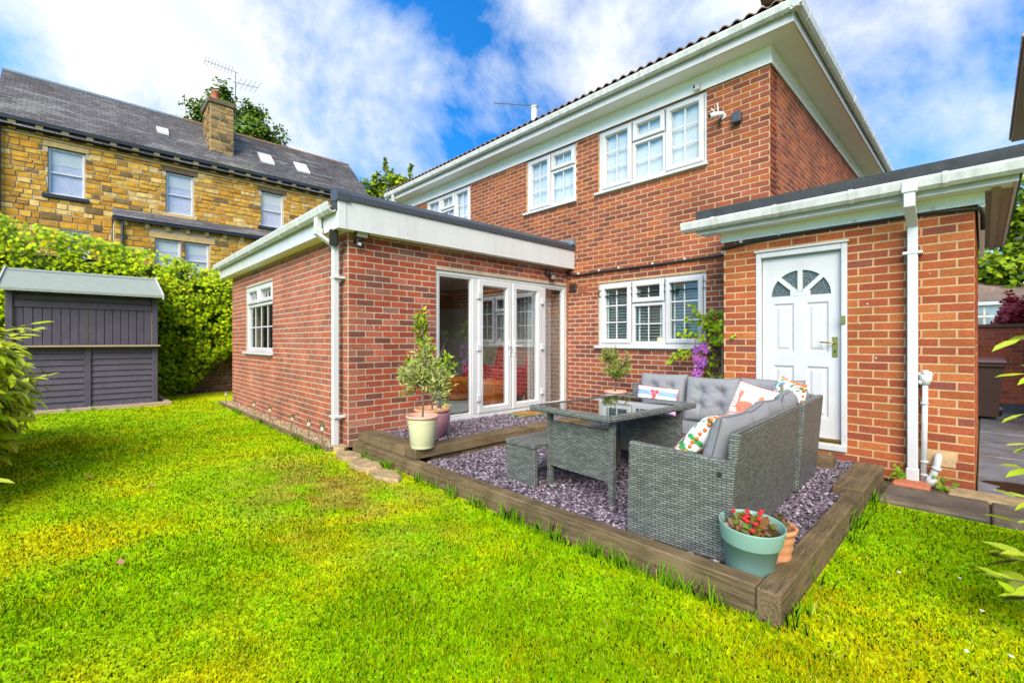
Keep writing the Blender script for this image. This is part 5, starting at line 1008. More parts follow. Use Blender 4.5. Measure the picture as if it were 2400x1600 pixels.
for s0, s1, a, b in brick_layout(-1.9, 3, 0.0, 1.5, []):
    AR.append((awc, FA, brick_pts(s0, s1, a, b, 0.006), pick([((0.34, 0.085, 0.045), 3), ((0.26, 0.075, 0.05), 2)]), -abs(s0 - 0.4), Vector((0, 0, 0)), (round(s1 - s0, 3), round(b - a, 3))))
place_pieces(aw, AR, 'brick', M_BRICK, 300)
MB(FA).cbox(-1.9, 6, -0.24, 0.04, 1.501, 1.56, 0.01).build('coping', M_LINT, aw); MB(FA).box(-1.9, 6, 0.005, 0.04, -0.03, 0.15).build('plinth', M_TRIM, aw)
bg_ = thing('bungalow', 'pale bungalow with brown tiled roof beyond the alley wall', 'house', (0.5, 25, 0))
MB().box(-3, 8, 24, 30, 0, 2.75).build('wall', M_REND, bg_)
MB().hexa([(-3.5, 23.5, 2.7), (8.5, 23.5, 2.7), (8.5, 30.5, 2.7), (-3.5, 30.5, 2.7), (-1.4, 26.8, 3.95), (1.0, 26.8, 3.3), (1.0, 27.2, 3.3), (-1.4, 27.2, 3.95)]).build('roof', mat('brown_roof_tile', (0.17, 0.12, 0.09), 0.9, 0.5, 6, 0.8, 12), bg_)
cv = MB(); 
for k in range(7): cv.cbox(-1.2 + k * 0.4, -1.15 + k * 0.4, 21.9, 21.95, 1.7, 2.45, 0.006)
for z_ in (1.7, 2.05, 2.4): cv.cbox(-1.2, 1.3, 21.88, 21.94, z_, z_ + 0.07, 0.006)
cvt = thing('conservatory', 'white framed conservatory just over the alley wall', 'conservatory', (0, 22.5, 0)); cv.build('frame', M_UPVC, cvt)
MB().box(-1.2, 1.3, 21.96, 21.98, 1.7, 2.45).build('pane', M_GLASSU, cvt); MB().box(-1.2, 1.3, 21.99, 23.4, 0, 1.7).build('dwarf_wall', M_REND, cvt)
MB().hexa([(-1.3, 21.8, 2.46), (1.4, 21.8, 2.46), (1.4, 23.4, 2.46), (-1.3, 23.4, 2.46), (-0.6, 22.5, 2.62), (0.7, 22.5, 2.62), (0.7, 23.4, 2.62), (-0.6, 23.4, 2.62)]).build('roof', M_UPVC, cvt)
M_NTILE = mat('tile_shade_lift', (0.42, 0.27, 0.17), 0.85, 0.3, 10)  # tile colour lightened to counter the shade on the neighbour's eave
farbrick = mat('far_brick', (0.30, 0.10, 0.055), 0.9, 0.25, 20)
_t = farbrick.node_tree; _b = N(_t, 'ShaderNodeTexBrick'); _c = N(_t, 'ShaderNodeTexCoord'); _s = N(_t, 'ShaderNodeSeparateXYZ'); _k = N(_t, 'ShaderNodeCombineXYZ'); _a = N(_t, 'ShaderNodeMath', operation='ADD')
L(_t, _c.outputs['Object'], _s.inputs[0]); L(_t, _s.outputs['X'], _a.inputs[0]); L(_t, _s.outputs['Y'], _a.inputs[1]); L(_t, _a.outputs[0], _k.inputs[0]); L(_t, _s.outputs['Z'], _k.inputs[1]); L(_t, _k.outputs[0], _b.inputs['Vector'])
_b.inputs['Scale'].default_value = 1; _b.inputs['Brick Width'].default_value = 0.225; _b.inputs['Row Height'].default_value = 0.075; _b.inputs['Mortar Size'].default_value = 0.006
_b.inputs['Color1'].default_value = (0.34, 0.10, 0.05, 1); _b.inputs['Color2'].default_value = (0.24, 0.075, 0.05, 1); _b.inputs['Mortar'].default_value = (0.5, 0.38, 0.24, 1); L(_t, _b.outputs['Color'], _t.nodes['Principled BSDF'].inputs['Base Color'])
nh = thing('neighbour_house', 'neighbouring house eave with brown tiled edge at the upper right', 'house', (3, 9, 0))
MB().box(1.5, 7, 8.6, 12.3, 0, 5.0).build('wall', farbrick, nh); 
for k in range(14):
    yy = 8.4 + k * 0.3
    MB().hexa([(0.34, yy, 5.0), (1.2, yy, 5.42), (1.2, yy + 0.29, 5.42), (0.34, yy + 0.29, 5.0), (0.33, yy, 5.035), (1.2, yy, 5.46), (1.2, yy + 0.29, 5.455), (0.33, yy + 0.29, 5.03)]).build('roof_tile', M_NTILE, nh)
MB().hexa([(0.36, 8.4, 4.94), (1.5, 8.4, 4.94), (1.5, 12.5, 4.94), (0.36, 12.5, 4.94), (0.36, 8.4, 4.995), (1.5, 8.4, 5.4), (1.5, 12.5, 5.4), (0.36, 12.5, 4.995)]).build('soffit', MATS['brown_soffit'], nh)
MB().hexa([(1.2, 8.4, 5.4), (7, 8.4, 5.4), (7, 12.5, 5.4), (1.2, 12.5, 5.4), (1.2, 8.4, 5.44), (4, 8.4, 6.9), (4, 12.5, 6.9), (1.2, 12.5, 5.44)]).build('roof', M_TILE, nh)
# wheeled bin
wb = thing('wheelie_bin', 'dark brown wheeled bin standing against the alley wall', 'bin', (-0.07, 10.9, 0)); b_ = MB()
b_.hexa([(-0.30, 10.68, 0.03), (0.17, 10.68, 0.03), (0.17, 11.2, 0.03), (-0.30, 11.2, 0.03), (-0.36, 10.6, 0.90), (0.235, 10.6, 0.90), (0.235, 11.3, 0.90), (-0.36, 11.3, 0.90)]); b_.build('body', M_BINB, wb)
MB().cbox(-0.38, 0.255, 10.57, 10.61, 0.84, 0.91, 0.01).build('rim', M_BINB, wb)
MB().hexa([(-0.39, 10.54, 0.912), (0.265, 10.54, 0.912), (0.265, 11.34, 0.912), (-0.39, 11.34, 0.912), (-0.37, 10.57, 0.95), (0.245, 10.57, 0.95), (0.245, 11.34, 0.99), (-0.37, 11.34, 0.99)]).build('lid', mat('bin_lid', (0.16, 0.09, 0.085), 0.35), wb)
for x in (-0.33, 0.2): MB().tube([(x - 0.025, 11.25, 0.1), (x + 0.025, 11.25, 0.1)], 0.1, 14).build('wheel', M_BLACK, wb)
MB().tube([(-0.06, 10.655, 0.74), (-0.06, 10.65, 0.74)], 0.05, 14).build('badge', MATS['bin_lid'], wb)
aerial('tv_aerial', 'long yagi aerial on a grey pole above the tiled roof', (-8.5, 9.0, 6.0), (-8.5, 9.0, 7.68), (-10.1, 8.95, 8.35), 9, 0.10, (0, 0.3, 1), r=0.012)
fl = MB(); fl.tube([(-8.5, 9.0, 5.9), (-8.5, 9.0, 7.62)], 0.085, 12); fl.tube([(-8.5, 9.0, 7.62), (-8.5, 9.0, 7.66)], 0.10, 12)
fl.build('flue', M_GUT, house)
# ------------------------------------------------------------------ sleepers and gravel beds
def sleeper(name_parent, x0, x1, y0, y1, z0, z1, ax):
    mb = MB(Fr((0, 0, 0), (1, 0, 0), (0, 1, 0))); c = Vector(((x0 + x1) / 2, (y0 + y1) / 2, (z0 + z1) / 2)); w_ = rnd.uniform(0.006, 0.011)
    mb.cbox(x0 - c.x, x1 - c.x, y0 - c.y, y1 - c.y, z0 - c.z, z1 - c.z, w_)
    me = bpy.data.meshes.new('sleeper'); me.from_pydata(mb.v, [], mb.f); me.materials.append(M_SLX if ax == 'x' else M_SLY)
    o = link('sleeper', me, name_parent); o.location = c - OFF[name_parent.name]; return o
ub = thing('raised_bed', 'upper gravel bed edged with timber sleepers under the french doors', 'raised bed', (-4.4, 4.2, 0))
sleeper(ub, -4.89, -3.895, 2.285, 2.485, 0.135, 0.232, 'x'); sleeper(ub, -3.89, -3.69, 2.285, 3.95, 0.137, 0.232, 'y'); sleeper(ub, -3.89, -3.69, 3.955, 6.24, 0.135, 0.23, 'y')
sleeper(ub, -3.88, -3.74, 2.50, 2.85, 0.02, 0.132, 'y'); sleeper(ub, -3.88, -3.72, 2.855, 4.3, 0.02, 0.13, 'y'); sleeper(ub, -3.88, -3.72, 4.305, 6.24, 0.02, 0.132, 'y')
lb_ = thing('raised_bed', 'lower gravel bed edged with timber sleepers under the wicker furniture', 'raised bed', (-2.2, 3.7, 0))
sleeper(lb_, -4.93, -3.3, 2.235, 2.335, -0.03, 0.133, 'x'); sleeper(lb_, -3.295, -2.48, 2.225, 2.325, -0.03, 0.145, 'x'); sleeper(lb_, -2.475, -0.713, 2.215, 2.315, -0.03, 0.147, 'x')
sleeper(lb_, -0.71, -0.61, 2.20, 4.14, -0.03, 0.146, 'y'); sleeper(lb_, -0.81, -0.61, 4.19, 5.17, -0.03, 0.15, 'y')
st = MB(); st.cbox(-1.30, -0.95, 4.95, 5.10, 0.02, 0.19, 0.008); tag(st.build('step_block', M_SLX), 'short timber block used as a step below the white porch door', 'step')
struct(MB().box(-5.10, -3.885, 2.48, 6.25, 0.0, 0.125).build('gravel_bed_upper', M_GRAVBASE)); 
struct(MB().box(-3.73, -0.70, 2.31, 5.39, -0.02, 0.075).build('gravel_bed_lower', M_GRAVBASE)); struct(MB().box(-3.73, -2.085, 5.39, 6.27, -0.02, 0.074).build('gravel_bed_lower', M_GRAVBASE))
def chips(name, rects, dens, smin, smax, flat, pal, m, z):
    P = []
    for (x0, x1, y0, y1) in rects:
        k = int((x1 - x0) * (y1 - y0) * dens); P.append(np.stack([nr.uniform(x0, x1, k), nr.uniform(y0, y1, k)], 1))
    P = np.concatenate(P); n = len(P); s = nr.uniform(smin, smax, (n, 1)); zz_ = z + 0.012 * vnoise(P[:, 0], P[:, 1], 41, 4) + nr.uniform(-0.006, 0.012, n)
    a = nr.uniform(0, 2 * PI, n); ax = np.stack([np.cos(a), np.sin(a), nr.normal(size=n) * 0.35], 1); ax /= np.linalg.norm(ax, axis=1, keepdims=True)
    nrm = np.stack([nr.normal(size=n) * 0.35, nr.normal(size=n) * 0.35, np.ones(n)], 1); nrm -= ax * (nrm * ax).sum(1, keepdims=True); nrm /= np.linalg.norm(nrm, axis=1, keepdims=True); by = np.cross(nrm, ax)
    c = np.concatenate([P, zz_[:, None]], 1); asp = nr.uniform(0.4, 0.8, (n, 1)); j = lambda: 1 + 0.25 * nr.normal(size=(n, 1)); th = s * flat
    V = np.stack([c + ax * s * j() , c + by * s * asp * j(), c - ax * s * j() * 0.9, c - by * s * asp * j(), c + ax * s * 0.5 + nrm * th, c + by * s * asp * 0.5 + nrm * th * j(), c - ax * s * 0.55 + nrm * th * j(), c - by * s * asp * 0.6 + nrm * th], 1).reshape(-1, 3)
    F0 = np.array([[0, 1, 5, 4], [1, 2, 6, 5], [2, 3, 7, 6], [3, 0, 4, 7], [4, 5, 6, 7]]); F = (F0[None] + (np.arange(n) * 8)[:, None, None]).reshape(-1, 4)
    col = np.repeat(rcol(n, pal, 0.2).astype(np.float32), 8, axis=0); return stuff(npmesh(name, V, F, m, None, col))
PL = [(0.05, 0.036, 0.048), (0.125, 0.092, 0.12), (0.20, 0.155, 0.19), (0.34, 0.30, 0.34)]
o = chips('slate_chippings', [(-5.10, -3.89, 2.49, 6.25)], 3600, 0.009, 0.022, 0.3, PL, M_CHIP, 0.128); tag(o, 'plum slate chippings in the upper bed by the french doors', 'gravel')
o = chips('slate_chippings', [(-3.70, -0.72, 2.33, 5.38), (-3.70, -2.1, 5.38, 6.26)], 3600, 0.009, 0.023, 0.3, PL, M_CHIP, 0.078); tag(o, 'plum slate chippings in the lower bed under the wicker furniture', 'gravel')
o = chips('slate_chippings', [(-11.58, -11.35, -1.1, 1.25)], 1200, 0.014, 0.03, 0.3, PL, M_CHIP, 0.02); tag(o, 'strip of slate chippings along the foot of the grey shed', 'gravel')
struct(MB().box(-10.6, -5.14, 2.06, 2.25, -0.05, 0.03).build('pebble_border', M_PEBBASE))
o = chips('pebbles', [(-10.6, -5.14, 2.07, 2.255)], 9000, 0.006, 0.014, 0.7, [(0.18, 0.11, 0.05), (0.36, 0.25, 0.13), (0.50, 0.40, 0.25), (0.22, 0.17, 0.13)], M_PEB, 0.03); tag(o, 'tan pebbles along the foot of the extension wall', 'gravel')
eb = MB(); eb.cbox(-10.65, -5.16, 2.035, 2.058, -0.05, 0.052, 0.003); tag(eb.build('timber_edging', M_SLX), 'thin timber edging between the lawn and the pebble border', 'edging')
for (x, y, rx, ry, h, lab) in [(-4.72, 2.10, 0.22, 0.10, 0.05, 'flat mossy stone nearest the extension corner'), (-4.28, 2.07, 0.27, 0.12, 0.045, 'long flat mossy stone in the middle beside the sleepers'), (-3.82, 2.05, 0.22, 0.11, 0.03, 'flat mossy stone sunk in grass beside the bed corner'), (-5.08, 2.16, 0.10, 0.07, 0.06, 'small stone block at the foot of the extension corner')]:
    mb = MB(); k = 11; ring = [(rx * (1 + 0.2 * rnd.uniform(-1, 1)) * math.cos(2 * PI * q / k), ry * (1 + 0.2 * rnd.uniform(-1, 1)) * math.sin(2 * PI * q / k)) for q in range(k)]
    i0 = mb.pts([(x + p[0], y + p[1], -0.03) for p in ring]); i1 = mb.pts([(x + p[0], y + p[1], h - 0.015) for p in ring]); i2 = mb.pts([(x + p[0] * .88, y + p[1] * .86, h + rnd.uniform(-.006, .006)) for p in ring])
    for q in range(k): r_ = (q + 1) % k; mb.face(i0 + q, i0 + r_, i1 + r_, i1 + q); mb.face(i1 + q, i1 + r_, i2 + r_, i2 + q)
    mb.face(*[i2 + q for q in range(k)]); tag(mb.build('rock', M_YORK), lab, 'stone')

# ------------------------------------------------------------------ solar lights
def solar(x, y, z, lean, lab, h=0.17):
    t_ = thing('solar_light', lab, 'light', (x, y, z), group='solar stake lights'); t_.rotation_euler = (lean[0], lean[1], 0); OFF[t_.name] = Vector((0, 0, 0))
    MB().tube([(0, 0, -0.05), (0, 0, h)], 0.007, 8).build('stake', M_STEEL, t_); MB().tube([(0, 0, h), (0, 0, h + 0.045)], 0.02, 12).build('lens', mat('clear_plastic', (0.6, 0.58, 0.48), 0.2) if 'clear_plastic' not in MATS else MATS['clear_plastic'], t_)
    MB().tube([(0, 0, h + 0.045), (0, 0, h + 0.075)], 0.027, 14).build('cap', M_STEEL, t_)
for x, l_, lab in [(-10.25, (0, 0), 'steel solar stake light farthest from the downpipe'), (-8.3, (0, 0.05), 'steel solar stake light second farthest from the downpipe'), (-7.45, (0, 0.06), 'steel solar stake light below the extension window, slightly leaning'), (-6.5, (0, 0.28), 'steel solar stake light leaning strongly to one side'), (-5.85, (0, 0), 'upright steel solar stake light second from the downpipe'), (-5.42, (0, 0), 'upright steel solar stake light beside the white downpipe')]:
    solar(x, 2.09, 0.03, l_, lab)
solar(-4.36, 3.02, 0.42, (0, 0), 'steel solar stake light standing in the pink pot', 0.02)

# ------------------------------------------------------------------ wicker set
def slab(P8, name, root, m=M_WICK):
    o = MB().hexa(P8).build(name, m, root); bv = o.modifiers.new('soft_edge', 'BEVEL'); bv.width = 0.014; bv.segments = 3; bv.limit_method = 'NONE'; return o
A = thing('wicker_sofa', 'grey wicker sofa with its back to the right and one arm facing the lawn', 'sofa', (-0.925, 2.435, 0.09), math.radians(3), 'wicker lounge set', True)
slab([(-0.58, 0, 0), (0, 0, 0), (0, 0.05, 0), (-0.58, 0.05, 0), (-0.565, 0, 0.56), (0.045, 0, 0.535), (0.045, 0.05, 0.535), (-0.565, 0.05, 0.56)], 'arm', A)
slab([(-0.06, 0.052, 0), (0, 0.052, 0), (0, 1.49, 0), (-0.06, 1.49, 0), (-0.005, 0.052, 0.68), (0.05, 0.052, 0.68), (0.05, 1.49, 0.68), (-0.005, 1.49, 0.68)], 'backrest', A)
slab([(-0.58, 0.052, 0.02), (-0.062, 0.052, 0.02), (-0.062, 1.49, 0.02), (-0.58, 1.49, 0.02), (-0.58, 0.052, 0.27), (-0.062, 0.052, 0.27), (-0.062, 1.49, 0.27), (-0.58, 1.49, 0.27)], 'seat_base', A)
MB().tube([(-0.035, -0.001, 0.46), (-0.035, -0.007, 0.46)], 0.013, 10).build('bolt', M_BLACK, A)
B = thing('wicker_sofa', 'grey wicker corner sofa under the kitchen window with cushions along its back', 'sofa', (-0.985, 3.99, 0.09), math.radians(3), 'wicker lounge set', True)
slab([(-0.06, 0, 0), (0, 0, 0), (0, 0.72, 0), (-0.06, 0.72, 0), (-0.005, 0, 0.69), (0.05, 0, 0.69), (0.05, 0.76, 0.69), (-0.005, 0.76, 0.69)], 'end_panel', B)
slab([(-1.78, 0.66, 0), (-0.062, 0.66, 0), (-0.062, 0.72, 0), (-1.78, 0.72, 0), (-1.78, 0.72, 0.69), (-0.012, 0.72, 0.69), (-0.012, 0.775, 0.69), (-1.78, 0.775, 0.69)], 'backrest', B)
slab([(-1.78, 0.02, 0.0), (-0.062, 0.02, 0.0), (-0.062, 0.658, 0.0), (-1.78, 0.658, 0.0), (-1.78, 0.02, 0.27), (-0.062, 0.02, 0.27), (-0.062, 0.658, 0.27), (-1.78, 0.658, 0.27)], 'seat_base', B)
slab([(-1.84, 0.0, 0), (-1.782, 0.0, 0), (-1.782, 0.74, 0), (-1.84, 0.74, 0), (-1.84, 0.0, 0.5), (-1.782, 0.0, 0.5), (-1.782, 0.77, 0.56), (-1.84, 0.77, 0.56)], 'arm', B)
T = thing('wicker_table', 'grey wicker garden table with a dark glass top', 'table', (-2.115, 3.20, 0.09), math.radians(-4.5), 'wicker lounge set', True)
tw_, tl_ = 0.41, 0.58; rim = MB()
for a, b, c, d in ((-tw_, tw_, -tl_, -tl_ + 0.055), (-tw_, tw_, tl_ - 0.055, tl_), (-tw_, -tw_ + 0.055, -tl_ + 0.056, tl_ - 0.056), (tw_ - 0.055, tw_, -tl_ + 0.056, tl_ - 0.056)): rim.cbox(a, b, c, d, 0.600, 0.645, 0.012)
rim.build('table_rim', M_WICK, T); MB().box(-tw_ + 0.05, tw_ - 0.05, -tl_ + 0.05, tl_ - 0.05, 0.632, 0.640).build('glass_top', M_TTOP, T)
for x in (-0.29, 0.335):
    for y in (-0.45, 0.43): MB().cbox(x - 0.02, x + 0.02, y - 0.02, y + 0.02, -0.01, 0.60, 0.003).build('leg', M_WICK, T)
for y in (-0.45, 0.43): MB().cbox(-0.268, 0.313, y - 0.014, y + 0.014, 0.16, 0.525, 0.004).build('side_panel', M_WICK, T)
MB().box(-0.268, 0.313, -0.05, 0.0, 0.57, 0.598).build('rail', M_BLACK, T)
Bn = thing('wicker_bench', 'low grey wicker bench pulled up beside the glass table', 'bench', (-2.605, 3.18, 0.09), math.radians(-2), 'wicker lounge set', True)
MB().cbox(-0.175, 0.175, -0.58, 0.58, 0.305, 0.345, 0.008).build('seat', M_WICK, Bn)
for y in (-0.57, 0.53): MB().cbox(-0.168, 0.168, y, y + 0.04, 0.0, 0.304, 0.005).build('end_panel', M_WICK, Bn)
MB().cbox(0.10, 0.13, -0.53, 0.53, 0.10, 0.14, 0.004).build('rail', M_BLACK, Bn)
B2 = thing('wicker_bench', 'second grey wicker bench on the far side of the table by the sleepers', 'bench', (-2.95, 4.75, 0.09), math.radians(88), 'wicker lounge set', True)
MB().cbox(-0.175, 0.175, -0.45, 0.45, 0.305, 0.345, 0.008).build('seat', M_WICK, B2)
for y in (-0.44, 0.40): MB().cbox(-0.168, 0.168, y, y + 0.04, 0.0, 0.304, 0.005).build('end_panel', M_WICK, B2)

# ------------------------------------------------------------------ cushions
def cushion(name, label, w_, h_, t_, M4, m, tufts=(), colf=None, n=40, p=3.0, wr=0.006, group=None, piping=True, pom=False, seed=1):
    """stuffed cushion: x width, z height, y thickness, pillow edges, tufts pulled in, wrinkles radiating"""
    u = np.linspace(-1, 1, n + 1); U, Vv = np.meshgrid(u, u, indexing='ij'); U = U.ravel(); Vv = Vv.ravel()
    base = np.clip((1 - np.abs(U) ** p), 0, 1) * np.clip((1 - np.abs(Vv) ** p), 0, 1); prof = base ** 0.42
    tf = np.zeros_like(U); wk = np.zeros_like(U)
    for (a, b) in tufts:
        d = np.hypot((U - a) * w_ / 2, (Vv - b) * h_ / 2); tf += np.exp(-(d / 0.045) ** 2) * 0.5 + np.exp(-(d / 0.10) ** 2) * 0.22; ang = np.arctan2((Vv - b) * h_, (U - a) * w_); wk += np.sin(ang * 6 + seed + a * 3) * np.exp(-(d / 0.09) ** 2) * np.clip(d / 0.03, 0, 1) * 1.1
    nz = (vnoise(U + 3, Vv, 60 + seed, 3.0) - 0.5) * 1.2 + (vnoise(U * 1.0 + Vv * 2, Vv * 0.4, 70 + seed, 5.0) - 0.5) * 0.9
    edge = np.sin(U * 31 + seed) * np.abs(Vv) ** 5 + np.sin(Vv * 29 + seed) * np.abs(U) ** 5
    thk = t_ / 2 * prof * (1 - np.clip(tf, 0, 0.85)) + (wk + nz) * wr * prof + edge * 0.003 * prof
    pin = 1 - 0.05 * (1 - np.abs(U) ** 2)[:] * np.abs(Vv) ** 6; pin2 = 1 - 0.05 * (1 - np.abs(Vv) ** 2) * np.abs(U) ** 6
    X = U * w_ / 2 * pin2; Z = Vv * h_ / 2 * pin; Vf = np.stack([X, -np.maximum(thk, 0.004), Z], 1); Vb = np.stack([X, np.maximum(t_ / 2 * prof * 0.9, 0.004), Z], 1)
    I = np.arange((n + 1) ** 2).reshape(n + 1, n + 1); Fq = np.stack([I[:-1, :-1], I[1:, :-1], I[1:, 1:], I[:-1, 1:]], -1).reshape(-1, 4); K = (n + 1) ** 2
    F = np.concatenate([Fq, Fq[:, ::-1] + K]); bd = np.concatenate([I[:-1, 0], I[-1, :-1], I[:0:-1, -1], I[0, :0:-1]]); bn = np.roll(bd, -1)
    F = np.concatenate([F, np.stack([bd + K, bn + K, bn, bd], 1)]); V = np.concatenate([Vf, Vb])
    col = None
    if colf is not None: c = colf(U, Vv); col = np.concatenate([c, c]).astype(np.float32)
    t0 = thing(name, label, 'cushion', tuple(M4.to_translation()), group=group); t0.rotation_euler = M4.to_euler(); OFF[t0.name] = Vector((0, 0, 0))
    npmesh('cover', V, F, m, t0, col, True)
    if piping:
        rim_ = V[bd]; pt = MB(); pt.tube([tuple(q) for q in rim_[::2]] + [tuple(rim_[0])], 0.004, 5, False); pt.build('piping', M_PIPE if colf is None else M_POMRED, t0)
    if pom:
        pb = MB(); rim_ = V[bd]
        for q in rim_[::6]: pb.sphere(tuple(q + nr.normal(size=3) * 0.004), 0.0125, 7, 5)
        stuff(pb.build('pompom_trim', M_POM, t0, True))
    return t0
M_POMRED = mat('red_piping', (0.65, 0.06, 0.05), 0.8)
def at(x, y, z, rz, tilt, roll=0.0): return Matrix.Translation((x, y, z)) @ Matrix.Rotation(math.radians(rz), 4, 'Z') @ Matrix.Rotation(math.radians(roll), 4, 'Y') @ Matrix.Rotation(math.radians(tilt), 4, 'X')
TU = [(-0.36, 0.34), (0.36, 0.34), (-0.36, -0.3), (0.36, -0.3)]
GC = 'grey back cushions'
cushion('back_cushion', 'grey tufted cushion behind the striped lobster pillow', 0.52, 0.46, 0.17, at(-2.42, 4.60, 0.675, 6, -13), M_CUSH, TU, seed=1, group=GC)
cushion('back_cushion', 'grey tufted cushion with four buttons in the middle of the far sofa', 0.52, 0.46, 0.18, at(-1.88, 4.56, 0.665, 3, -14), M_CUSH, TU, seed=2, group=GC)
cushion('back_cushion', 'grey tufted cushion behind the orange crab pillow', 0.54, 0.46, 0.17, at(-1.36, 4.60, 0.675, 2, -12), M_CUSH, TU, seed=3, group=GC)
for k, (y, lab) in enumerate([(2.80, 'grey cushion nearest the lawn on the right sofa'), (3.25, 'second grey cushion along the right sofa back'), (3.66, 'third grey cushion along the right sofa back'), (4.08, 'fourth grey cushion along the right side, behind the gap'), (4.45, 'last grey cushion in the far right sofa corner')]):
    cushion('back_cushion', lab, 0.47 if k < 3 else 0.42, 0.40, 0.20, at(-1.035 - (y - 2.43) * 0.052 - (0.03 if k == 2 else 0), y, 0.625 + (0.03 if k > 2 else 0), -88 + (k % 2) * 5, -14, (-2, 3, -3, 2, 0)[k]), M_CUSH, TU, seed=5 + k, group=GC)
def seatc(name, lab, x0, x1, y0, y1, root):
    t0 = thing(name, lab, 'cushion', (0, 0, 0), local=True, group='grey seat cushions'); t0.location = root.location; t0.rotation_euler = root.rotation_euler; mb = MB(); mb.cbox(x0, x1, y0, y1, 0.272, 0.355, 0.028); mb.build('cover', M_CUSH, t0, False)
    mb = MB(); z = 0.33; mb.tube([(x0, y0, z), (x1, y0, z), (x1, y1, z), (x0, y1, z), (x0, y0, z)], 0.005, 5, False); mb.build('piping', M_PIPE, t0)
seatc('seat_cushion', 'flat grey seat cushion on the sofa with its back to the right', -0.59, -0.07, 0.055, 1.485, A); seatc('seat_cushion', 'flat grey seat cushion on the corner sofa under the kitchen window', -1.775, -0.07, 0.0, 0.652, B)
def lobster(U, V):
    s = np.where(np.sin(V * 8.2 + 0.6) > 0, 1.0, 0.0)[:, None]; c = np.array([0.75, 0.76, 0.76]) * s + np.array([0.22, 0.34, 0.68]) * (1 - s)
    body = (np.abs(U + 0.05) < 0.10 + 0.03 * np.sin(V * 26)) & (V > -0.85) & (V < 0.5); tail = ((np.abs(U + 0.05) < 0.18) & (V < -0.72) & (V > -0.9)); claw = (np.hypot((U + 0.16) * 1.6, V - 0.62) < 0.17) | (np.hypot((U - 0.06) * 1.6, V - 0.62) < 0.17); legs = (np.abs(U + 0.05) < 0.3) & (np.abs(np.sin((V + 0.1 * np.abs(U)) * 20)) < 0.25) & (V < -0.3) & (V > -0.75)
    k = (body | tail | claw | legs)[:, None]; return np.where(k, np.array([0.62, 0.07, 0.07]), c)
def crab(U, V):
    c = np.ones((len(U), 3)) * [0.76, 0.62, 0.55]; k = (np.hypot(U * 0.9, (V + 0.1) * 1.4) < 0.45) | (np.hypot((np.abs(U) - 0.5) * 1.6, (V - 0.45) * 1.3) < 0.2) | ((np.abs(np.abs(U) - 0.45 - 0.1 * V) < 0.05) & (V > -0.1) & (V < 0.4)) | ((np.abs(np.sin(V * 11 + np.abs(U) * 3)) < 0.3) & (np.abs(U) < 0.72) & (np.abs(U) > 0.3) & (V < 0.0) & (V > -0.55))
    return np.where(k[:, None], np.array([0.72, 0.20, 0.11]), c) * (0.85 + 0.3 * vnoise(U, V, 55, 9))[:, None]
def floral(U, V):
    c = np.ones((len(U), 3)) * [0.76, 0.76, 0.70]; r_ = np.random.RandomState(5)
    for k in range(110):
        a, b, s = r_.uniform(-1, 1), r_.uniform(-1, 1), r_.uniform(0.05, 0.15); col = [(0.04, 0.24, 0.07), (0.10, 0.36, 0.14), (0.70, 0.12, 0.03), (0.72, 0.28, 0.16), (0.10, 0.28, 0.50), (0.03, 0.14, 0.05)][r_.randint(6)]
        th = np.arctan2(V - b, U - a); d = np.hypot(U - a, V - b); ang = r_.uniform(0, PI); pet = s * (0.55 + 0.45 * np.abs(np.cos(2.5 * th + ang))) if k % 2 else s * (0.25 + 0.75 * np.abs(np.cos(th + ang)) ** 2); c = np.where((d < pet)[:, None], np.array(col), c)
    return c
cushion('scatter_cushion', 'blue and white striped pillow with a red lobster', 0.44, 0.27, 0.12, at(-2.40, 4.43, 0.63, 6, -12, 3), M_PRINT, colf=lobster, n=70, seed=3)
cushion('scatter_cushion', 'pale pillow printed with an orange crab', 0.40, 0.40, 0.14, at(-1.36, 4.12, 0.68, -22, -20, 10), M_PRINT, colf=crab, n=70, seed=4)
cushion('scatter_cushion', 'floral pillow edged with orange pompoms on the near sofa arm', 0.42, 0.42, 0.16, at(-1.25, 2.84, 0.61, -78, -38, -6), M_PRINT, colf=floral, n=70, pom=True, piping=False, seed=6)
cushion('scatter_cushion', 'floral pillow with orange pompoms peeking out in the far sofa corner', 0.38, 0.38, 0.15, at(-1.15, 4.32, 0.73, -48, -12, 8), M_PRINT, colf=floral, n=60, pom=True, piping=False, seed=7)

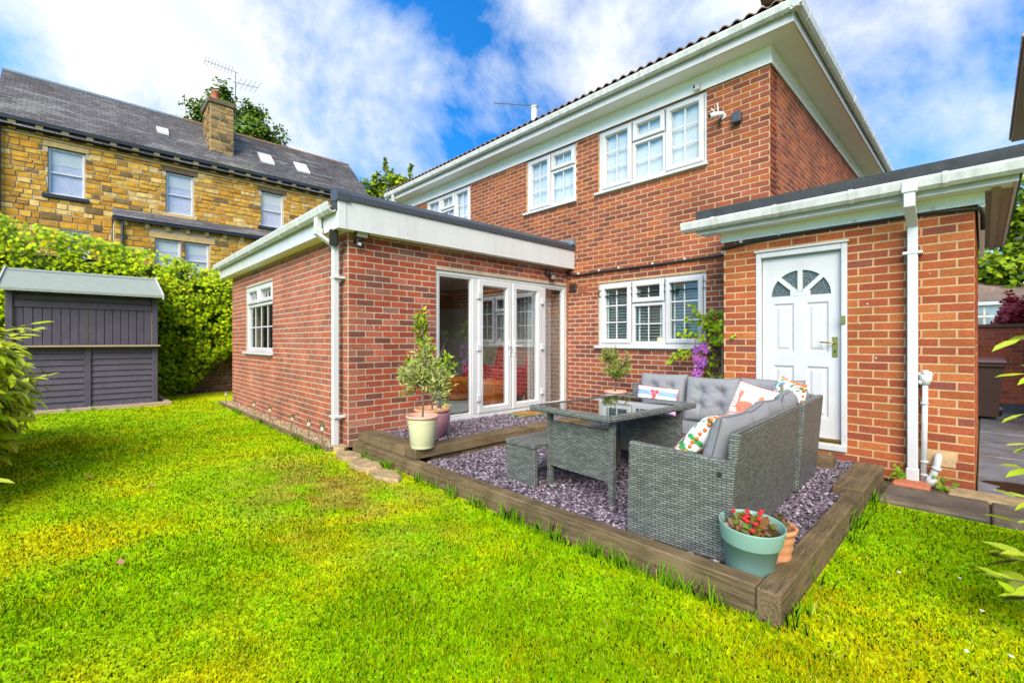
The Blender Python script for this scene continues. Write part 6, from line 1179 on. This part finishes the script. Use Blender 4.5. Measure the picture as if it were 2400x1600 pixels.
# ------------------------------------------------------------------ pots and plants
def pot(t_, c, prof, rimprof, m, mrim, soilz, soilr):
    MB().lathe(prof, c, 40).build('body', m, t_, True); MB().lathe(rimprof, c, 40).build('rim', mrim, t_, True)
    MB().lathe([(0.001, soilz + 0.008), (soilr * .6, soilz + 0.006), (soilr, soilz)], c, 24).build('soil', M_SOIL, t_)
def bush(t_, base, stem_pts, blobs, n, ls, cols, asp=0.16, m=M_LEAF, shape='diamond', upward=0.5, spread=0.5):
    """standard shrub: stems then leaves on fine twigs"""
    st_ = MB(); P = []; Nn = []; U = []
    st_.tube(stem_pts, [0.011 - 0.006 * k / len(stem_pts) for k in range(len(stem_pts))], 7)
    tp = Vector(stem_pts[-1]); tot = sum(b[3] ** 2 * b[4] for b in blobs)
    for (x, y, z, r, rz) in blobs:
        k = int(n * r * r * rz / tot); nt_ = max(8, int(k / 9)); v = nr.normal(size=(nt_, 3)); v /= np.linalg.norm(v, axis=1, keepdims=True); e = v * [r, r, rz] * (0.6 + 0.5 * nr.rand(nt_, 1)) + [x, y, z]; s0 = np.array([x, y, z - rz * 0.6])
        for q in e: st_.tube([tuple(tp.lerp(Vector(s0), 0.8)), tuple(Vector(s0).lerp(Vector(q), 0.5) + Vector((0, 0, 0.01))), tuple(q)], [0.004, 0.003, 0.0015], 4, False)
        idx = nr.randint(0, nt_, k); a = 0.35 + 0.65 * nr.rand(k, 1); p = s0 * (1 - a) + e[idx] * a + nr.normal(size=(k, 3)) * 0.012; d = e[idx] - s0; d /= np.linalg.norm(d, axis=1, keepdims=True)
        P.append(p); U.append(d + nr.normal(size=(k, 3)) * spread + [0, 0, upward * 0.5]); Nn.append(nr.normal(size=(k, 3)) * 0.6 + [0.2, -0.2, 0.8])
    P = np.concatenate(P); k = len(P); stuff(st_.build('stem', M_BARK, t_))
    leaf_mesh('foliage', P, np.concatenate(Nn), ls * (0.6 + 0.7 * nr.rand(k)), rcol(k, cols, 0.12), m, t_, aspect=asp, up=np.concatenate(U), shape=shape)
OL = [(0.12, 0.20, 0.02), (0.30, 0.40, 0.06), (0.50, 0.54, 0.14), (0.58, 0.58, 0.22)]
c = (-3.74, 2.395, 0.232); t_ = thing('potted_olive', 'small variegated olive tree in a cream pot on the sleeper corner', 'potted plant', c)
pot(t_, c, [(0.001, 0.0), (0.108, 0.0), (0.112, 0.012), (0.113, 0.035), (0.116, 0.038), (0.142, 0.285)], [(0.142, 0.285), (0.156, 0.288), (0.160, 0.300), (0.156, 0.312), (0.148, 0.314), (0.140, 0.300), (0.135, 0.24)], M_CREAM, M_CREAMRIM, 0.262, 0.135)
zb = MB(); zb.tube([(c[0] + (0.139 + 0.0003) * math.cos(2 * PI * k / 60), c[1] + 0.139 * math.sin(2 * PI * k / 60), c[2] + 0.245 + 0.004 * (-1) ** k) for k in range(61)], 0.0025, 4, False); zb.build('zigzag_band', mat('zigzag', (0.42, 0.42, 0.24), 0.6), t_)
bush(t_, c, [(c[0], c[1], c[2] + .26), (c[0] + .012, c[1], c[2] + .42), (c[0] - .005, c[1] + .01, c[2] + .58)], [(c[0] + .02, c[1], c[2] + .68, .20, .16), (c[0] - .12, c[1] - .03, c[2] + .72, .17, .13), (c[0] + .20, c[1] + .05, c[2] + .66, .15, .18), (c[0] + .03, c[1] + .02, c[2] + .90, .11, .17), (c[0] - .24, c[1] - .04, c[2] + .50, .10, .06), (c[0] + .24, c[1] + .05, c[2] + .50, .10, .09)], 1300, 0.062, OL, 0.13)
c = (-4.48, 3.0, 0.14); t_ = thing('potted_bay', 'green leafed shrub in a round pink glazed pot with tan rim', 'potted plant', c)
pot(t_, c, [(0.001, 0), (0.12, 0), (0.135, 0.01)] + [(0.135 + 0.075 * math.sin(PI * 0.62 * k / 18) / 1.0 + (0.0016 if k % 2 else 0), 0.012 + 0.268 * k / 18) for k in range(19)] + [(0.192, 0.295)], [(0.190, 0.293), (0.208, 0.298), (0.214, 0.315), (0.207, 0.332), (0.193, 0.336), (0.182, 0.322), (0.178, 0.27)], M_PINK, M_TERRIM, 0.285, 0.18)
bush(t_, c, [(c[0], c[1], c[2] + .28), (c[0] + .01, c[1], c[2] + .6), (c[0] - .05, c[1] - .05, c[2] + .95)], [(c[0], c[1], c[2] + .80, .20, .14), (c[0] - .05, c[1] - .05, c[2] + 1.05, .12, .20), (c[0] - .09, c[1] - .09, c[2] + 1.28, .10, .18), (c[0] - .10, c[1] - .10, c[2] + 1.42, .06, .10), (c[0] + .12, c[1] + .12, c[2] + .86, .11, .12), (c[0] - .16, c[1] - .18, c[2] + .82, .10, .10)], 900, 0.07, [(0.09, 0.22, 0.008), (0.26, 0.44, 0.01), (0.46, 0.56, 0.02)], 0.24)
tw = MB(); tw.tube([(c[0] + .05, c[1], c[2] + .8), (c[0] + .12, c[1] + .05, c[2] + 1.0), (c[0] + .20, c[1] + .08, c[2] + 1.16)], [.004, .003, .001], 5); tw.tube([(c[0] + .08, c[1], c[2] + .85), (c[0] + .17, c[1] + .02, c[2] + .95), (c[0] + .17, c[1] + .05, c[2] + 1.06)], [.004, .003, .001], 5); tw.build('bare_twig', M_BARK, t_)
c = (-3.72, 5.66, 0.10); t_ = thing('potted_olive', 'small olive tree in a white pot with terracotta rim under the kitchen window', 'potted plant', c)
pot(t_, c, [(0.001, 0.0), (0.11, 0.0), (0.148, 0.40)], [(0.148, 0.40), (0.165, 0.405), (0.168, 0.425), (0.16, 0.435), (0.148, 0.43), (0.14, 0.36)], M_UPVC, M_CREAMRIM, 0.40, 0.14)
bush(t_, c, [(c[0], c[1], c[2] + .40), (c[0] + .01, c[1], c[2] + .62)], [(c[0] + .03, c[1], c[2] + .74, .19, .13), (c[0] - .10, c[1], c[2] + .95, .15, .17), (c[0] + .13, c[1], c[2] + .80, .12, .10), (c[0] + .20, c[1], c[2] + .94, .05, .10)], 1500, 0.05, [(0.12, 0.20, 0.02), (0.28, 0.38, 0.04), (0.46, 0.50, 0.14)], 0.16)
c = (-0.815, 2.43, 0.085); t_ = thing('potted_begonia', 'mint green plastic pot with dark leaves and red begonia flowers on the corner', 'potted plant', c); t_.rotation_euler = (math.radians(3), math.radians(4), 0); OFF[t_.name] = Vector((0, 0, 0)); z0 = (0, 0, 0)
MB().lathe([(0.001, 0), (0.102, 0), (0.105, 0.01), (0.127, 0.178), (0.137, 0.180), (0.138, 0.184), (0.150, 0.262), (0.150, 0.267), (0.146, 0.268), (0.143, 0.262), (0.128, 0.2)], z0, 48).build('body', M_MINT, t_, True)
MB().lathe([(0.001, 0.226), (0.08, 0.224), (0.136, 0.222)], z0, 24).build('soil', M_SOIL, t_)
k = 280; a = nr.uniform(0, 2 * PI, k); r = 0.092 * np.sqrt(nr.rand(k)); P = np.stack([r * np.cos(a), r * np.sin(a), 0.234 + 0.035 * nr.rand(k)], 1); Nn = nr.normal(size=(k, 3)) * 0.5 + [0, 0, 1]
leaf_mesh('foliage', P, Nn, 0.03 + 0.02 * nr.rand(k), rcol(k, [(0.14, 0.04, 0.03), (0.30, 0.13, 0.02), (0.12, 0.24, 0.015), (0.36, 0.18, 0.16)], 0.15), M_LEAF, t_, aspect=0.42)
M_RPET = mat('red_petal', (0.62, 0.008, 0.01), 0.5)
for q in range(11):
    a_ = rnd.uniform(0, 6.28); r_ = rnd.uniform(0.02, 0.115); x, y, z = r_ * math.cos(a_), r_ * math.sin(a_), 0.268 + rnd.uniform(0, 0.03); fl_ = MB()
    for s_ in range(4): fl_.sphere((x + .006 * math.cos(s_ * 1.57), y + .006 * math.sin(s_ * 1.57), z), 0.0075, 6, 4)
    fl_.build('flower', M_RPET, t_, True)
c = (-0.755, 2.60, 0.09); t_ = thing('terracotta_pot', 'ridged terracotta pot half hidden behind the mint green pot', 'pot', c)
MB().lathe([(0.001, 0), (0.07, 0)] + [(0.07 + 0.03 * k / 12 + (0.006 if k % 3 == 1 else 0), 0.005 + 0.18 * k / 12) for k in range(13)] + [(0.11, 0.19), (0.115, 0.205), (0.105, 0.215), (0.095, 0.2), (0.09, 0.16)], c, 28).build('body', mat('orange_terracotta', (0.50, 0.22, 0.10), 0.7, 0.15, 12), t_, True)
MB().lathe([(0.001, 0.17), (0.093, 0.168)], c, 16).build('soil', M_SOIL, t_)
k = 60; P = np.array(c) + np.stack([nr.normal(size=k) * .035, nr.normal(size=k) * .035, 0.18 + 0.07 * nr.rand(k)], 1); leaf_mesh('foliage', P, nr.normal(size=(k, 3)) * .5 + [0, 0, 1], 0.03 + .02 * nr.rand(k), rcol(k, [(0.10, 0.05, 0.03), (0.10, 0.12, 0.02)], .2), M_LEAF, t_, aspect=.4)
# clematis on its trellis
t_ = thing('trellis', 'weathered wooden trellis in the corner beside the porch', 'trellis', (-2.48, 6.18, 0.07)); M_TREL = mat('grey_wood', (0.25, 0.20, 0.16), 0.9, 0.25, 10, 0.4, 40, stretch=(4, 4, 0.3))
for x in (-2.56, -2.40, -2.24): MB().cbox(x - .014, x + .014, 6.17, 6.195, 0.07, 1.69, .003).build('upright', M_TREL, t_)
for z in (0.3, 0.62, 0.78, 1.0, 1.24, 1.46, 1.66): MB().cbox(-2.58, -2.15, 6.196, 6.215, z - .014, z + .014, .003).build('cross_slat', M_TREL, t_)
cm = thing('clematis', 'climbing clematis with purple and pink flowers on the wooden trellis', 'climber', (-2.5, 6.12, 0.07)); k = 260
z = 0.25 + 1.4 * nr.rand(k) ** 0.8; P = np.stack([-2.48 + nr.normal(size=k) * 0.085 - 0.05 * (z < 1.2), 6.13 + nr.normal(size=k) * 0.045, z], 1)
ex = []
for (a0, b0, c0, a1, b1, c1) in [(-2.55, 6.1, 1.45, -2.85, 6.05, 1.6), (-2.6, 6.1, 1.3, -2.95, 6.05, 1.38), (-2.6, 6.1, 1.15, -3.0, 6.05, 1.05), (-2.45, 6.0, 1.4, -2.15, 5.6, 1.47), (-2.45, 6.0, 1.25, -1.98, 5.36, 1.3), (-2.55, 6.05, 1.5, -2.75, 6.0, 1.72), (-2.9, 6.05, 1.1, -3.05, 6.02, 0.98)]:
    s_ = nr.rand(34, 1); ex.append(np.array([[a0, b0, c0]]) * (1 - s_) + np.array([[a1, b1, c1]]) * s_ + nr.normal(size=(34, 3)) * 0.018)
P = np.concatenate([P] + ex); k = len(P)
leaf_mesh('foliage', P, nr.normal(size=(k, 3)) * .5 + [0.1, -0.7, 0.6], 0.05 + .03 * nr.rand(k), rcol(k, [(0.10, 0.22, 0.01), (0.30, 0.48, 0.01), (0.50, 0.60, 0.02)], .12), M_LEAF, cm, aspect=.36, up=nr.normal(size=(k, 3)) + [0, 0, -.4])
st_ = MB()
for q in range(9):
    p = [(-2.5 + rnd.uniform(-.1, .1), 6.14, 0.07)]
    for s_ in range(6): p.append((p[-1][0] + rnd.uniform(-.06, .06), 6.13 + rnd.uniform(-.03, .03), p[-1][2] + rnd.uniform(.15, .3)))
    st_.tube(p, 0.004, 4, False)
stuff(st_.build('stem', M_BARK, cm))
def flower(x, y, z, r, col, col2, d):
    P = []; Nn = []; U = []; dn = Vector(d).normalized(); a1 = dn.orthogonal().normalized(); a2 = dn.cross(a1)
    for q in range(6):
        a_ = 2 * PI * q / 6 + rnd.uniform(-.1, .1); U.append(tuple(a1 * math.cos(a_) + a2 * math.sin(a_) + dn * 0.15)); P.append((x, y, z)); Nn.append(tuple(dn + (a1 * math.cos(a_) + a2 * math.sin(a_)) * -0.2))
    return P, Nn, U, [col if q % 2 else col2 for q in range(6)]
PP, NN, UU, CC, SS = [], [], [], [], []
for q in range(17):
    z = rnd.uniform(0.58, 1.2); top_ = z > 0.95; x = -2.68 + rnd.gauss(0, 0.05) + (0.08 if top_ else 0); y = 6.02 + rnd.uniform(-.05, .05)
    c1_ = (0.60, 0.12, 0.50) if rnd.random() < .6 else (0.34, 0.07, 0.42); c2_ = (0.68, 0.26, 0.60) if z < 0.95 else (0.30, 0.10, 0.45)
    p, n_, u_, cc = flower(x, y, z, .06, c1_, c2_, (rnd.uniform(-.3, .5), -1, rnd.uniform(-.2, .5))); PP += p; NN += n_; UU += u_; CC += cc; SS += [rnd.uniform(.055, .085)] * 6
leaf_mesh('flower', PP, NN, np.array(SS), CC, M_PETAL, cm, aspect=.26, up=UU)
k = 46; P = np.concatenate([np.array([-0.5, 5.30, 0.03]) + np.abs(nr.normal(size=(26, 3))) * [.03, .02, .06] * [-1, -1, 1], np.array([-0.24, 5.28, 0.0]) + nr.normal(size=(20, 3)) * [.03, .02, .035] + [0, 0, .05]])
wd = thing('weed', 'small green weeds growing round the foot of the porch downpipe', 'weed', (-0.4, 5.3, 0)); leaf_mesh('foliage', P, nr.normal(size=(k, 3)) * .4 + [0, -.6, .8], 0.035 + .025 * nr.rand(k), rcol(k, [(0.10, 0.22, 0.01), (0.28, 0.42, 0.02)], .1), M_LEAF, wd, aspect=.4)
# door mat
X_, Y_, F_ = grid(-5.0, -4.62, 4.70, 5.22, 0.02); zc = 0.158 + 0.006 * vnoise(X_, Y_, 80, 9); cc = np.where((np.hypot((X_ + 4.81) / .17, (Y_ - 4.96) / .23) > .98)[:, None], np.array([[0.13, 0.17, 0.05]]), np.array([[0.34, 0.15, 0.03]])) * (0.6 + .8 * vnoise(X_, Y_, 81, 14))[:, None]
o = npmesh('doormat', np.stack([X_, Y_, zc], 1), F_, M_COIR, None, cc.astype(np.float32)); tag(o, 'orange brown doormat with green edge on the gravel before the french doors', 'doormat'); md = o.modifiers.new('thick', 'SOLIDIFY'); md.thickness = 0.02

# ------------------------------------------------------------------ lights and cameras on the walls
t_ = thing('speaker', 'black box speaker tilted outwards under the extension corner', 'speaker', (-5.15, 2.2, 2.45)); 
R_ = Matrix.Translation((-5.17, 2.13, 2.45)) @ Matrix.Rotation(math.radians(-20), 4, 'Z') @ Matrix.Rotation(math.radians(14), 4, 'Y')
mb = MB(); mb.cbox(-.05, .05, -.05, .04, -.10, .09, .012); mb.v = [tuple(R_ @ Vector(v)) for v in mb.v]; mb.build('case', M_BLACK, t_)
mb = MB(); mb.cbox(-.042, .042, -.056, -.0505, -.09, .08, .002); mb.v = [tuple(R_ @ Vector(v)) for v in mb.v]; mb.build('grille', mat('grille', (0.05, 0.052, 0.055), 0.6), t_)
MB().tube([(-5.15, 2.17, 2.40), (-5.13, 2.2, 2.37), (-5.14, 2.268, 2.37)], 0.012, 8).build('bracket', M_BLACK, t_)
t_ = thing('floodlight', 'led floodlight with motion sensor on the extension corner wall', 'floodlight', (-5.11, 2.39, 2.45))
mb = MB(FX); mb.hexa([(2.31, .05, 2.47), (2.47, .05, 2.47), (2.47, .105, 2.45), (2.31, .105, 2.45), (2.31, .06, 2.56), (2.47, .06, 2.56), (2.47, .13, 2.545), (2.31, .13, 2.545)]); mb.build('head', M_BLACK, t_)
mb = MB(FX); mb.hexa([(2.325, .108, 2.465), (2.455, .108, 2.465), (2.455, .111, 2.464), (2.325, .111, 2.464), (2.325, .128, 2.53), (2.455, .128, 2.53), (2.455, .132, 2.529), (2.325, .132, 2.529)]); mb.build('led_panel', M_BIRDG, t_)
MB(FX).tube([(2.36, 0.0, 2.43), (2.36, .07, 2.43), (2.38, .08, 2.46)], .03, 10).build('bracket', M_BLACK, t_); MB(FX).cbox(2.34, 2.40, .04, .085, 2.36, 2.42, .006).build('sensor', M_BLACK, t_); MB(FX).box(2.35, 2.39, .0855, .088, 2.37, 2.40).build('sensor_lens', M_UPVC, t_)
t_ = thing('floodlight', 'small black floodlight above the right end of the french doors', 'floodlight', (-5.11, 5.75, 2.36)); MB(FX).cbox(5.68, 5.76, 0, .06, 2.36, 2.46, .01).build('base', M_BLACK, t_)
mb = MB(FX); mb.hexa([(5.74, .04, 2.30), (5.86, .04, 2.30), (5.86, .075, 2.29), (5.74, .075, 2.29), (5.74, .06, 2.39), (5.86, .06, 2.39), (5.86, .10, 2.375), (5.74, .10, 2.375)]); mb.build('head', M_BLACK, t_); mb = MB(FX); mb.hexa([(5.755, .0765, 2.302), (5.845, .0765, 2.302), (5.845, .079, 2.301), (5.755, .079, 2.301), (5.755, .0985, 2.368), (5.845, .0985, 2.368), (5.845, .101, 2.367), (5.755, .101, 2.367)]); mb.build('led_panel', M_BIRDG, t_)
t_ = thing('security_camera', 'white bullet camera with two antennas beside the upper right window', 'camera', (-2.47, 6.27, 4.28)); MB(FM).tube([(-2.43, 0.0, 4.28), (-2.43, .02, 4.28)], .045, 14).build('base', M_UPVC, t_)
MB(FM).tube([(-2.43, .02, 4.28), (-2.44, .07, 4.28)], .014, 8).build('arm', M_UPVC, t_); MB(FM).tube([(-2.41, .06, 4.29), (-2.46, .12, 4.28), (-2.53, .19, 4.255)], [.03, .036, .036], 14).build('body', M_UPVC, t_); MB(FM).tube([(-2.53, .19, 4.255), (-2.535, .196, 4.253)], .026, 12).build('lens', M_BLACK, t_)
for a_, b_ in ((-.02, .15), (-.10, .10)): MB(FM).tube([(-2.45 + a_ * .3, .09, 4.30), (-2.45 + a_, .09, 4.30 + b_)], .008, 6).build('antenna', M_UPVC, t_)
MB(FM).tube([(-2.45, .03, 4.26), (-2.46, .06, 4.2), (-2.455, .04, 4.15), (-2.45, .01, 4.18)], .012, 6).build('lead', M_BLACK, t_)
t_ = MB(FM).cbox(-2.30, -2.18, .005, .09, 4.11, 4.25, .012).build('alarm_box', M_TRIM); tag(t_, 'dark grey box on the brick near the upper right corner of the house', 'box')
t_ = thing('wall_sensor', 'small white sensor on the frieze above the upper right window', 'sensor', (-2.76, 6.2, 4.8)); MB(FM).cbox(-2.80, -2.72, .035, .09, 4.74, 4.83, .012).build('case', M_UPVC, t_); MB(FM).box(-2.80, -2.775, .0905, .093, 4.77, 4.81).build('lens', M_BLACK, t_)
# ------------------------------------------------------------------ inside the garden room
def lump(mb, x0, x1, y0, y1, z0, z1, b): mb.cbox(x0, x1, y0, y1, z0, z1, b)
for (x, y, lab) in [(-7.05, 5.30, 'orange leather pouffe on the left behind the french doors'), (-6.05, 5.34, 'orange leather pouffe on the right behind the french doors')]:
    t_ = thing('pouffe', lab, 'pouffe', (x, y, 0.12), group='orange pouffes'); mb = MB(); lump(mb, x - .22, x + .22, y - .22, y + .22, .125, .56, .05); mb.build('body', M_ORANGE, t_); mb = MB(); mb.tube([(x - .23, y - .23, .33), (x + .23, y - .23, .33), (x + .23, y + .23, .33), (x - .23, y + .23, .33), (x - .23, y - .23, .33)], .012, 6); mb.build('seam', M_ORANGE, t_)
for (x, y, rz, lab) in [(-7.15, 6.0, -0.6, 'red velvet armchair at the left behind the french doors'), (-5.95, 5.85, -1.2, 'red velvet armchair at the right behind the french doors')]:
    t_ = thing('armchair', lab, 'armchair', (x, y, 0.12), rz, 'red armchairs', True); mb = MB(); lump(mb, -.38, .38, -.36, .32, .18, .46, .05); mb.build('seat', M_RED, t_); mb = MB(); mb.hexa([(-.36, .22, .3), (.36, .22, .3), (.36, .36, .3), (-.36, .36, .3), (-.28, .34, 1.02), (.28, .34, 1.02), (.28, .46, 1.02), (-.28, .46, 1.02)]); mb.build('backrest', M_RED, t_)
    for s in (-1, 1):
        mb = MB(); lump(mb, s * .38 - .07, s * .38 + .07, -.36, .3, .2, .64, .04); mb.build('arm', M_RED, t_)
        for q in (-.3, .26): MB().tube([(s * .32, q, 0), (s * .3, q, .2)], [.015, .025], 8).build('leg', M_PINE, t_)
M_LAMP = mat('lit_lamp', (1, 1, 1), 0.5); M_LAMP.node_tree.nodes['Principled BSDF'].inputs['Emission Color'].default_value = (1, 0.9, 0.75, 1); M_LAMP.node_tree.nodes['Principled BSDF'].inputs['Emission Strength'].default_value = 8
for (x, y, lab) in [(-6.3, 3.6, 'small lit ceiling spotlight nearest the left glass panel'), (-6.3, 5.0, 'small lit ceiling spotlight behind the double doors'), (-7.9, 4.3, 'small lit ceiling spotlight deeper in the garden room')]:
    t_ = thing('downlight', lab, 'light', (x, y, 2.41), group='ceiling spotlights'); MB().tube([(x, y, 2.405), (x, y, 2.419)], 0.05, 16).build('bezel', M_STEEL, t_); MB().tube([(x, y, 2.400), (x, y, 2.4045)], 0.036, 14).build('lamp', M_LAMP, t_)
    ld = bpy.data.lights.new('downlight_glow', 'SPOT'); ld.energy = 26; ld.spot_size = math.radians(150); ld.spot_blend = 0.8; ld.shadow_soft_size = 0.05; ld.color = (1, 0.9, 0.76); lo = bpy.data.objects.new('downlight_glow', ld); C.objects.link(lo); lo.parent = t_; lo.location = (0, 0, -0.03)
t_ = thing('curtain', 'long white curtain at the right end of the french doors', 'curtain', (-5.4, 5.75, 0.14)); drape('cloth', FX, 5.56, 6.18, 0.16, 2.3, -0.29, 7, 0.03, M_CURT, t_)
o = MB().box(-7.9, -5.75, 3.6, 5.6, 0.121, 0.135).build('rug', M_RUG); tag(o, 'grey green rug on the floor behind the french doors', 'rug')
t_ = thing('window_plant', 'small plant in an orange pot on the kitchen window sill', 'potted plant', (-2.86, 6.42, 1.2)); MB().lathe([(.001, 0), (.045, 0), (.06, .11), (.055, .11), (.05, .02)], (-2.86, 6.40, 1.2), 16).build('pot', M_ORANGE, t_, True); k = 60; leaf_mesh('foliage', np.array([-2.86, 6.40, 1.36]) + nr.normal(size=(k, 3)) * [.05, .03, .05], nr.normal(size=(k, 3)) + [0, -.5, .5], .05, rcol(k, [(.08, .2, .01), (.2, .36, .03)]), M_LEAF, t_)
t_ = MB().lathe([(.001, 0), (.09, 0), (.10, .06), (.09, .11), (.001, .115)], (-3.36, 6.41, 1.2), 20).build('bowl', M_CREAM, None, True); tag(t_, 'cream bowl on the kitchen window sill', 'bowl')

# ------------------------------------------------------------------ grass blades, daisies, fallen leaves
def in_lawn(x, y):
    a = (y < 2.03) | ((x > -4.95) & (y < 2.21)) | ((x > -0.60) & (y < 4.46)); b = (x > -11.2) | ((y > 1.38) & (x > -12.9)); c_ = ~((x < -4.6) & (y < -0.55) & (x > -8.5)); return a & b & c_ & (y > -7) & (x < 3.5)
PX = []; WD = []
for d0, d1, dn in ((1.2, 2.2, 17000), (2.2, 3.3, 9000), (3.3, 5.0, 4600), (5.0, 8.0, 2300), (8.0, 13.5, 850)):
    n = int(dn * (d1 * d1 - d0 * d0) * math.radians(140) / 2); r = np.sqrt(nr.uniform(d0 * d0, d1 * d1, n)); a = nr.uniform(-math.radians(70), math.radians(70), n) + math.radians(46.17) + PI / 2
    x = r * np.cos(a); y = r * np.sin(a); k = in_lawn(x, y); PX.append(np.stack([x[k], y[k]], 1)); WD.append(np.full(k.sum(), 0.0015 + 0.0008 * (d0 + d1) / 2))
P = np.concatenate(PX); wd_ = np.concatenate(WD); n = len(P); h = (0.011 + 0.016 * nr.rand(n) ** 1.5) * (0.8 + 0.5 * vnoise(P[:, 0], P[:, 1], 90, 1.7))
# long unmown tufts against the timber edges
ed = []
for k in range(120):
    t0 = rnd.random()
    if t0 < .62: x, y = rnd.uniform(-4.9, -0.6), 2.19
    elif t0 < .8: x, y = -0.585, rnd.uniform(2.2, 4.5)
    elif t0 < .93: x, y = rnd.uniform(-10.4, -5.2), 2.02
    else: x, y = -11.22, rnd.uniform(-0.8, 1.3)
    m_ = rnd.randint(3, 16); ed.append(np.stack([x + nr.normal(size=m_) * .035, y + (-abs(nr.normal(size=m_)) * .02 if x < -0.59 else 0 * nr.normal(size=m_)), rnd.uniform(.035, .11) * (.5 + nr.rand(m_))], 1))
ed = np.concatenate(ed); P = np.concatenate([P, ed[:, :2]]); h = np.concatenate([h, ed[:, 2]]); wd_ = np.concatenate([wd_, np.full(len(ed), .0045)]); n = len(P)
z = lawn_z(P[:, 0], P[:, 1]) - 0.006; a = nr.uniform(0, 2 * PI, n); ln = nr.rand(n) * 0.9 * h; b = nr.uniform(0, 2 * PI, n); base = np.stack([P[:, 0], P[:, 1], z], 1); sd_ = np.stack([np.cos(a), np.sin(a), np.zeros(n)], 1) * wd_[:, None]
ben = np.stack([np.cos(b) * ln, np.sin(b) * ln, np.zeros(n)], 1); hz = np.zeros((n, 3)); hz[:, 2] = h
V = np.stack([base - sd_, base + sd_, base + ben * .35 + hz * .6 + sd_ * .7, base + ben * .35 + hz * .6 - sd_ * .7, base + ben + hz], 1).reshape(-1, 3)
I = (np.arange(n) * 5)[:, None]; F = np.concatenate([I + [0, 1, 2], I + [0, 2, 3], I + [3, 2, 4]])
col = lawn_color(P[:, 0], P[:, 1]) * (0.65 + 0.7 * nr.rand(n, 1)) * (1 + 0.25 * nr.normal(size=(n, 1)) * [1, 0.1, 0]).clip(.4, 1.7); col[-len(ed):] = np.array([0.15, 0.34, 0.008]) * (.7 + .7 * nr.rand(len(ed), 1)); dry = nr.rand(n) < .03; col[dry] = np.array([.52, .50, .08]) * (.7 + .5 * nr.rand(dry.sum(), 1))
gr = npmesh('grass', V, F, M_GRASS, None, np.repeat(col, 5, axis=0).astype(np.float32)); stuff(gr); tag(gr, 'short bright green and yellow lawn grass', 'grass')
dm = MB()
for (cx_, cy_, s_, q) in [(-0.05, 2.9, .22, 8), (-6.2, .2, .5, 4), (-7.8, 1.0, .6, 3)]:
    for k in range(q):
        x, y = cx_ + rnd.gauss(0, s_), cy_ + rnd.gauss(0, s_ * .6)
        if not in_lawn(np.array([x]), np.array([y]))[0]: continue
        dm.lathe([(.001, .031), (.006, .032), (.0085, .029), (.001, .028)], (x, y, 0), 8)
stuff(dm.build('daisies', M_UPVC))['label'] = 'tiny white daisies dotted over the lawn'
for i, (x, y, lab) in enumerate([(-3.35, .16, 'pinkish fallen leaf lying in the middle of the lawn'), (-7.6, .3, 'orange brown fallen leaf on the far lawn before the shed'), (-4.9, .42, 'pale pink fallen leaf left of the lawn centre'), (-5.6, .05, 'pink fallen leaf near the laurel hedge')]):
    o = leaf_mesh('fallen_leaf', [(x, y, .03)], [(.2, -.3, 1)], .055, [(.50, .22, .14) if i != 1 else (.42, .12, .03)], M_LEAF, None, aspect=.3, up=[(1, .4 + i, .1)], shape='long'); tag(o, lab, 'leaf')
